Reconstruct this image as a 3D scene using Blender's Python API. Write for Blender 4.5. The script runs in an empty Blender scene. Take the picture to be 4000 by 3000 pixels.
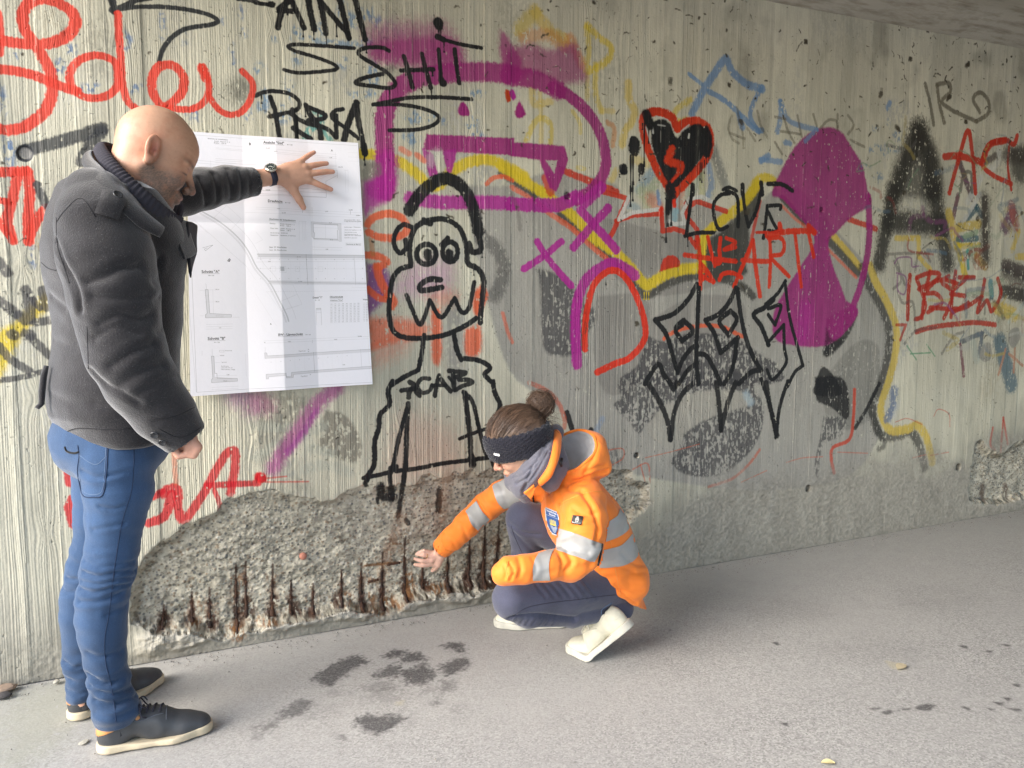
import bpy, bmesh, math, random
import numpy as np
from mathutils import Vector, Matrix
rnd = random.Random(7); rng = np.random.default_rng(7)
sc = bpy.context.scene
# ------------------------------------------------------------------ camera
CAM_H = 1.17
FPX = 2890.0                      # focal length in pixels of the 4000 x 3000 photograph
MCW = np.array([[0.9228331, 0.05011771, -0.38192577],
                [-0.38489087, 0.08025404, -0.91946632],
                [-0.01543046, 0.99551369, 0.09335094]])
cam_d = bpy.data.cameras.new('camera'); cam = bpy.data.objects.new('camera', cam_d)
sc.collection.objects.link(cam); sc.camera = cam
cam_d.sensor_width = 36.0; cam_d.lens = 36.0 * FPX / 4000.0
cam_d.clip_start = 0.05; cam_d.clip_end = 500
mw = Matrix([list(MCW[i]) + [0] for i in range(3)] + [[0, 0, 0, 1]]); mw[2][3] = CAM_H
cam.matrix_world = mw
sc.render.resolution_x = 1024; sc.render.resolution_y = 768
# ------------------------------------------------------------------ sky and sun
SUN_EL = math.radians(30); SUN_AZ = math.radians(-103)      # measured from +Y towards +X
world = bpy.data.worlds.new('World'); sc.world = world; world.use_nodes = True
wn = world.node_tree; wn.nodes.clear()
wo = wn.nodes.new('ShaderNodeOutputWorld'); wb = wn.nodes.new('ShaderNodeBackground')
sk = wn.nodes.new('ShaderNodeTexSky'); sk.sky_type = 'NISHITA'; sk.sun_disc = False
sk.sun_elevation = SUN_EL; sk.sun_rotation = SUN_AZ; sk.air_density = 1.0; sk.dust_density = 2.0; sk.ozone_density = 1.6
wb.inputs[1].default_value = 0.15
wn.links.new(sk.outputs[0], wb.inputs[0]); wn.links.new(wb.outputs[0], wo.inputs[0])
sun_d = bpy.data.lights.new('sun', 'SUN'); sun = bpy.data.objects.new('sun', sun_d); sc.collection.objects.link(sun)
sun_d.energy = 1.5; sun_d.angle = math.radians(36); sun_d.color = (1.0, 0.98, 0.95)
sdir = Vector((math.sin(SUN_AZ) * math.cos(SUN_EL), math.cos(SUN_AZ) * math.cos(SUN_EL), math.sin(SUN_EL)))
sun.rotation_euler = sdir.to_track_quat('Z', 'Y').to_euler(); sun.location = (-6, -4, 8)
sc.view_settings.view_transform = 'Standard'; sc.view_settings.look = 'None'
sc.view_settings.exposure = 1.68; sc.view_settings.gamma = 1.0
try: sc.view_settings.use_curve_mapping = False
except Exception: pass
sc.cycles.max_bounces = 8; sc.cycles.diffuse_bounces = 6
try:
    sc.cycles.use_denoising = True
except Exception: pass

# ------------------------------------------------------------------ helpers
def rayv(px, py):
    v = MCW @ np.array([(px - 2000) / FPX, -(py - 1500) / FPX, -1.0]); return v
def at(x, y, Y):
    """point on the plane Y = const seen at overview position (x, y) of a 2212 px wide view"""
    r = rayv(x * 4000 / 2212, y * 4000 / 2212); t = Y / r[1]
    return np.array([r[0] * t, Y, r[2] * t + CAM_H])
def atz(x, y, Z=0.0):
    r = rayv(x * 4000 / 2212, y * 4000 / 2212); t = (Z - CAM_H) / r[2]
    return np.array([r[0] * t, r[1] * t, Z])
WY = 2.74
def link(o, parent=None):
    sc.collection.objects.link(o)
    if parent is not None: o.parent = parent
    return o
def tag(o, label=None, cat=None, group=None, kind=None):
    if label: o['label'] = label
    if cat: o['category'] = cat
    if group: o['group'] = group
    if kind: o['kind'] = kind
    return o
def empty(name, loc=(0, 0, 0)):
    o = bpy.data.objects.new(name, None); o.empty_display_size = 0.1; o.location = loc
    sc.collection.objects.link(o); return o
def mesh_obj(name, V, Fc, mat, parent=None, smooth=True, base=(0, 0, 0)):
    """V in world coordinates; base = world origin of the parent"""
    V = np.asarray(V, dtype=np.float32) - np.asarray(base, dtype=np.float32)
    me = bpy.data.meshes.new(name)
    if isinstance(Fc, np.ndarray):
        n = Fc.shape[1]
        me.vertices.add(len(V)); me.vertices.foreach_set('co', V.ravel())
        me.loops.add(Fc.size); me.loops.foreach_set('vertex_index', Fc.astype(np.int32).ravel())
        me.polygons.add(len(Fc)); me.polygons.foreach_set('loop_start', np.arange(0, Fc.size, n, dtype=np.int32))
        me.update(calc_edges=True)
    else:
        me.from_pydata([tuple(v) for v in V], [], [tuple(f) for f in Fc]); me.update()
    me.validate()
    if smooth: me.polygons.foreach_set('use_smooth', np.ones(len(me.polygons), bool))
    if mat: me.materials.append(mat)
    o = bpy.data.objects.new(name, me); return link(o, parent)
def point_attr(me, name, col):
    a = me.color_attributes.new(name, 'FLOAT_COLOR', 'POINT')
    c = np.ones((len(me.vertices), 4), np.float32); c[:, :3] = col
    a.data.foreach_set('color', c.ravel())
def uv_set(me, uv):
    l = me.uv_layers.new(name='UVMap'); idx = np.empty(len(me.loops), np.int32); me.loops.foreach_get('vertex_index', idx)
    l.data.foreach_set('uv', uv[idx].astype(np.float32).ravel())
def make_image(name, arr, data=False):
    h, w = arr.shape[:2]
    im = bpy.data.images.new(name, w, h, alpha=False, float_buffer=data)
    if data: im.colorspace_settings.name = 'Non-Color'
    buf = np.ones((h, w, 4), np.float32)
    if arr.ndim == 2: buf[..., :3] = arr[..., None]
    else: buf[..., :3] = arr
    im.pixels.foreach_set(buf.ravel()); im.update()
    try: im.pack()
    except Exception: pass
    return im
def lin2s(c):
    c = np.clip(c, 0, 1); return np.where(c < 0.0031308, c * 12.92, 1.055 * c ** (1 / 2.4) - 0.055)
def s2l(*c):
    c = np.array(c, float) / 255.0; return np.where(c < 0.04045, c / 12.92, ((c + 0.055) / 1.055) ** 2.4)

class NT:
    def __init__(s, name):
        s.m = bpy.data.materials.new(name); s.m.use_nodes = True; s.t = s.m.node_tree; s.t.nodes.clear()
        s.o = s.n('OutputMaterial'); s.b = s.n('BsdfPrincipled'); s.l(s.b.outputs[0], s.o.inputs[0])
    def n(s, k, **kw):
        nd = s.t.nodes.new('ShaderNode' + k)
        for a, v in kw.items(): setattr(nd, a, v)
        return nd
    def l(s, a, b): s.t.links.new(a, b)
    def val(s, sock, v):
        if hasattr(v, 'is_linked') or hasattr(v, 'links'): s.l(v, sock)
        else: sock.default_value = v
    def co(s, scale=None, kind='Object'):
        c = s.n('TexCoord').outputs[kind]
        if scale is None: return c
        m = s.n('Mapping'); s.l(c, m.inputs[0]); m.inputs['Scale'].default_value = scale; return m.outputs[0]
    def noise(s, vec, scale, detail=4, rough=0.6, out=0):
        n = s.n('TexNoise'); s.l(vec, n.inputs['Vector']); n.inputs['Scale'].default_value = scale
        n.inputs['Detail'].default_value = detail; n.inputs['Roughness'].default_value = rough; return n.outputs[out]
    def ramp(s, fac, stops):
        r = s.n('ValToRGB'); s.l(fac, r.inputs[0]); e = r.color_ramp.elements
        while len(e) < len(stops): e.new(0.5)
        for k, (p, c) in enumerate(stops):
            e[k].position = p; e[k].color = (*c, 1) if len(c) == 3 else c
        return r.outputs[0]
    def mix(s, fac, a, b, mode='MIX'):
        m = s.n('Mix', data_type='RGBA', blend_type=mode); s.val(m.inputs[0], fac)
        for sock, v in ((m.inputs[6], a), (m.inputs[7], b)):
            if isinstance(v, (tuple, list, np.ndarray)): sock.default_value = (*v[:3], 1)
            else: s.l(v, sock)
        return m.outputs[2]
    def math(s, op, a, b=None):
        m = s.n('Math', operation=op); s.val(m.inputs[0], a)
        if b is not None: s.val(m.inputs[1], b)
        return m.outputs[0]
    def bump(s, h, dist, strength=1.0, prev=None):
        b = s.n('Bump'); s.l(h, b.inputs['Height']); b.inputs['Distance'].default_value = dist
        b.inputs['Strength'].default_value = strength
        if prev is not None: s.l(prev, b.inputs['Normal'])
        return b.outputs[0]
    def base(s, c):
        if isinstance(c, (tuple, list, np.ndarray)): s.b.inputs['Base Color'].default_value = (*c[:3], 1)
        else: s.l(c, s.b.inputs['Base Color'])
    def rough(s, v): s.val(s.b.inputs['Roughness'], v)
    def normal(s, v): s.l(v, s.b.inputs['Normal'])
def plain(name, col, rough=0.6, var=0.12, nscale=60, bump=0.0005, spec=0.4, metal=0.0):
    m = NT(name); c = m.co(); n = m.noise(c, nscale)
    m.base(m.mix(n, [x * (1 - var) for x in col], [min(1, x * (1 + var)) for x in col])); m.rough(rough)
    m.b.inputs['Specular IOR Level'].default_value = spec; m.b.inputs['Metallic'].default_value = metal
    if bump: m.normal(m.bump(n, bump))
    return m.m

# ------------------------------------------------------------------ noise fields on arrays
def vnoise2(h, w, sy, sx, seed, octaves=4, gain=0.5):
    """smooth value noise; sy, sx = cell size in pixels"""
    r = np.random.default_rng(seed); out = np.zeros((h, w), np.float32); amp = 1.0; tot = 0
    for o in range(octaves):
        cy = max(sy / 2 ** o, 1.0); cx = max(sx / 2 ** o, 1.0)
        gh = int(h / cy) + 3; gw = int(w / cx) + 3
        g = r.random((gh, gw), dtype=np.float32)
        y = np.arange(h) / cy; x = np.arange(w) / cx
        y0 = y.astype(int); x0 = x.astype(int); fy = (y - y0).astype(np.float32); fx = (x - x0).astype(np.float32)
        fy = fy * fy * (3 - 2 * fy); fx = fx * fx * (3 - 2 * fx)
        rows = g[:, x0] * (1 - fx) + g[:, x0 + 1] * fx
        out += amp * (rows[y0] * (1 - fy)[:, None] + rows[y0 + 1] * fy[:, None]); tot += amp; amp *= gain
    return out / tot
def sstep(a, b, x):
    t = np.clip((x - a) / (b - a), 0, 1); return t * t * (3 - 2 * t)
def pnoise3(P, scale, seed=0, octaves=3):
    """value noise at points P (n,3)"""
    out = np.zeros(len(P)); amp = 1.0; tot = 0
    for o in range(octaves):
        Q = P * (scale * 2 ** o) + 31.7 * (seed + 1) + o * 7.3
        I = np.floor(Q).astype(np.int64); f = Q - I; f = f * f * (3 - 2 * f); s = 0
        for dx in (0, 1):
            for dy in (0, 1):
                for dz in (0, 1):
                    hsh = ((I[:, 0] + dx) * 73856093) ^ ((I[:, 1] + dy) * 19349663) ^ ((I[:, 2] + dz) * 83492791)
                    hsh = (hsh * 2654435761) & 0xffffffff; hsh ^= hsh >> 15; hsh = (hsh * 2246822519) & 0xffffffff; hsh ^= hsh >> 13
                    v = (hsh & 0xffff) / 65535.0
                    s = s + v * (f[:, 0] if dx else 1 - f[:, 0]) * (f[:, 1] if dy else 1 - f[:, 1]) * (f[:, 2] if dz else 1 - f[:, 2])
        out += amp * s; tot += amp; amp *= 0.5
    return out / tot
# ================================================================== THE WALL
PXM = 1 / 0.0016
WX0, WX1, WZ1 = -0.95, 4.75, 2.60
IW = int((WX1 - WX0) * PXM); IH = int(WZ1 * PXM)
def tp(i, j, x, y):                       # tile position -> photograph pixel
    return 1000 * i + x / 2.212, 750 * j + y / 2.212
def wallpix(px, py):
    r = rayv(px, py); t = WY / r[1]
    return (r[0] * t - WX0) * PXM, (r[2] * t + CAM_H) * PXM, t
def conv(T, pts):
    out = []
    for p in pts:
        if len(p) == 4: q = tp(*p)
        elif T == 'P': q = (p[0] * 4000 / 2212, p[1] * 4000 / 2212)
        else: q = tp(T[0], T[1], p[0], p[1])
        out.append(wallpix(*q))
    return np.array(out)
def smooth_line(P, n=7):
    if len(P) < 3: return P
    Q = np.vstack([2 * P[0] - P[1], P, 2 * P[-1] - P[-2]]); out = []
    for k in range(1, len(Q) - 2):
        t = np.linspace(0, 1, n, endpoint=False)[:, None]
        a, b, c, d = Q[k - 1], Q[k], Q[k + 1], Q[k + 2]
        out.append(0.5 * (2 * b + (c - a) * t + (2 * a - 5 * b + 4 * c - d) * t ** 2 + (3 * b - a - 3 * c + d) * t ** 3))
    return np.vstack(out + [P[-1:]])
# grain of the formwork boards ------------------------------------------------
yy, xx = np.mgrid[0:IH, 0:IW].astype(np.float32)
SHEAR = 0.02
xs = xx - SHEAR * yy                       # the boards lean a little
bw = 0.100 * PXM
edges = [-60.0]
rb = np.random.default_rng(3)
while edges[-1] < IW + 80: edges.append(edges[-1] + bw * rb.uniform(0.86, 1.12))
edges = np.array(edges)
bi = np.clip(np.searchsorted(edges, xs.ravel()).reshape(IH, IW) - 1, 0, len(edges) - 2)
bx = xs - edges[bi]                        # distance from the board's left joint, px
bwid = (edges[1:] - edges[:-1])[bi]
nb = len(edges)
h_board = rb.normal(0, 0.0005, nb)[bi].astype(np.float32)
tiltb = rb.normal(0, 0.0008, nb)[bi].astype(np.float32) * (bx / bwid - 0.5)
# knots bend the grain
warp = (vnoise2(IH, IW, 420, 60, 11, 3) - 0.5) * 13
knot = np.zeros((IH, IW), np.float32)
for k in range(120):
    b = rb.integers(0, nb - 1); ky = rb.uniform(0, IH); kx = (edges[b] + edges[b + 1]) / 2 + rb.uniform(-12, 12)
    kxx = kx + SHEAR * ky
    y0, y1 = int(max(0, ky - 110)), int(min(IH, ky + 110)); x0, x1 = int(max(0, kxx - 36)), int(min(IW, kxx + 36))
    if x1 - x0 < 8 or y1 - y0 < 8: continue
    dx = xx[y0:y1, x0:x1] - SHEAR * (yy[y0:y1, x0:x1] - ky) - kxx; dy = yy[y0:y1, x0:x1] - ky
    e = np.exp(-(dy / rb.uniform(28, 60)) ** 2 - (dx / 20) ** 2)
    warp[y0:y1, x0:x1] += np.tanh(dx / 6) * e * rb.uniform(6, 16)
    if rb.random() < 0.4:
        rr = np.sqrt(dx ** 2 + (dy / 1.8) ** 2); knot[y0:y1, x0:x1] += np.exp(-(rr / 7) ** 2)
phase = rb.uniform(0, 99, nb)[bi].astype(np.float32); frq = rb.uniform(0.55, 1.1, nb)[bi].astype(np.float32)
g1 = vnoise2(1, 16384, 1, 3.4, 5, 2)[0]; g2 = vnoise2(1, 16384, 1, 7.0, 6, 2)[0]
g1 = 0.5 + (g1 - .5) * 0.8 + 0.22 * np.sin(np.arange(16384) * 2 * np.pi / 5.3 + 3 * vnoise2(1, 16384, 1, 40, 9, 2)[0] * 6)
coord = (bx + warp) * frq + phase * 90
grain = g1[(coord * 1.6).astype(int) % 16384] * 0.65 + g2[(coord * 1.0).astype(int) % 16384] * 0.35
strength_b = rb.uniform(0.35, 1.25, nb)[bi].astype(np.float32)
patch = 0.55 + 0.6 * vnoise2(IH, IW, 350, 90, 15, 3)
grain = (grain - 0.5) * strength_b * patch
joint = np.exp(-(bx / 1.5) ** 2) * 0.0016 * rb.uniform(-0.5, 1.5, nb)[bi]      # fins of cement squeezed through
H = h_board + tiltb + grain * 0.0034 + joint + knot * 0.0012
H += (vnoise2(IH, IW, 160, 160, 21, 4) - 0.5) * 0.002
fine = vnoise2(IH, IW, 3, 3, 22, 2) - 0.5
zm = yy / PXM; xm = xx / PXM + WX0
# rough weathered band above the ground, deeper to the right
rn = vnoise2(IH, IW, 90, 140, 23, 4)
rbandh = np.interp(xm, [-0.6, 0.3, 1.6, 2.2, 3.4, 4.6], [0.01, 0.03, 0.12, 0.34, 0.36, 0.40])
rough_m = sstep(0.13, -0.10, zm - rbandh + (rn - 0.5) * 0.34)
pit = vnoise2(IH, IW, 7, 7, 24, 3)
H = H * (1 - 0.82 * rough_m) + rough_m * ((pit - 0.5) * 0.0030 - 0.001 + (vnoise2(IH, IW, 30, 30, 25, 3) - 0.5) * 0.0012)
bug = vnoise2(IH, IW, 5, 5, 26, 1); bugm = sstep(0.90, 0.97, bug) * (vnoise2(IH, IW, 120, 60, 27, 2) > 0.5)
H -= bugm * 0.0022
# colour of the bare / whitewashed concrete -----------------------------------
def C(*c): return np.array(c, np.float32)
lime = C(0.58, 0.56, 0.455); grey = C(0.36, 0.345, 0.29)
stain = vnoise2(IH, IW, 420, 300, 31, 5)
COL = lime * (1 - 0)[..., None] if False else np.empty((IH, IW, 3), np.float32)
tb = rb.uniform(0.88, 1.06, nb)[bi][..., None].astype(np.float32)
COL[:] = lime * (0.80 + 0.36 * stain[..., None]) * tb
greym = sstep(0.62, 0.25, zm + (vnoise2(IH, IW, 200, 260, 32, 4) - 0.5) * 0.7)[..., None] * 0.75
COL = COL * (1 - greym) + grey * (0.75 + 0.5 * vnoise2(IH, IW, 60, 40, 33, 4)[..., None]) * greym
COL *= (1 + 0.25 * np.clip(grain, -0.5, 0.5))[..., None]

def seg_dist(P, y0, y1, x0, x1):
    D = np.full((y1 - y0, x1 - x0), 1e9, np.float32)
    return D
edge_n = (vnoise2(IH, IW, 5, 3.0, 41, 2) - 0.5)
flake = vnoise2(IH, IW, 16, 4.0, 42, 4); flake2 = vnoise2(IH, IW, 7, 7, 43, 3)
GLOSS = np.zeros((IH, IW), np.float32); rs = np.random.default_rng(12)
def blend(y0, y1, x0, x1, a, col, op, worn):
    if worn > 0:
        tw_ = .235 + .46 * worn; w = sstep(tw_ - .035, tw_ + .035, 0.55 * flake[y0:y1, x0:x1] + 0.45 * flake2[y0:y1, x0:x1])
        a = a * w
    gr = np.clip(grain[y0:y1, x0:x1], -0.6, 0.4)
    a = np.clip(a * (1 - 0.25 * np.clip(gr * 2, 0, 1) * (0.4 + worn)), 0, 1) * op
    c = np.array(col, np.float32) * (1 + 0.22 * gr[..., None] + 0.10 * edge_n[y0:y1, x0:x1][..., None])
    COL[y0:y1, x0:x1] = COL[y0:y1, x0:x1] * (1 - a[..., None]) + c * a[..., None]
    GLOSS[y0:y1, x0:x1] = np.maximum(GLOSS[y0:y1, x0:x1] * (1 - a), a)
def stroke(T, col, w, pts, soft=0.25, op=1.0, worn=0.05, drips=0, straight=False):
    Q = conv(T, pts)
    sc_ = 2.212 if T != 'P' else 1.0
    wpx = (w / 2.212 if T != 'P' else w * 4000 / 2212)
    R = Q[:, 2] / FPX * wpx / 2 * PXM
    Q3 = np.column_stack([Q[:, 0], Q[:, 1], R])
    if not straight: Q3 = smooth_line(Q3)
    # the hand is not steady
    if len(Q3) == 1: Q3 = np.vstack([Q3, Q3 + [0.5, 0, 0]])
    rm = float(Q3[:, 2].max()) * (1 + soft * 2.5) + 3
    x0 = int(max(0, Q3[:, 0].min() - rm)); x1 = int(min(IW, Q3[:, 0].max() + rm + 1))
    y0 = int(max(0, Q3[:, 1].min() - rm)); y1 = int(min(IH, Q3[:, 1].max() + rm + 1))
    if x1 <= x0 or y1 <= y0: return
    D = np.full((y1 - y0, x1 - x0), 9.0, np.float32)
    for a, b in zip(Q3[:-1], Q3[1:]):
        sx0 = int(max(x0, min(a[0], b[0]) - rm)); sx1 = int(min(x1, max(a[0], b[0]) + rm + 1))
        sy0 = int(max(y0, min(a[1], b[1]) - rm)); sy1 = int(min(y1, max(a[1], b[1]) + rm + 1))
        if sx1 <= sx0 or sy1 <= sy0: continue
        X = xx[sy0:sy1, sx0:sx1] - a[0]; Y = yy[sy0:sy1, sx0:sx1] - a[1]
        dx, dy = b[0] - a[0], b[1] - a[1]; L = dx * dx + dy * dy + 1e-6
        t = np.clip((X * dx + Y * dy) / L, 0, 1)
        d = np.sqrt((X - t * dx) ** 2 + (Y - t * dy) ** 2) / (a[2] + t * (b[2] - a[2]))
        v = D[sy0 - y0:sy1 - y0, sx0 - x0:sx1 - x0]; np.minimum(v, d, out=v)
    D = D + edge_n[y0:y1, x0:x1] * (0.28 + soft * 0.9)
    a = sstep(1 + soft, 1 - soft, D)
    blend(y0, y1, x0, x1, a, col, op, worn)
    if drips:
        rr = np.random.default_rng(int(abs(Q3[0, 0] * 7 + Q3[0, 1])))
        for k in range(drips):
            q = Q3[rr.integers(0, len(Q3))]; drip(q[0] + rr.uniform(-.5, .5) * q[2], q[1] - q[2] * .6, rr.uniform(10, 32), col)
def drip(x, y, L, col, w=1.7):
    x0, x1 = int(max(0, x - 5)), int(min(IW, x + 6)); y0, y1 = int(max(0, y - L)), int(min(IH, y))
    if x1 <= x0 or y1 <= y0: return
    t = (y - yy[y0:y1, x0:x1]) / L
    d = np.abs(xx[y0:y1, x0:x1] - x) / (w * (0.75 + 0.3 * np.sin(t * 7) + 0.35 * (t > 0.88)))
    blend(y0, y1, x0, x1, sstep(1.3, 0.7, d), col, 1.0, 0)
def dripT(T, x, y, y2, col, w=1.7):
    q = conv(T, [(x, y), (x, y2)]); drip(q[0, 0], q[0, 1], q[0, 1] - q[1, 1], col, w)
def poly_mask(Q, pad):
    x0 = int(max(0, Q[:, 0].min() - pad)); x1 = int(min(IW, Q[:, 0].max() + pad)); y0 = int(max(0, Q[:, 1].min() - pad)); y1 = int(min(IH, Q[:, 1].max() + pad))
    X = xx[y0:y1, x0:x1]; Y = yy[y0:y1, x0:x1]
    ins = np.zeros(X.shape, bool); D = np.full(X.shape, 1e9, np.float32)
    n = len(Q)
    for k in range(n):
        ax, ay = Q[k, :2]; bx_, by_ = Q[(k + 1) % n, :2]
        c = (ay > Y) != (by_ > Y)
        with np.errstate(divide='ignore', invalid='ignore'):
            ins ^= c & (X < (bx_ - ax) * (Y - ay) / (by_ - ay + 1e-9) + ax)
        dx, dy = bx_ - ax, by_ - ay; L = dx * dx + dy * dy + 1e-6
        t = np.clip(((X - ax) * dx + (Y - ay) * dy) / L, 0, 1)
        np.minimum(D, np.sqrt((X - ax - t * dx) ** 2 + (Y - ay - t * dy) ** 2), out=D)
    return (y0, y1, x0, x1), np.where(ins, D, -D)
def fill(T, col, pts, soft=3.0, op=1.0, worn=0.04, curve=True, rag=0.0):
    Q = conv(T, pts)[:, :2]
    if curve:
        Q = smooth_line(np.vstack([Q, Q[:1]]), 5)
    (y0, y1, x0, x1), sd = poly_mask(Q, soft * 2 + rag + 4)
    sd = sd + edge_n[y0:y1, x0:x1] * (2.5 + soft * 0.8) + (flake2[y0:y1, x0:x1] - 0.5) * rag * 2
    blend(y0, y1, x0, x1, sstep(-soft, soft, sd), col, op, worn)
K = (0.013, 0.013, 0.014); KG = (0.07, 0.068, 0.07); RED = (0.62, 0.055, 0.035); RED2 = (0.50, 0.05, 0.03); SALM = (0.68, 0.13, 0.06)
PUR = (0.30, 0.034, 0.17); MAG = (0.37, 0.04, 0.25); YEL = (0.60, 0.46, 0.06); YEL2 = (0.58, 0.44, 0.12); ORA = (0.55, 0.22, 0.06)
BLU = (0.16, 0.27, 0.44); DBL = (0.06, 0.14, 0.30); GRY = (0.265, 0.255, 0.23); WHT = (0.58, 0.58, 0.54); TEAL = (0.08, 0.32, 0.30)
for k in range(150):          # buffed-out and weathered older paint over the whole wall
    x0_ = rs.uniform(-200, 8800); y0_ = rs.uniform(0, 4400); rx_ = rs.uniform(40, 260); ry_ = rs.uniform(60, 420); n_ = 8
    if not (-200 < x0_ < 8800): continue
    fill((0, 0), [(0.60, 0.59, 0.52), (0.24, 0.23, 0.19), (0.42, 0.38, 0.28), (0.30, 0.31, 0.33)][k % 4], [(x0_ + rx_ * math.cos(a) * rs.uniform(.6, 1.3), y0_ + ry_ * math.sin(a) * rs.uniform(.6, 1.3)) for a in np.linspace(0, 6.283, n_, endpoint=False)], soft=16, op=rs.uniform(.12, .42), worn=.55)
# ---- bluish and white scribbles, older layers
def blotch(T, x, y, rx, ry, col, op=0.6, worn=0.62):
    n = 9; pts = [(x + rx * math.cos(a) * rs.uniform(.6, 1.2), y + ry * math.sin(a) * rs.uniform(.6, 1.2)) for a in np.linspace(0, 2 * math.pi, n, endpoint=False)]
    fill(T, col, pts, soft=7, op=op, worn=worn)
for b in [(500, 590, 60, 90), (620, 430, 50, 70), (780, 760, 140, 40), (1100, 330, 45, 60), (1100, 430, 40, 30), (1170, 770, 60, 50), (1400, 230, 30, 120), (2010, 480, 22, 110), (2110, 300, 20, 60),
          (80, 1350, 50, 160), (50, 1240, 30, 90), (150, 480, 70, 50), (1690, 1010, 40, 60), (1930, 180, 25, 40), (2080, 100, 30, 60), (1590, 340, 20, 70), (20, 860, 30, 160), (1640, 960, 70, 30), (2150, 980, 40, 60)]:
    blotch((0, 0), *b, DBL, op=0.75)
for b in [(820, 170, 90, 90), (740, 90, 50, 90), (960, 120, 60, 90), (1040, 180, 40, 50), (350, 310, 50, 90), (560, 250, 60, 60), (160, 340, 30, 30), (350, 510, 50, 70), (770, 540, 60, 50), (30, 600, 50, 60), (290, 740, 50, 120),
          (240, 1000, 60, 90), (70, 900, 60, 120), (1010, 650, 50, 160), (900, 815, 140, 30), (1350, 1010, 80, 60), (1350, 1190, 90, 60), (1870, 1090, 60, 90), (1910, 810, 60, 40), (1610, 1050, 40, 30), (1500, 1010, 50, 50), (1940, 1180, 40, 40)]:
    blotch((1, 0), *b, (0.10, 0.22, 0.38), op=0.7)
stroke((1, 0), (0.16, 0.27, 0.40), 60, [(340, 260), (380, 310), (560, 360), (800, 385), (980, 370)], soft=.4, op=.7, worn=.5)
stroke((1, 0), TEAL, 60, [(560, 1060), (470, 1120), (420, 1200)], soft=.3, op=.75, worn=.4)
stroke((1, 0), TEAL, 50, [(590, 1130), (640, 1210)], soft=.3, op=.75, worn=.4)
stroke((1, 0), TEAL, 45, [(500, 960), (560, 1010)], soft=.3, op=.7, worn=.4)
# ---- yellow and orange sprays at the top middle
for p, w, c, o in [([(200, 100), (60, 260)], 120, YEL, .55), ([(200, 110), (320, 260), (450, 350)], 110, YEL2, .7), ([(100, 330), (300, 300), (450, 400)], 110, ORA, .5), ([(650, 220), (740, 320), (850, 400), (840, 500), (740, 580), (640, 620)], 62, YEL, .75),
                   ([(640, 240), (660, 400), (640, 560)], 60, YEL, .6), ([(720, 560), (720, 800), (770, 960)], 52, YEL, .6), ([(650, 640), (645, 850)], 45, YEL, .4), ([(1005, 720), (1010, 860), (1060, 960), (1030, 1060), (980, 1130), (950, 1250)], 72, YEL2, .75),
                   ([(1540, 860), (1420, 950), (1400, 1020), (1440, 1060)], 55, YEL, .65), ([(170, 780), (190, 900), (330, 880)], 65, YEL2, .6), ([(120, 1220), (180, 1080), (250, 1020), (330, 1080), (330, 1250)], 50, YEL, .65),
                   ([(240, 800), (250, 1000), (250, 1230)], 45, YEL2, .5), ([(820, 1060), (880, 1110), (870, 1260)], 45, ORA, .6), ([(520, 960), (580, 1060), (590, 1150)], 36, YEL, .5), ([(760, 960), (870, 960)], 50, YEL2, .5), ([(500, 330), (540, 420), (600, 560)], 90, ORA, .6),
                   ([(1050, 1380), (1180, 1420)], 80, YEL2, .5), ([(840, 1590), (900, 1480)], 60, YEL2, .6), ([(570, 1450), (620, 1460)], 40, YEL, .5), ([(1450, 1040), (1500, 1030)], 50, YEL, .5)]:
    stroke((2, 0), c, w, p, soft=.45, op=o, worn=.25)
# ---- grey fill of the big piece
fill('P', (0.33, 0.32, 0.29), [(1000, 400), (1100, 400), (1200, 370), (1330, 400), (1360, 460), (1520, 440), (1600, 470), (1700, 395), (1790, 480), (1900, 610), (1930, 700), (1925, 800), (1890, 900), (1900, 940), (1830, 1030), (1650, 1060), (1450, 1040), (1300, 1000), (1200, 880), (1100, 800), (1040, 600)], soft=5, op=.9)
fill('P', (0.24, 0.23, 0.21), [(1210, 475), (1290, 470), (1350, 480), (1430, 500), (1590, 520), (1590, 600), (1400, 640), (1290, 560)], soft=4, op=.7)
fill('P', (0.24, 0.23, 0.21), [(1290, 640), (1390, 640), (1400, 720), (1380, 830), (1310, 850), (1280, 760)], soft=4, op=.7)
fill('P', (0.24, 0.23, 0.21), [(1405, 690), (1500, 640), (1600, 650), (1600, 720), (1500, 730), (1410, 740)], soft=4, op=.7)
fill('P', (0.23, 0.225, 0.20), [(1770, 830), (1850, 740), (1900, 760), (1880, 900), (1800, 930), (1780, 880)], soft=6, op=.8, worn=.3)
# colourful remains under the heart
for p, w, c in [([(1100, 1640), (1200, 1500), (1290, 1420)], 90, (0.20, 0.33, 0.42)), ([(1180, 1659), (1260, 1560)], 80, (0.38, 0.45, 0.30)), ([(1540, 1640), (1600, 1500)], 110, (0.36, 0.42, 0.32)), ([(1700, 1430), (1720, 1600), (1690, 1700)], 60, BLU), ([(1640, 1500), (1640, 1690)], 60, (0.45, 0.46, 0.25)), ([(1740, 1300), (1800, 1480), (1850, 1640)], 90, (0.22, 0.23, 0.22))]:
    stroke((2, 0), c, w, p, soft=.5, op=.65, worn=.3)
for p, w, c in [([(1130, 0), (1180, 90)], 120, (0.42, 0.44, 0.28)), ([(1200, 60), (1260, 130)], 110, (0.55, 0.27, 0.20)), ([(1260, 0), (1270, 100)], 40, BLU), ([(1440, 20), (1400, 230)], 70, (0.25, 0.40, 0.45)), ([(1470, 0), (1450, 120)], 60, (0.52, 0.30, 0.22)), ([(1000, 110), (1080, 140)], 70, (0.30, 0.36, 0.38))]:
    stroke((2, 1), c, w, p, soft=.5, op=.8, worn=.2)
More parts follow.
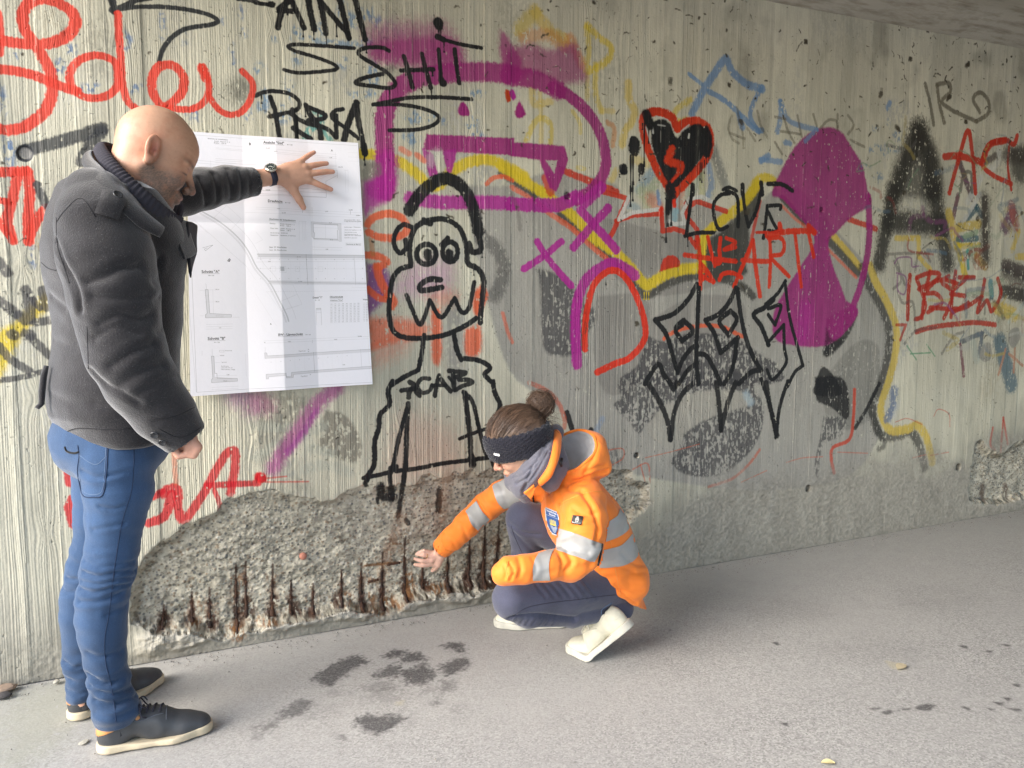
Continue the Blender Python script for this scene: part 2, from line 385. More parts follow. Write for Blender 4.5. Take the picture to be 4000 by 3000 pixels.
# dark patches of the big piece
fill((2, 1), KG, [(200, 650), (400, 720), (560, 860), (640, 960), (720, 1040), (690, 1160), (640, 1240), (600, 1380), (430, 1420), (290, 1380), (250, 1180), (250, 900), (230, 740)], soft=6, op=.85, worn=.35)
fill((2, 1), KG, [(1160, 1240), (1300, 1290), (1500, 1230), (1700, 1225), (1850, 1240), (2000, 1300), (2140, 1400), (2290, 1500), (2250, 1659), (1000, 1659), (1100, 1480)], soft=4, op=.9, worn=.45)
fill((2, 2), KG, [(940, 130), (1010, -60), (2000, -100), (2090, 40), (2170, 200), (2150, 420), (2060, 580), (1940, 700), (1800, 790), (1560, 800), (1400, 720), (1380, 620), (1500, 480), (1200, 330), (1100, 430), (1010, 330), (880, 190)], soft=4, op=.85, worn=.5)
fill((2, 2), (0.36, 0.345, 0.30), [(1290, 200), (1450, 120), (1600, 70), (1800, 50), (1950, 60), (2050, 110), (2060, 180), (1900, 230), (1700, 300), (1500, 420), (1400, 600), (1300, 540), (1160, 400)], soft=5, op=.95, worn=.1)
stroke((2, 1), SALM, 36, [(1310, 1270), (1420, 1200), (1600, 1160), (1800, 1165), (1990, 1250)], soft=.35, op=.85)
fill((2, 2), KG, [(740, 560), (900, 560), (960, 640), (900, 730), (760, 700)], soft=5, op=.6, worn=.6)
fill((3, 2), K, [(400, -60), (420, 140), (540, 200), (670, 310), (700, 250), (690, 60), (620, -60)], soft=4, op=.92, worn=.2)
fill((3, 2), KG, [(480, 280), (660, 300), (640, 440), (480, 520), (450, 640), (430, 820), (400, 700), (450, 450)], soft=4, op=.8, worn=.5)
fill((3, 1), K, [(420, 1600), (460, 1520), (510, 1530), (600, 1640), (640, 1750), (400, 1750)], soft=3, op=.9)
fill((3, 1), K, [(500, 1100), (640, 1020), (770, 1020), (740, 1150), (660, 1290), (540, 1410), (470, 1400), (500, 1250)], soft=5, op=.85, worn=.3)
fill((2, 0), (0.05, 0.05, 0.05), [(1700, 1300), (1780, 1330), (1850, 1500), (1800, 1640), (1730, 1450)], soft=12, op=.25, worn=.4)
fill((2, 1), (0.035, 0.035, 0.03), [(2060, 20), (2150, -40), (2120, 160), (2050, 300), (2050, 480), (2010, 600), (2030, 700), (1900, 740), (1700, 760), (1660, 600), (1700, 420), (1850, 300)], soft=7, op=.9)
# yellow outline with black shade and salmon line
blk = (0.06, 0.058, 0.05)
stroke((2, 1), blk, 75, [(420, 200), (560, 310), (700, 430), (850, 570), (1000, 720), (1130, 880), (1200, 880), (1330, 800), (1500, 740), (1650, 730), (1850, 760), (2000, 830), (2080, 900)], soft=.45, op=.9, worn=.2)
stroke((2, 1), SALM, 48, [(0, -40), (200, 80), (330, 190), (520, 320), (660, 450), (830, 590)], soft=.3, op=.7, worn=.1)
stroke((1, 0), YEL, 95, [(910, 1330), (1080, 1350), (1230, 1400), (1370, 1490), (1480, 1590), (1580, 1600), (1700, 1480), (1850, 1400), (2020, 1385), (2200, 1460), (2320, 1530)], soft=.3, op=.95)
stroke((2, 0), blk, 60, [(-100, 1500), (60, 1600), (200, 1690)], soft=.5, op=.9)
stroke((2, 0), YEL, 90, [(-100, 1440), (60, 1540), (250, 1659)], soft=.3, op=.95)
stroke((2, 1), YEL, 95, [(240, -10), (420, 120), (560, 240), (700, 390), (860, 500), (1000, 630), (1150, 800), (1200, 790), (1330, 710), (1480, 670), (1640, 650)], soft=.3, op=.95)
for x in (1140, 1160, 1180): dripT((2, 1), x, 860, 930, YEL)
stroke((2, 1), YEL, 90, [(1640, 660), (1640, 500), (1680, 360), (1850, 220), (2000, 90), (2120, -60)], soft=.3, op=.95)
stroke((2, 0), YEL, 80, [(2060, 1659), (2120, 1560), (2212, 1540), (2300, 1600)], soft=.35, op=.9)
stroke((3, 1), YEL2, 66, [(560, 380), (700, 540), (790, 650)], soft=.3, op=.95)
stroke((3, 1), blk, 70, [(520, 420), (640, 550), (770, 700)], soft=.4, op=.85)
stroke((3, 1), SALM, 28, [(510, 490), (620, 600), (760, 740)], soft=.4, op=.6)
stroke((3, 1), YEL2, 60, [(110, 10), (200, 110)], soft=.3, op=.4)
stroke((3, 1), blk, 60, [(120, 50), (240, 180), (310, 260)], soft=.4, op=.9); stroke((3, 1), SALM, 26, [(110, 110), (220, 220), (320, 300)], soft=.4, op=.6)
yl = [(880, 640), (930, 780), (1010, 920), (1070, 1050), (1110, 1200), (1100, 1400), (1040, 1640), (975, 1840), (990, 1960), (1060, 2060), (1200, 2050), (1290, 2020), (1360, 2110), (1400, 2250), (1420, 2330)]
stroke((3, 1), blk, 90, [(x - 65, y + (50 if y > 1950 else 10)) for x, y in yl], soft=.4, op=.85, worn=.3)
stroke((3, 1), YEL2, 80, yl, soft=.3, op=.92, worn=.12)
stroke((3, 2), (0.12, 0.17, 0.28), 90, [(1090, 60), (1080, 200), (1030, 300)], soft=.4, op=.8, worn=.35)
stroke((3, 2), WHT, 50, [(1130, 150), (1090, 280)], soft=.4, op=.5, worn=.3)
# red lines with white edge around the heart area
for p in ([(780, 0), (900, 30), (1000, 60), (940, 180), (880, 330), (840, 400)], [(900, 250), (1050, 200), (1290, 190), (1300, 340), (1400, 320), (1500, 350), (1590, 470)], [(1500, 100), (1500, 200), (1600, 330), (1590, 480)], [(1530, 130), (1590, 80), (1850, 170)]):
    stroke((2, 1), RED2, 46, p, soft=.2, op=.92, straight=True)
for p in ([(1010, 40), (960, 160), (920, 240), (1040, 180), (1280, 150)], [(1350, 250), (1400, 280), (1490, 270), (1470, 180), (1530, 60), (1640, 40), (1740, 90)]):
    stroke((2, 1), WHT, 34, p, soft=.2, op=.95, straight=True)
stroke((2, 0), RED2, 60, [(430, 1470), (600, 1540), (760, 1600), (900, 1659)], soft=.25, op=.9)
stroke((2, 0), RED2, 80, [(290, 1540), (330, 1659)], soft=.25, op=.8)
fill((2, 1), RED2, [(1270, 690), (1300, 590), (1360, 550), (1430, 570), (1450, 640), (1380, 660)], soft=2, op=.95)
stroke((3, 1), RED2, 50, [(700, 240), (820, 280), (930, 320)], soft=.3, op=.9); stroke((2, 1), RED2, 36, [(2140, 80), (2090, 300), (2040, 560)], soft=.3, op=.8)
# ---- purple head
top = [(1120, 1659), (1110, 1300), (1110, 1000), (1170, 840), (1330, 700), (1600, 640), (1900, 620), (2212, 640)]
fill((1, 0), PUR, [(930, 260), (1060, 210), (1500, 190), (1660, 230), (1800, 480), (1700, 560), (1100, 530), (980, 430)], soft=26, op=.62)
fill((1, 0), PUR, [(960, 400), (1150, 340), (1500, 320), (1700, 340), (1790, 480), (1700, 590), (1100, 550), (980, 490)], soft=14, op=.75, worn=.1)
fill((2, 0), PUR, [(-60, 440), (100, 380), (200, 390), (330, 430), (520, 380), (570, 420), (600, 560), (640, 690), (420, 720), (200, 640), (-60, 720)], soft=12, op=.72, worn=.12)
fill((1, 0), PUR, [(2110, 260), (2180, 330), (2300, 560), (2160, 640), (2100, 450)], soft=8, op=.8)
stroke((1, 0), PUR, 165, top, soft=.18, op=.93)
stroke((2, 0), PUR, 160, [(-30, 660), (200, 690), (400, 780)], soft=.2, op=.93)
stroke((2, 0), PUR, 105, [(350, 760), (520, 850), (660, 990), (760, 1150), (810, 1350), (790, 1500), (700, 1630), (560, 1730)], soft=.16, op=.95)
stroke((2, 1), MAG, 120, [(560, 40), (400, 110), (200, 115), (-20, 105)], soft=.14, op=.95)
stroke((1, 1), MAG, 120, [(2212, 100), (1900, 90), (1600, 90), (1330, 60)], soft=.2, op=.93)
stroke((1, 0), MAG, 200, [(1130, 1400), (1100, 1560), (1050, 1640)], soft=.35, op=.8, worn=.15)
fill((1, 1), MAG, [(920, -100), (1200, -120), (1160, 60), (1000, 150), (940, 220), (920, 100)], soft=10, op=.85, worn=.1)
fill((1, 0), PUR, [(1470, 1160), (2230, 1195), (2230, 1345), (1440, 1300)], soft=2.5, curve=False, op=.96)
fill((2, 0), PUR, [(-20, 1225), (450, 1262), (482, 1380), (445, 1500), (380, 1659), (320, 1620), (235, 1385), (-20, 1350)], soft=2.5, curve=False, op=.96)
fill((2, 0), (0.44, 0.42, 0.36), [(290, 1388), (388, 1388), (362, 1500)], soft=2, curve=False)
fill((1, 0), MAG, [(1430, 1280), (1480, 1480), (1500, 1530), (1570, 1520), (1530, 1330)], soft=2.5, curve=False, op=.93)
fill((1, 0), MAG, [(1610, 1310), (1650, 1500), (1690, 1490), (1725, 1360), (1720, 1290)], soft=2.5, curve=False, op=.93)
fill((1, 0), PUR, [(1770, 880), (1800, 890), (1840, 950), (1835, 1000), (1770, 1000), (1740, 960)], soft=2.5); fill((2, 0), PUR, [(60, 865), (90, 920), (115, 990), (60, 1025), (20, 980)], soft=2.5)
stroke((1, 0), (0.45, 0.06, 0.02), 50, [(2170, 800), (2180, 860)], soft=.3); stroke((2, 0), MAG, 50, [(0, 800), (10, 840)], soft=.3)
for p, w in (([(830, 140), (700, 280), (530, 480)], 76), ([(590, 160), (720, 300), (900, 500)], 80), ([(215, 430), (290, 550), (400, 690), (510, 810)], 62), ([(425, 430), (280, 550), (100, 665)], 62), ([(560, 1490), (545, 1200), (560, 960), (640, 760), (780, 650), (900, 620), (1060, 720)], 98), ([(620, 100), (770, -40)], 100)):
    stroke((2, 1), MAG, w, p, soft=.16, op=.95)
stroke((2, 1), RED, 60, [(628, 1360), (630, 1150), (660, 950), (720, 780), (850, 680), (970, 730), (1080, 920), (1145, 1130), (1140, 1280), (1020, 1430), (880, 1490), (735, 1560)], soft=.14, op=.97)
# purple bulb on the right
fill((3, 0), PUR, [(440, 1110), (540, 1100), (640, 1150), (730, 1290), (810, 1420), (860, 1640), (890, 1760), (720, 1880), (590, 2010), (520, 2100), (560, 2300), (620, 2450), (680, 2600), (770, 2660), (760, 2750), (640, 2900), (490, 2990), (250, 2990), (60, 2930), (50, 2700), (140, 2520), (280, 2300), (400, 2090), (330, 1950), (130, 1730), (30, 1680), (110, 1480), (230, 1270), (340, 1160)], soft=4, op=.93, worn=.12)
stroke((3, 1), PUR, 72, [(860, 40), (875, 300), (855, 560), (800, 800), (730, 1000)], soft=.2, op=.93)
stroke((3, 1), MAG, 150, [(330, 1000), (300, 1250)], soft=.7, op=.5)
fill((3, 1), K, [(500, 1180), (560, 1280), (660, 1260), (600, 1350), (490, 1420)], soft=8, op=.7, worn=.3)
# ---- blue star scribble
for p, w in (([(1555, 980), (1650, 790), (1740, 650), (1845, 510), (1900, 620), (2030, 730), (2160, 770)], 72), ([(2160, 750), (2080, 900), (2060, 1020), (2130, 1140)], 46), ([(1700, 790), (1850, 880), (1990, 1010), (2090, 1110), (2160, 1130)], 50), ([(1530, 640), (1640, 730)], 38), ([(1960, 1000), (1990, 1100)], 60)):
    stroke((2, 0), BLU, w, p, soft=.3, op=.85, worn=.18)
for p, w in (([(105, 880), (110, 1000), (80, 1140)], 52), ([(110, 880), (170, 1030), (290, 1090), (420, 1120)], 48), ([(420, 1120), (320, 1220)], 40), ([(150, 1230), (190, 1240)], 50), ([(-60, 1380), (110, 1400)], 50), ([(1050, 890), (1030, 940)], 45)):
    stroke((3, 0), BLU, w, p, soft=.35, op=.75, worn=.25)
stroke((2, 0), BLU, 60, [(2212, 1350), (2150, 1390)], soft=.3, op=.8)
for b in [(1120, 1180, 40, 60), (930, 1110, 40, 30), (1040, 1070, 20, 50), (920, 1290, 60, 40), (1000, 1300, 60, 60), (1100, 1290, 50, 40), (820, 1440, 60, 40), (950, 1530, 40, 60)]: blotch((3, 0), *b, (0.10, 0.2, 0.33), op=.6)
# ---- heart
RH = (0.55, 0.06, 0.03)
stroke((2, 0), RH, 78, [(1425, 1110), (1370, 1010), (1250, 965), (1140, 1010), (1130, 1120), (1170, 1280), (1260, 1480), (1350, 1620), (1385, 1700)], soft=.18)
stroke((2, 0), RH, 78, [(1425, 1110), (1500, 1060), (1600, 1050), (1690, 1110), (1715, 1220), (1680, 1360), (1580, 1490), (1450, 1620), (1385, 1700)], soft=.18)
stroke((2, 0), WHT, 20, [(1160, 1100), (1210, 1260), (1280, 1420)], soft=.4, op=.9); stroke((2, 0), WHT, 18, [(1250, 1010), (1340, 1040)], soft=.4, op=.8); stroke((2, 0), WHT, 16, [(1460, 1140), (1530, 1080)], soft=.4, op=.8)
fill((2, 0), K, [(1200, 1060), (1290, 1030), (1360, 1070), (1420, 1190), (1480, 1130), (1580, 1070), (1660, 1100), (1700, 1200), (1650, 1350), (1540, 1470), (1430, 1580), (1390, 1620), (1330, 1560), (1260, 1410), (1210, 1260)], soft=3)
stroke((2, 0), RH, 70, [(1380, 1290), (1340, 1390), (1460, 1430), (1440, 1530), (1350, 1640)], soft=.35, straight=True)
stroke((2, 0), K, 60, [(1410, 1590), (1570, 1450)], soft=.2)
stroke((2, 0), RH, 70, [(1470, 1620), (1620, 1450)], soft=.2)
stroke((2, 0), WHT, 18, [(1215, 1100), (1218, 1150)], soft=.4); stroke((2, 0), WHT, 18, [(1530, 1160), (1525, 1190)], soft=.4); stroke((2, 0), WHT, 14, [(1260, 1080), (1320, 1090)], soft=.5, op=.6)
stroke((2, 0), K, 95, [(1160, 990), (1190, 1080)], soft=.25)
stroke((2, 0), K, 80, [(1680, 1130), (1700, 1230), (1680, 1330)], soft=.3)
for x, y, y2, w in [(1142, 1060, 1440, 2.6), (1180, 1060, 1240, 2), (1125, 1060, 1120, 2), (1625, 1400, 1560, 1.8), (1640, 1400, 1580, 1.8), (1660, 1380, 1500, 1.6), (1682, 1330, 1420, 1.8), (1700, 1280, 1390, 1.6), (1025, 1330, 1659, 3), (1045, 1330, 1600, 3), (930, 1500, 1530, 2), (1098, 1500, 1560, 2)]: dripT((2, 0), x, y, y2, K, w)
for x in (1022, 1042): dripT((2, 1), x, -60, 130 if x < 1030 else 80, K, 2.6)
stroke((2, 0), K, 112, [(1055, 1235), (1055, 1290)], soft=.14); stroke((2, 0), K, 82, [(962, 1455), (962, 1475)], soft=.14); stroke((2, 0), K, 66, [(1116, 1445), (1116, 1480)], soft=.14)
stroke((2, 1), K, 110, [(1365, -30), (1368, 50)], soft=.2); stroke((2, 1), K, 50, [(1355, 90), (1345, 180)], soft=.3)
for x, y2, w in [(1330, 440, 3), (1345, 300, 3), (1375, 290, 3.2)]: dripT((2, 1), x, 60, y2, K, w)
stroke((2, 1), RED, 46, [(1290, 150), (1280, 190)], soft=.4); stroke((2, 1), RED, 40, [(1400, 80), (1400, 120)], soft=.4)
# LOVE / HEART / tall arrow letters
for p in ([(1555, -20), (1530, 190), (1505, 375)], [(1495, 382), (1600, 355), (1740, 352)], [(1890, 10), (1800, 30), (1740, 110), (1750, 240), (1790, 325), (1860, 300)], [(1850, -10), (1940, 40), (1955, 200), (1950, 300)], [(1990, -20), (2010, 150), (2040, 300)], [(2040, 300), (2110, 160), (2150, -10)], [(2205, 120), (2190, 260), (2170, 400)]):
    stroke((2, 1), K, 36, p, soft=.15, drips=1)
for p in ([(1560, 1600), (1560, 1680)], [(1990, 1600), (1990, 1680)], [(2150, 1580), (2160, 1680)]): stroke((2, 0), K, 44, p, soft=.2)
stroke((2, 0), K, 30, [(1820, 1640), (1870, 1620), (1940, 1650)], soft=.2)
stroke((3, 0), K, 40, [(0, 1590), (120, 1595), (210, 1650)], soft=.2)
for p in ([(0, 120), (105, 118), (105, 150)], [(-10, 150), (40, 260), (80, 340), (0, 335)]): stroke((3, 1), K, 34, p, soft=.15)
R3 = (0.60, 0.05, 0.025)
for p, w in (([(1605, 400), (1625, 600), (1625, 840)], 42), ([(1490, 545), (1700, 575), (1930, 600)], 44), ([(1690, 390), (1710, 480), (1750, 640)], 36), ([(1630, 620), (1690, 690), (1740, 780)], 40), ([(1800, 400), (1790, 500), (1800, 600), (1770, 620)], 40), ([(1850, 400), (1930, 440), (1830, 500), (1930, 480)], 34), ([(1620, 700), (1660, 740), (1740, 780)], 36), ([(1650, 760), (1680, 700), (1640, 680)], 30),
             ([(1790, 760), (1820, 710), (1900, 700), (1980, 740)], 40), ([(2080, 420), (1990, 640), (1915, 820)], 40), ([(2080, 420), (2100, 620), (2140, 900)], 44), ([(1990, 590), (2140, 600), (2220, 600)], 44), ([(2110, 350), (2215, 350)], 26)):
    stroke((2, 1), R3, w, p, soft=.2, op=.93)
for p, w in (([(15, 400), (20, 600), (10, 820)], 38), ([(0, 400), (110, 400), (140, 470), (110, 540), (20, 560), (90, 640), (180, 730)], 40), ([(-10, 375), (150, 345), (380, 335)], 52), ([(350, 300), (400, 350)], 60), ([(235, 370), (260, 600), (285, 820)], 36), ([(350, 360), (370, 450), (395, 560)], 40), ([(100, 280), (110, 340)], 50)):
    stroke((3, 1), R3, w, p, soft=.2, op=.95)
AR = 46
for p in ([(1595, 800), (1520, 930), (1400, 1050), (1235, 1108)], [(1235, 1108), (1330, 1230), (1390, 1430), (1430, 1560)], [(1430, 1560), (1480, 1440), (1560, 1345), (1600, 1340)], [(1615, 830), (1600, 1150), (1590, 1430), (1610, 1659)], [(1480, 1110), (1410, 1190), (1470, 1290)], [(1480, 1110), (1560, 1200), (1470, 1290)], [(1425, 1180), (1470, 1150)],
          [(1930, 830), (1870, 960), (1780, 1060), (1670, 1110)], [(1670, 1110), (1750, 1230), (1800, 1390)], [(1800, 1390), (1860, 1340), (1950, 1260)], [(1885, 1030), (1790, 1120), (1870, 1235)], [(1885, 1030), (1940, 1100), (1870, 1235)], [(1945, 840), (1980, 1100), (2030, 1300), (2090, 1440), (2150, 1540)],
          [(2260, 930), (2180, 1000), (2085, 1060), (2150, 1160), (2215, 1320)], [(1170, 1620), (1260, 1490), (1310, 1580), (1370, 1659)], [(1600, 1400), (1680, 1420), (1760, 1560), (1800, 1659)], [(1940, 1290), (1920, 1450), (1880, 1580), (1830, 1659)], [(1440, 1659), (1520, 1540), (1600, 1480)], [(1960, 1659), (2060, 1560), (2150, 1540)], [(1150, 1659), (1180, 1600)]):
    stroke((2, 1), K, AR, p, soft=.13)
for p in ([(1180, 0), (1270, 150), (1340, 320), (1365, 480)], [(1370, 480), (1400, 250), (1470, 90), (1560, 0)], [(1360, -10), (1395, 45), (1420, -10)], [(1765, -10), (1790, 200), (1805, 400)], [(1805, 400), (1860, 170), (1930, -10)], [(2195, -10), (2230, 200), (2290, 450)], [(470, 250), (500, 340), (530, 440)], [(680, 400), (690, 500)]):
    stroke((2, 2), K, 50, p, soft=.15, op=.95)
for p in ([(150, 770), (80, 880), (-20, 970)], [(145, 780), (190, 1100), (300, 1500)], [(300, 1500), (230, 1560), (170, 1680)], [(0, 1010), (110, 985), (60, 1150)], [(60, 1150), (0, 1060)], [(135, 1150), (140, 1350), (155, 1480), (40, 1620), (-10, 1540)], [(135, 1150), (-10, 1310)]):
    stroke((3, 1), K, 34, p, soft=.13)
for p in ([(-60, -40), (20, 200), (70, 460)], [(70, 460), (100, 200), (170, -20)]): stroke((3, 2), K, 40, p, soft=.16)
stroke((3, 2), K, 40, [(960, 0), (850, 220), (750, 380)], soft=.3, op=.9, worn=.2)
stroke((3, 2), (0.05, 0.05, 0.045), 60, [(880, 220), (950, 400), (1000, 520), (960, 560)], soft=.5, op=.7, worn=.3)
stroke((3, 2), (0.5, 0.07, 0.04), 34, [(745, 50), (735, 300), (700, 480), (560, 550), (545, 650), (570, 770)], soft=.25, op=.85, worn=.15)
for p in ([(160, 680), (300, 640), (470, 630)], [(600, 590), (860, 600)], [(1100, 330), (1200, 300), (1330, 350)], [(1430, 280), (1470, 220), (1560, 260), (1570, 370)], [(1400, 620), (1560, 590)], [(1250, 640), (1370, 610)]): stroke((3, 2), (0.5, 0.12, 0.08), 10, p, soft=.4, op=.6, worn=.3)
for p, w in (([(1940, 380), (1920, 520), (1960, 570)], 26), ([(2030, 290), (2010, 590)], 24), ([(2030, 290), (2070, 520)], 24)): stroke((3, 2), RED2, w, p, soft=.3, op=.7, worn=.25)
# big black A, brush-like
for p, w in (([(1300, 1130), (1230, 1300), (1150, 1500), (1080, 1700)], 200), ([(1300, 1150), (1400, 1400), (1420, 1650)], 220)): stroke((3, 0), (0.028, 0.026, 0.022), w, p, soft=.65, op=.9, worn=.2)
for p, w in (([(1080, 0), (1030, 250), (960, 620)], 150), ([(1440, 0), (1480, 250), (1550, 620)], 170), ([(1050, 260), (1250, 270), (1520, 290)], 190)): stroke((3, 1), (0.028, 0.026, 0.022), w, p, soft=.55, op=.92, worn=.16)
fill((3, 0), (0.028, 0.026, 0.022), [(1200, 1200), (1400, 1200), (1500, 1659), (1100, 1659)], soft=18, op=.75, worn=.2)
OL = (0.14, 0.125, 0.09)
for p in ([(1355, 725), (1400, 900), (1430, 1080)], [(1460, 740), (1480, 900), (1520, 1060)], [(1460, 730), (1560, 720), (1570, 800), (1500, 880), (1600, 960), (1800, 1050)], [(1800, 1050), (1900, 980), (1900, 870), (1830, 800), (1770, 860), (1830, 970)]): stroke((3, 0), OL, 38, p, soft=.35, op=.85, worn=.12)
for p in ([(60, 1010), (150, 1030)], [(130, 1000), (180, 1150), (230, 1240)], [(110, 1135), (280, 1160)], [(255, 1000), (290, 1180)], [(390, 990), (420, 1090)], [(450, 1110), (520, 1040), (590, 1050), (600, 1130)], [(600, 990), (600, 1100)], [(690, 1000), (740, 1080), (690, 1160)], [(60, 1230), (120, 1330)], [(710, 1210), (830, 1270)]): stroke((3, 0), OL, 24, p, soft=.35, op=.6, worn=.2)
for p in ([(1900, 1000), (1870, 1100), (1900, 1200), (1960, 1240)], [(1940, 930), (1990, 1150), (2000, 1280)], [(2030, 1110), (2100, 1220)], [(2120, 960), (2150, 1090), (2212, 1200)], [(1880, 1150), (2010, 1200)]): stroke((2, 0), OL, 24, p, soft=.35, op=.5, worn=.25)
# far right piece
bits = [((1640, -300), (1760, 60), 60, (0.06, 0.02, 0.04)), ((1600, 220), (1640, 30), 50, (0.10, 0.02, 0.05)), ((1720, 90), (1840, -120), 60, WHT), ((1660, 300), (1800, 130), 66, (0.04, 0.10, 0.13)), ((1800, 130), (1850, 210), 50, (0.04, 0.10, 0.13)), ((1680, 260), (1830, 20), 46, WHT),
        ((1560, 180), (1640, 480), 90, YEL2), ((1650, 310), (1820, 280), 80, YEL2), ((1640, 410), (1800, 400), 60, (0.05, 0.13, 0.16)), ((1700, 380), (1800, 350), 50, (0.28, 0.36, 0.24)), ((1640, 470), (1700, 720), 66, YEL), ((1650, 470), (1820, 460), 50, YEL), ((1740, 520), (1820, 500), 90, (0.30, 0.38, 0.26)), ((1720, 510), (1730, 660), 34, TEAL), ((1800, 560), (1870, 640), 80, (0.45, 0.30, 0.10)),
        ((1100, 400), (1300, 400), 50, YEL2), ((1300, 420), (1300, 560), 50, YEL2), ((1300, 560), (1400, 670), 46, YEL2), ((1920, 780), (1930, 900), 60, (0.10, 0.25, 0.28)), ((1980, 1000), (2120, 1060), 120, YEL2), ((2050, 300), (2110, 200), 140, (0.12, 0.03, 0.10)), ((2110, 500), (2160, 340), 60, YEL2), ((2100, 120), (2140, 300), 90, (0.35, 0.12, 0.10)), ((2150, 560), (2212, 560), 60, YEL2), ((2050, 640), (2212, 700), 120, (0.06, 0.04, 0.04)), ((1870, 60), (1880, 560), 70, (0.10, 0.09, 0.07)), ((2030, 860), (2212, 900), 110, (0.05, 0.05, 0.04)),
        ((1660, 1300), (1850, 1220), 46, (0.12, 0.14, 0.16)), ((1850, 1220), (1820, 1420), 46, (0.12, 0.14, 0.16)), ((1660, 1320), (1690, 1590), 36, (0.20, 0.07, 0.09)), ((2000, 1300), (2100, 1659), 160, (0.10, 0.16, 0.19)), ((1990, 1580), (2050, 1360), 26, (0.45, 0.24, 0.16)), ((2080, 1400), (2200, 1500), 26, (0.45, 0.24, 0.16)), ((2130, 1350), (2120, 1560), 24, (0.45, 0.24, 0.16)), ((1770, 1310), (1800, 1450), 80, (0.40, 0.42, 0.36)), ((1230, 1400), (1400, 1390), 14, (0.15, 0.3, 0.18)), ((1200, 1330), (1280, 1450), 14, (0.15, 0.3, 0.18)), ((1370, 1320), (1440, 1420), 14, (0.15, 0.3, 0.18))]
for a, b, w, c in bits: stroke((3, 1), c, w, [a, b], soft=.3, op=.85, worn=.22)
stroke((3, 1), (0.52, 0.56, 0.5), 40, [(2212, 960), (2080, 1120)], soft=.3, op=.7, worn=.2)
fill((3, 0), (0.05, 0.045, 0.035), [(2080, 1290), (2230, 1270), (2230, 1560), (2120, 1540)], soft=14, op=.8, worn=.2)
stroke((3, 0), WHT, 60, [(2000, 1290), (1980, 1400), (1900, 1500)], soft=.4, op=.7, worn=.2); stroke((3, 0), (0.07, 0.05, 0.05), 60, [(1880, 1400), (1960, 1350)], soft=.4, op=.8); stroke((3, 0), (0.12, 0.11, 0.09), 34, [(1660, 1659), (1690, 1510), (1750, 1500), (1760, 1659)], soft=.3, op=.8)
for p, w in (([(1565, 1670), (1640, 1400), (1725, 1130), (1765, 1350), (1790, 1670)], 46), ([(1525, 1355), (1650, 1350), (1840, 1400)], 62), ([(2150, 1175), (2120, 1250), (2050, 1210), (1920, 1240), (1860, 1340), (1850, 1430), (1950, 1520), (2100, 1590)], 44), ([(2080, 1270), (2070, 1450), (2100, 1640)], 30), ([(2050, 1215), (1920, 1250), (1860, 1380)], 60)): stroke((3, 0), (0.50, 0.045, 0.025), w, p, soft=.2, op=.95)
RS = (0.40, 0.035, 0.02)
for p in ([(1225, 720), (1210, 900), (1205, 1100)], [(1280, 740), (1400, 700), (1480, 720), (1380, 840)], [(1280, 750), (1320, 850), (1360, 980), (1320, 1080), (1270, 1100)], [(1400, 690), (1350, 900), (1330, 1090)], [(1350, 880), (1450, 880), (1500, 960), (1380, 1040)], [(1560, 730), (1500, 780), (1590, 860), (1560, 1000), (1520, 1090)], [(1620, 690), (1590, 900), (1580, 1080)], [(1590, 860), (1720, 740)], [(1600, 1040), (1730, 960)], [(1580, 880), (1700, 900)], [(1650, 740), (1780, 740)], [(1870, 760), (1850, 880), (1810, 1040), (1890, 940), (1930, 1030), (2010, 880), (1980, 750)], [(1300, 840), (1500, 760), (1650, 800)], [(1400, 1000), (1560, 1010), (1700, 1000), (1850, 900)]): stroke((3, 1), RS, 42, p, soft=.25, op=.93, worn=.1)
stroke((3, 1), RS, 46, [(1280, 1210), (1420, 1170), (1600, 1145), (1800, 1130), (1960, 1150)], soft=.25, op=.9, worn=.1)
stroke((3, 1), RS, 28, [(1110, 1150), (1190, 1150), (1140, 1280)], soft=.25, op=.8, straight=True)
for p in ([(1040, 540), (1200, 530), (1390, 530)], [(1090, 600), (1150, 760), (1080, 840)], [(1100, 560), (1180, 800)], [(1270, 690), (1290, 560), (1350, 520), (1400, 600)], [(1120, 860), (1160, 960), (1250, 960), (1270, 1200)], [(1180, 1310), (1280, 1200), (1450, 1170)], [(1500, 1400), (1600, 1250), (1690, 1210)]): stroke((3, 1), (0.09, 0.08, 0.08), 26, p, soft=.4, op=.55, worn=.25)
for p in ([(1090, 620), (1130, 570), (1230, 570), (1240, 640)], [(1110, 700), (1190, 740), (1180, 880), (1120, 850), (1120, 720)], [(1250, 650), (1300, 640)]): stroke((3, 1), (0.22, 0.08, 0.2), 16, p, soft=.4, op=.7)
fill((3, 1), (0.31, 0.30, 0.26), [(1830, 1380), (1870, 1310), (1920, 1310), (1930, 1420), (1880, 1470), (1830, 1440)], soft=3); fill((3, 1), (0.31, 0.30, 0.26), [(2075, 1230), (2110, 1180), (2165, 1180), (2175, 1270), (2120, 1350), (2080, 1310)], soft=3)
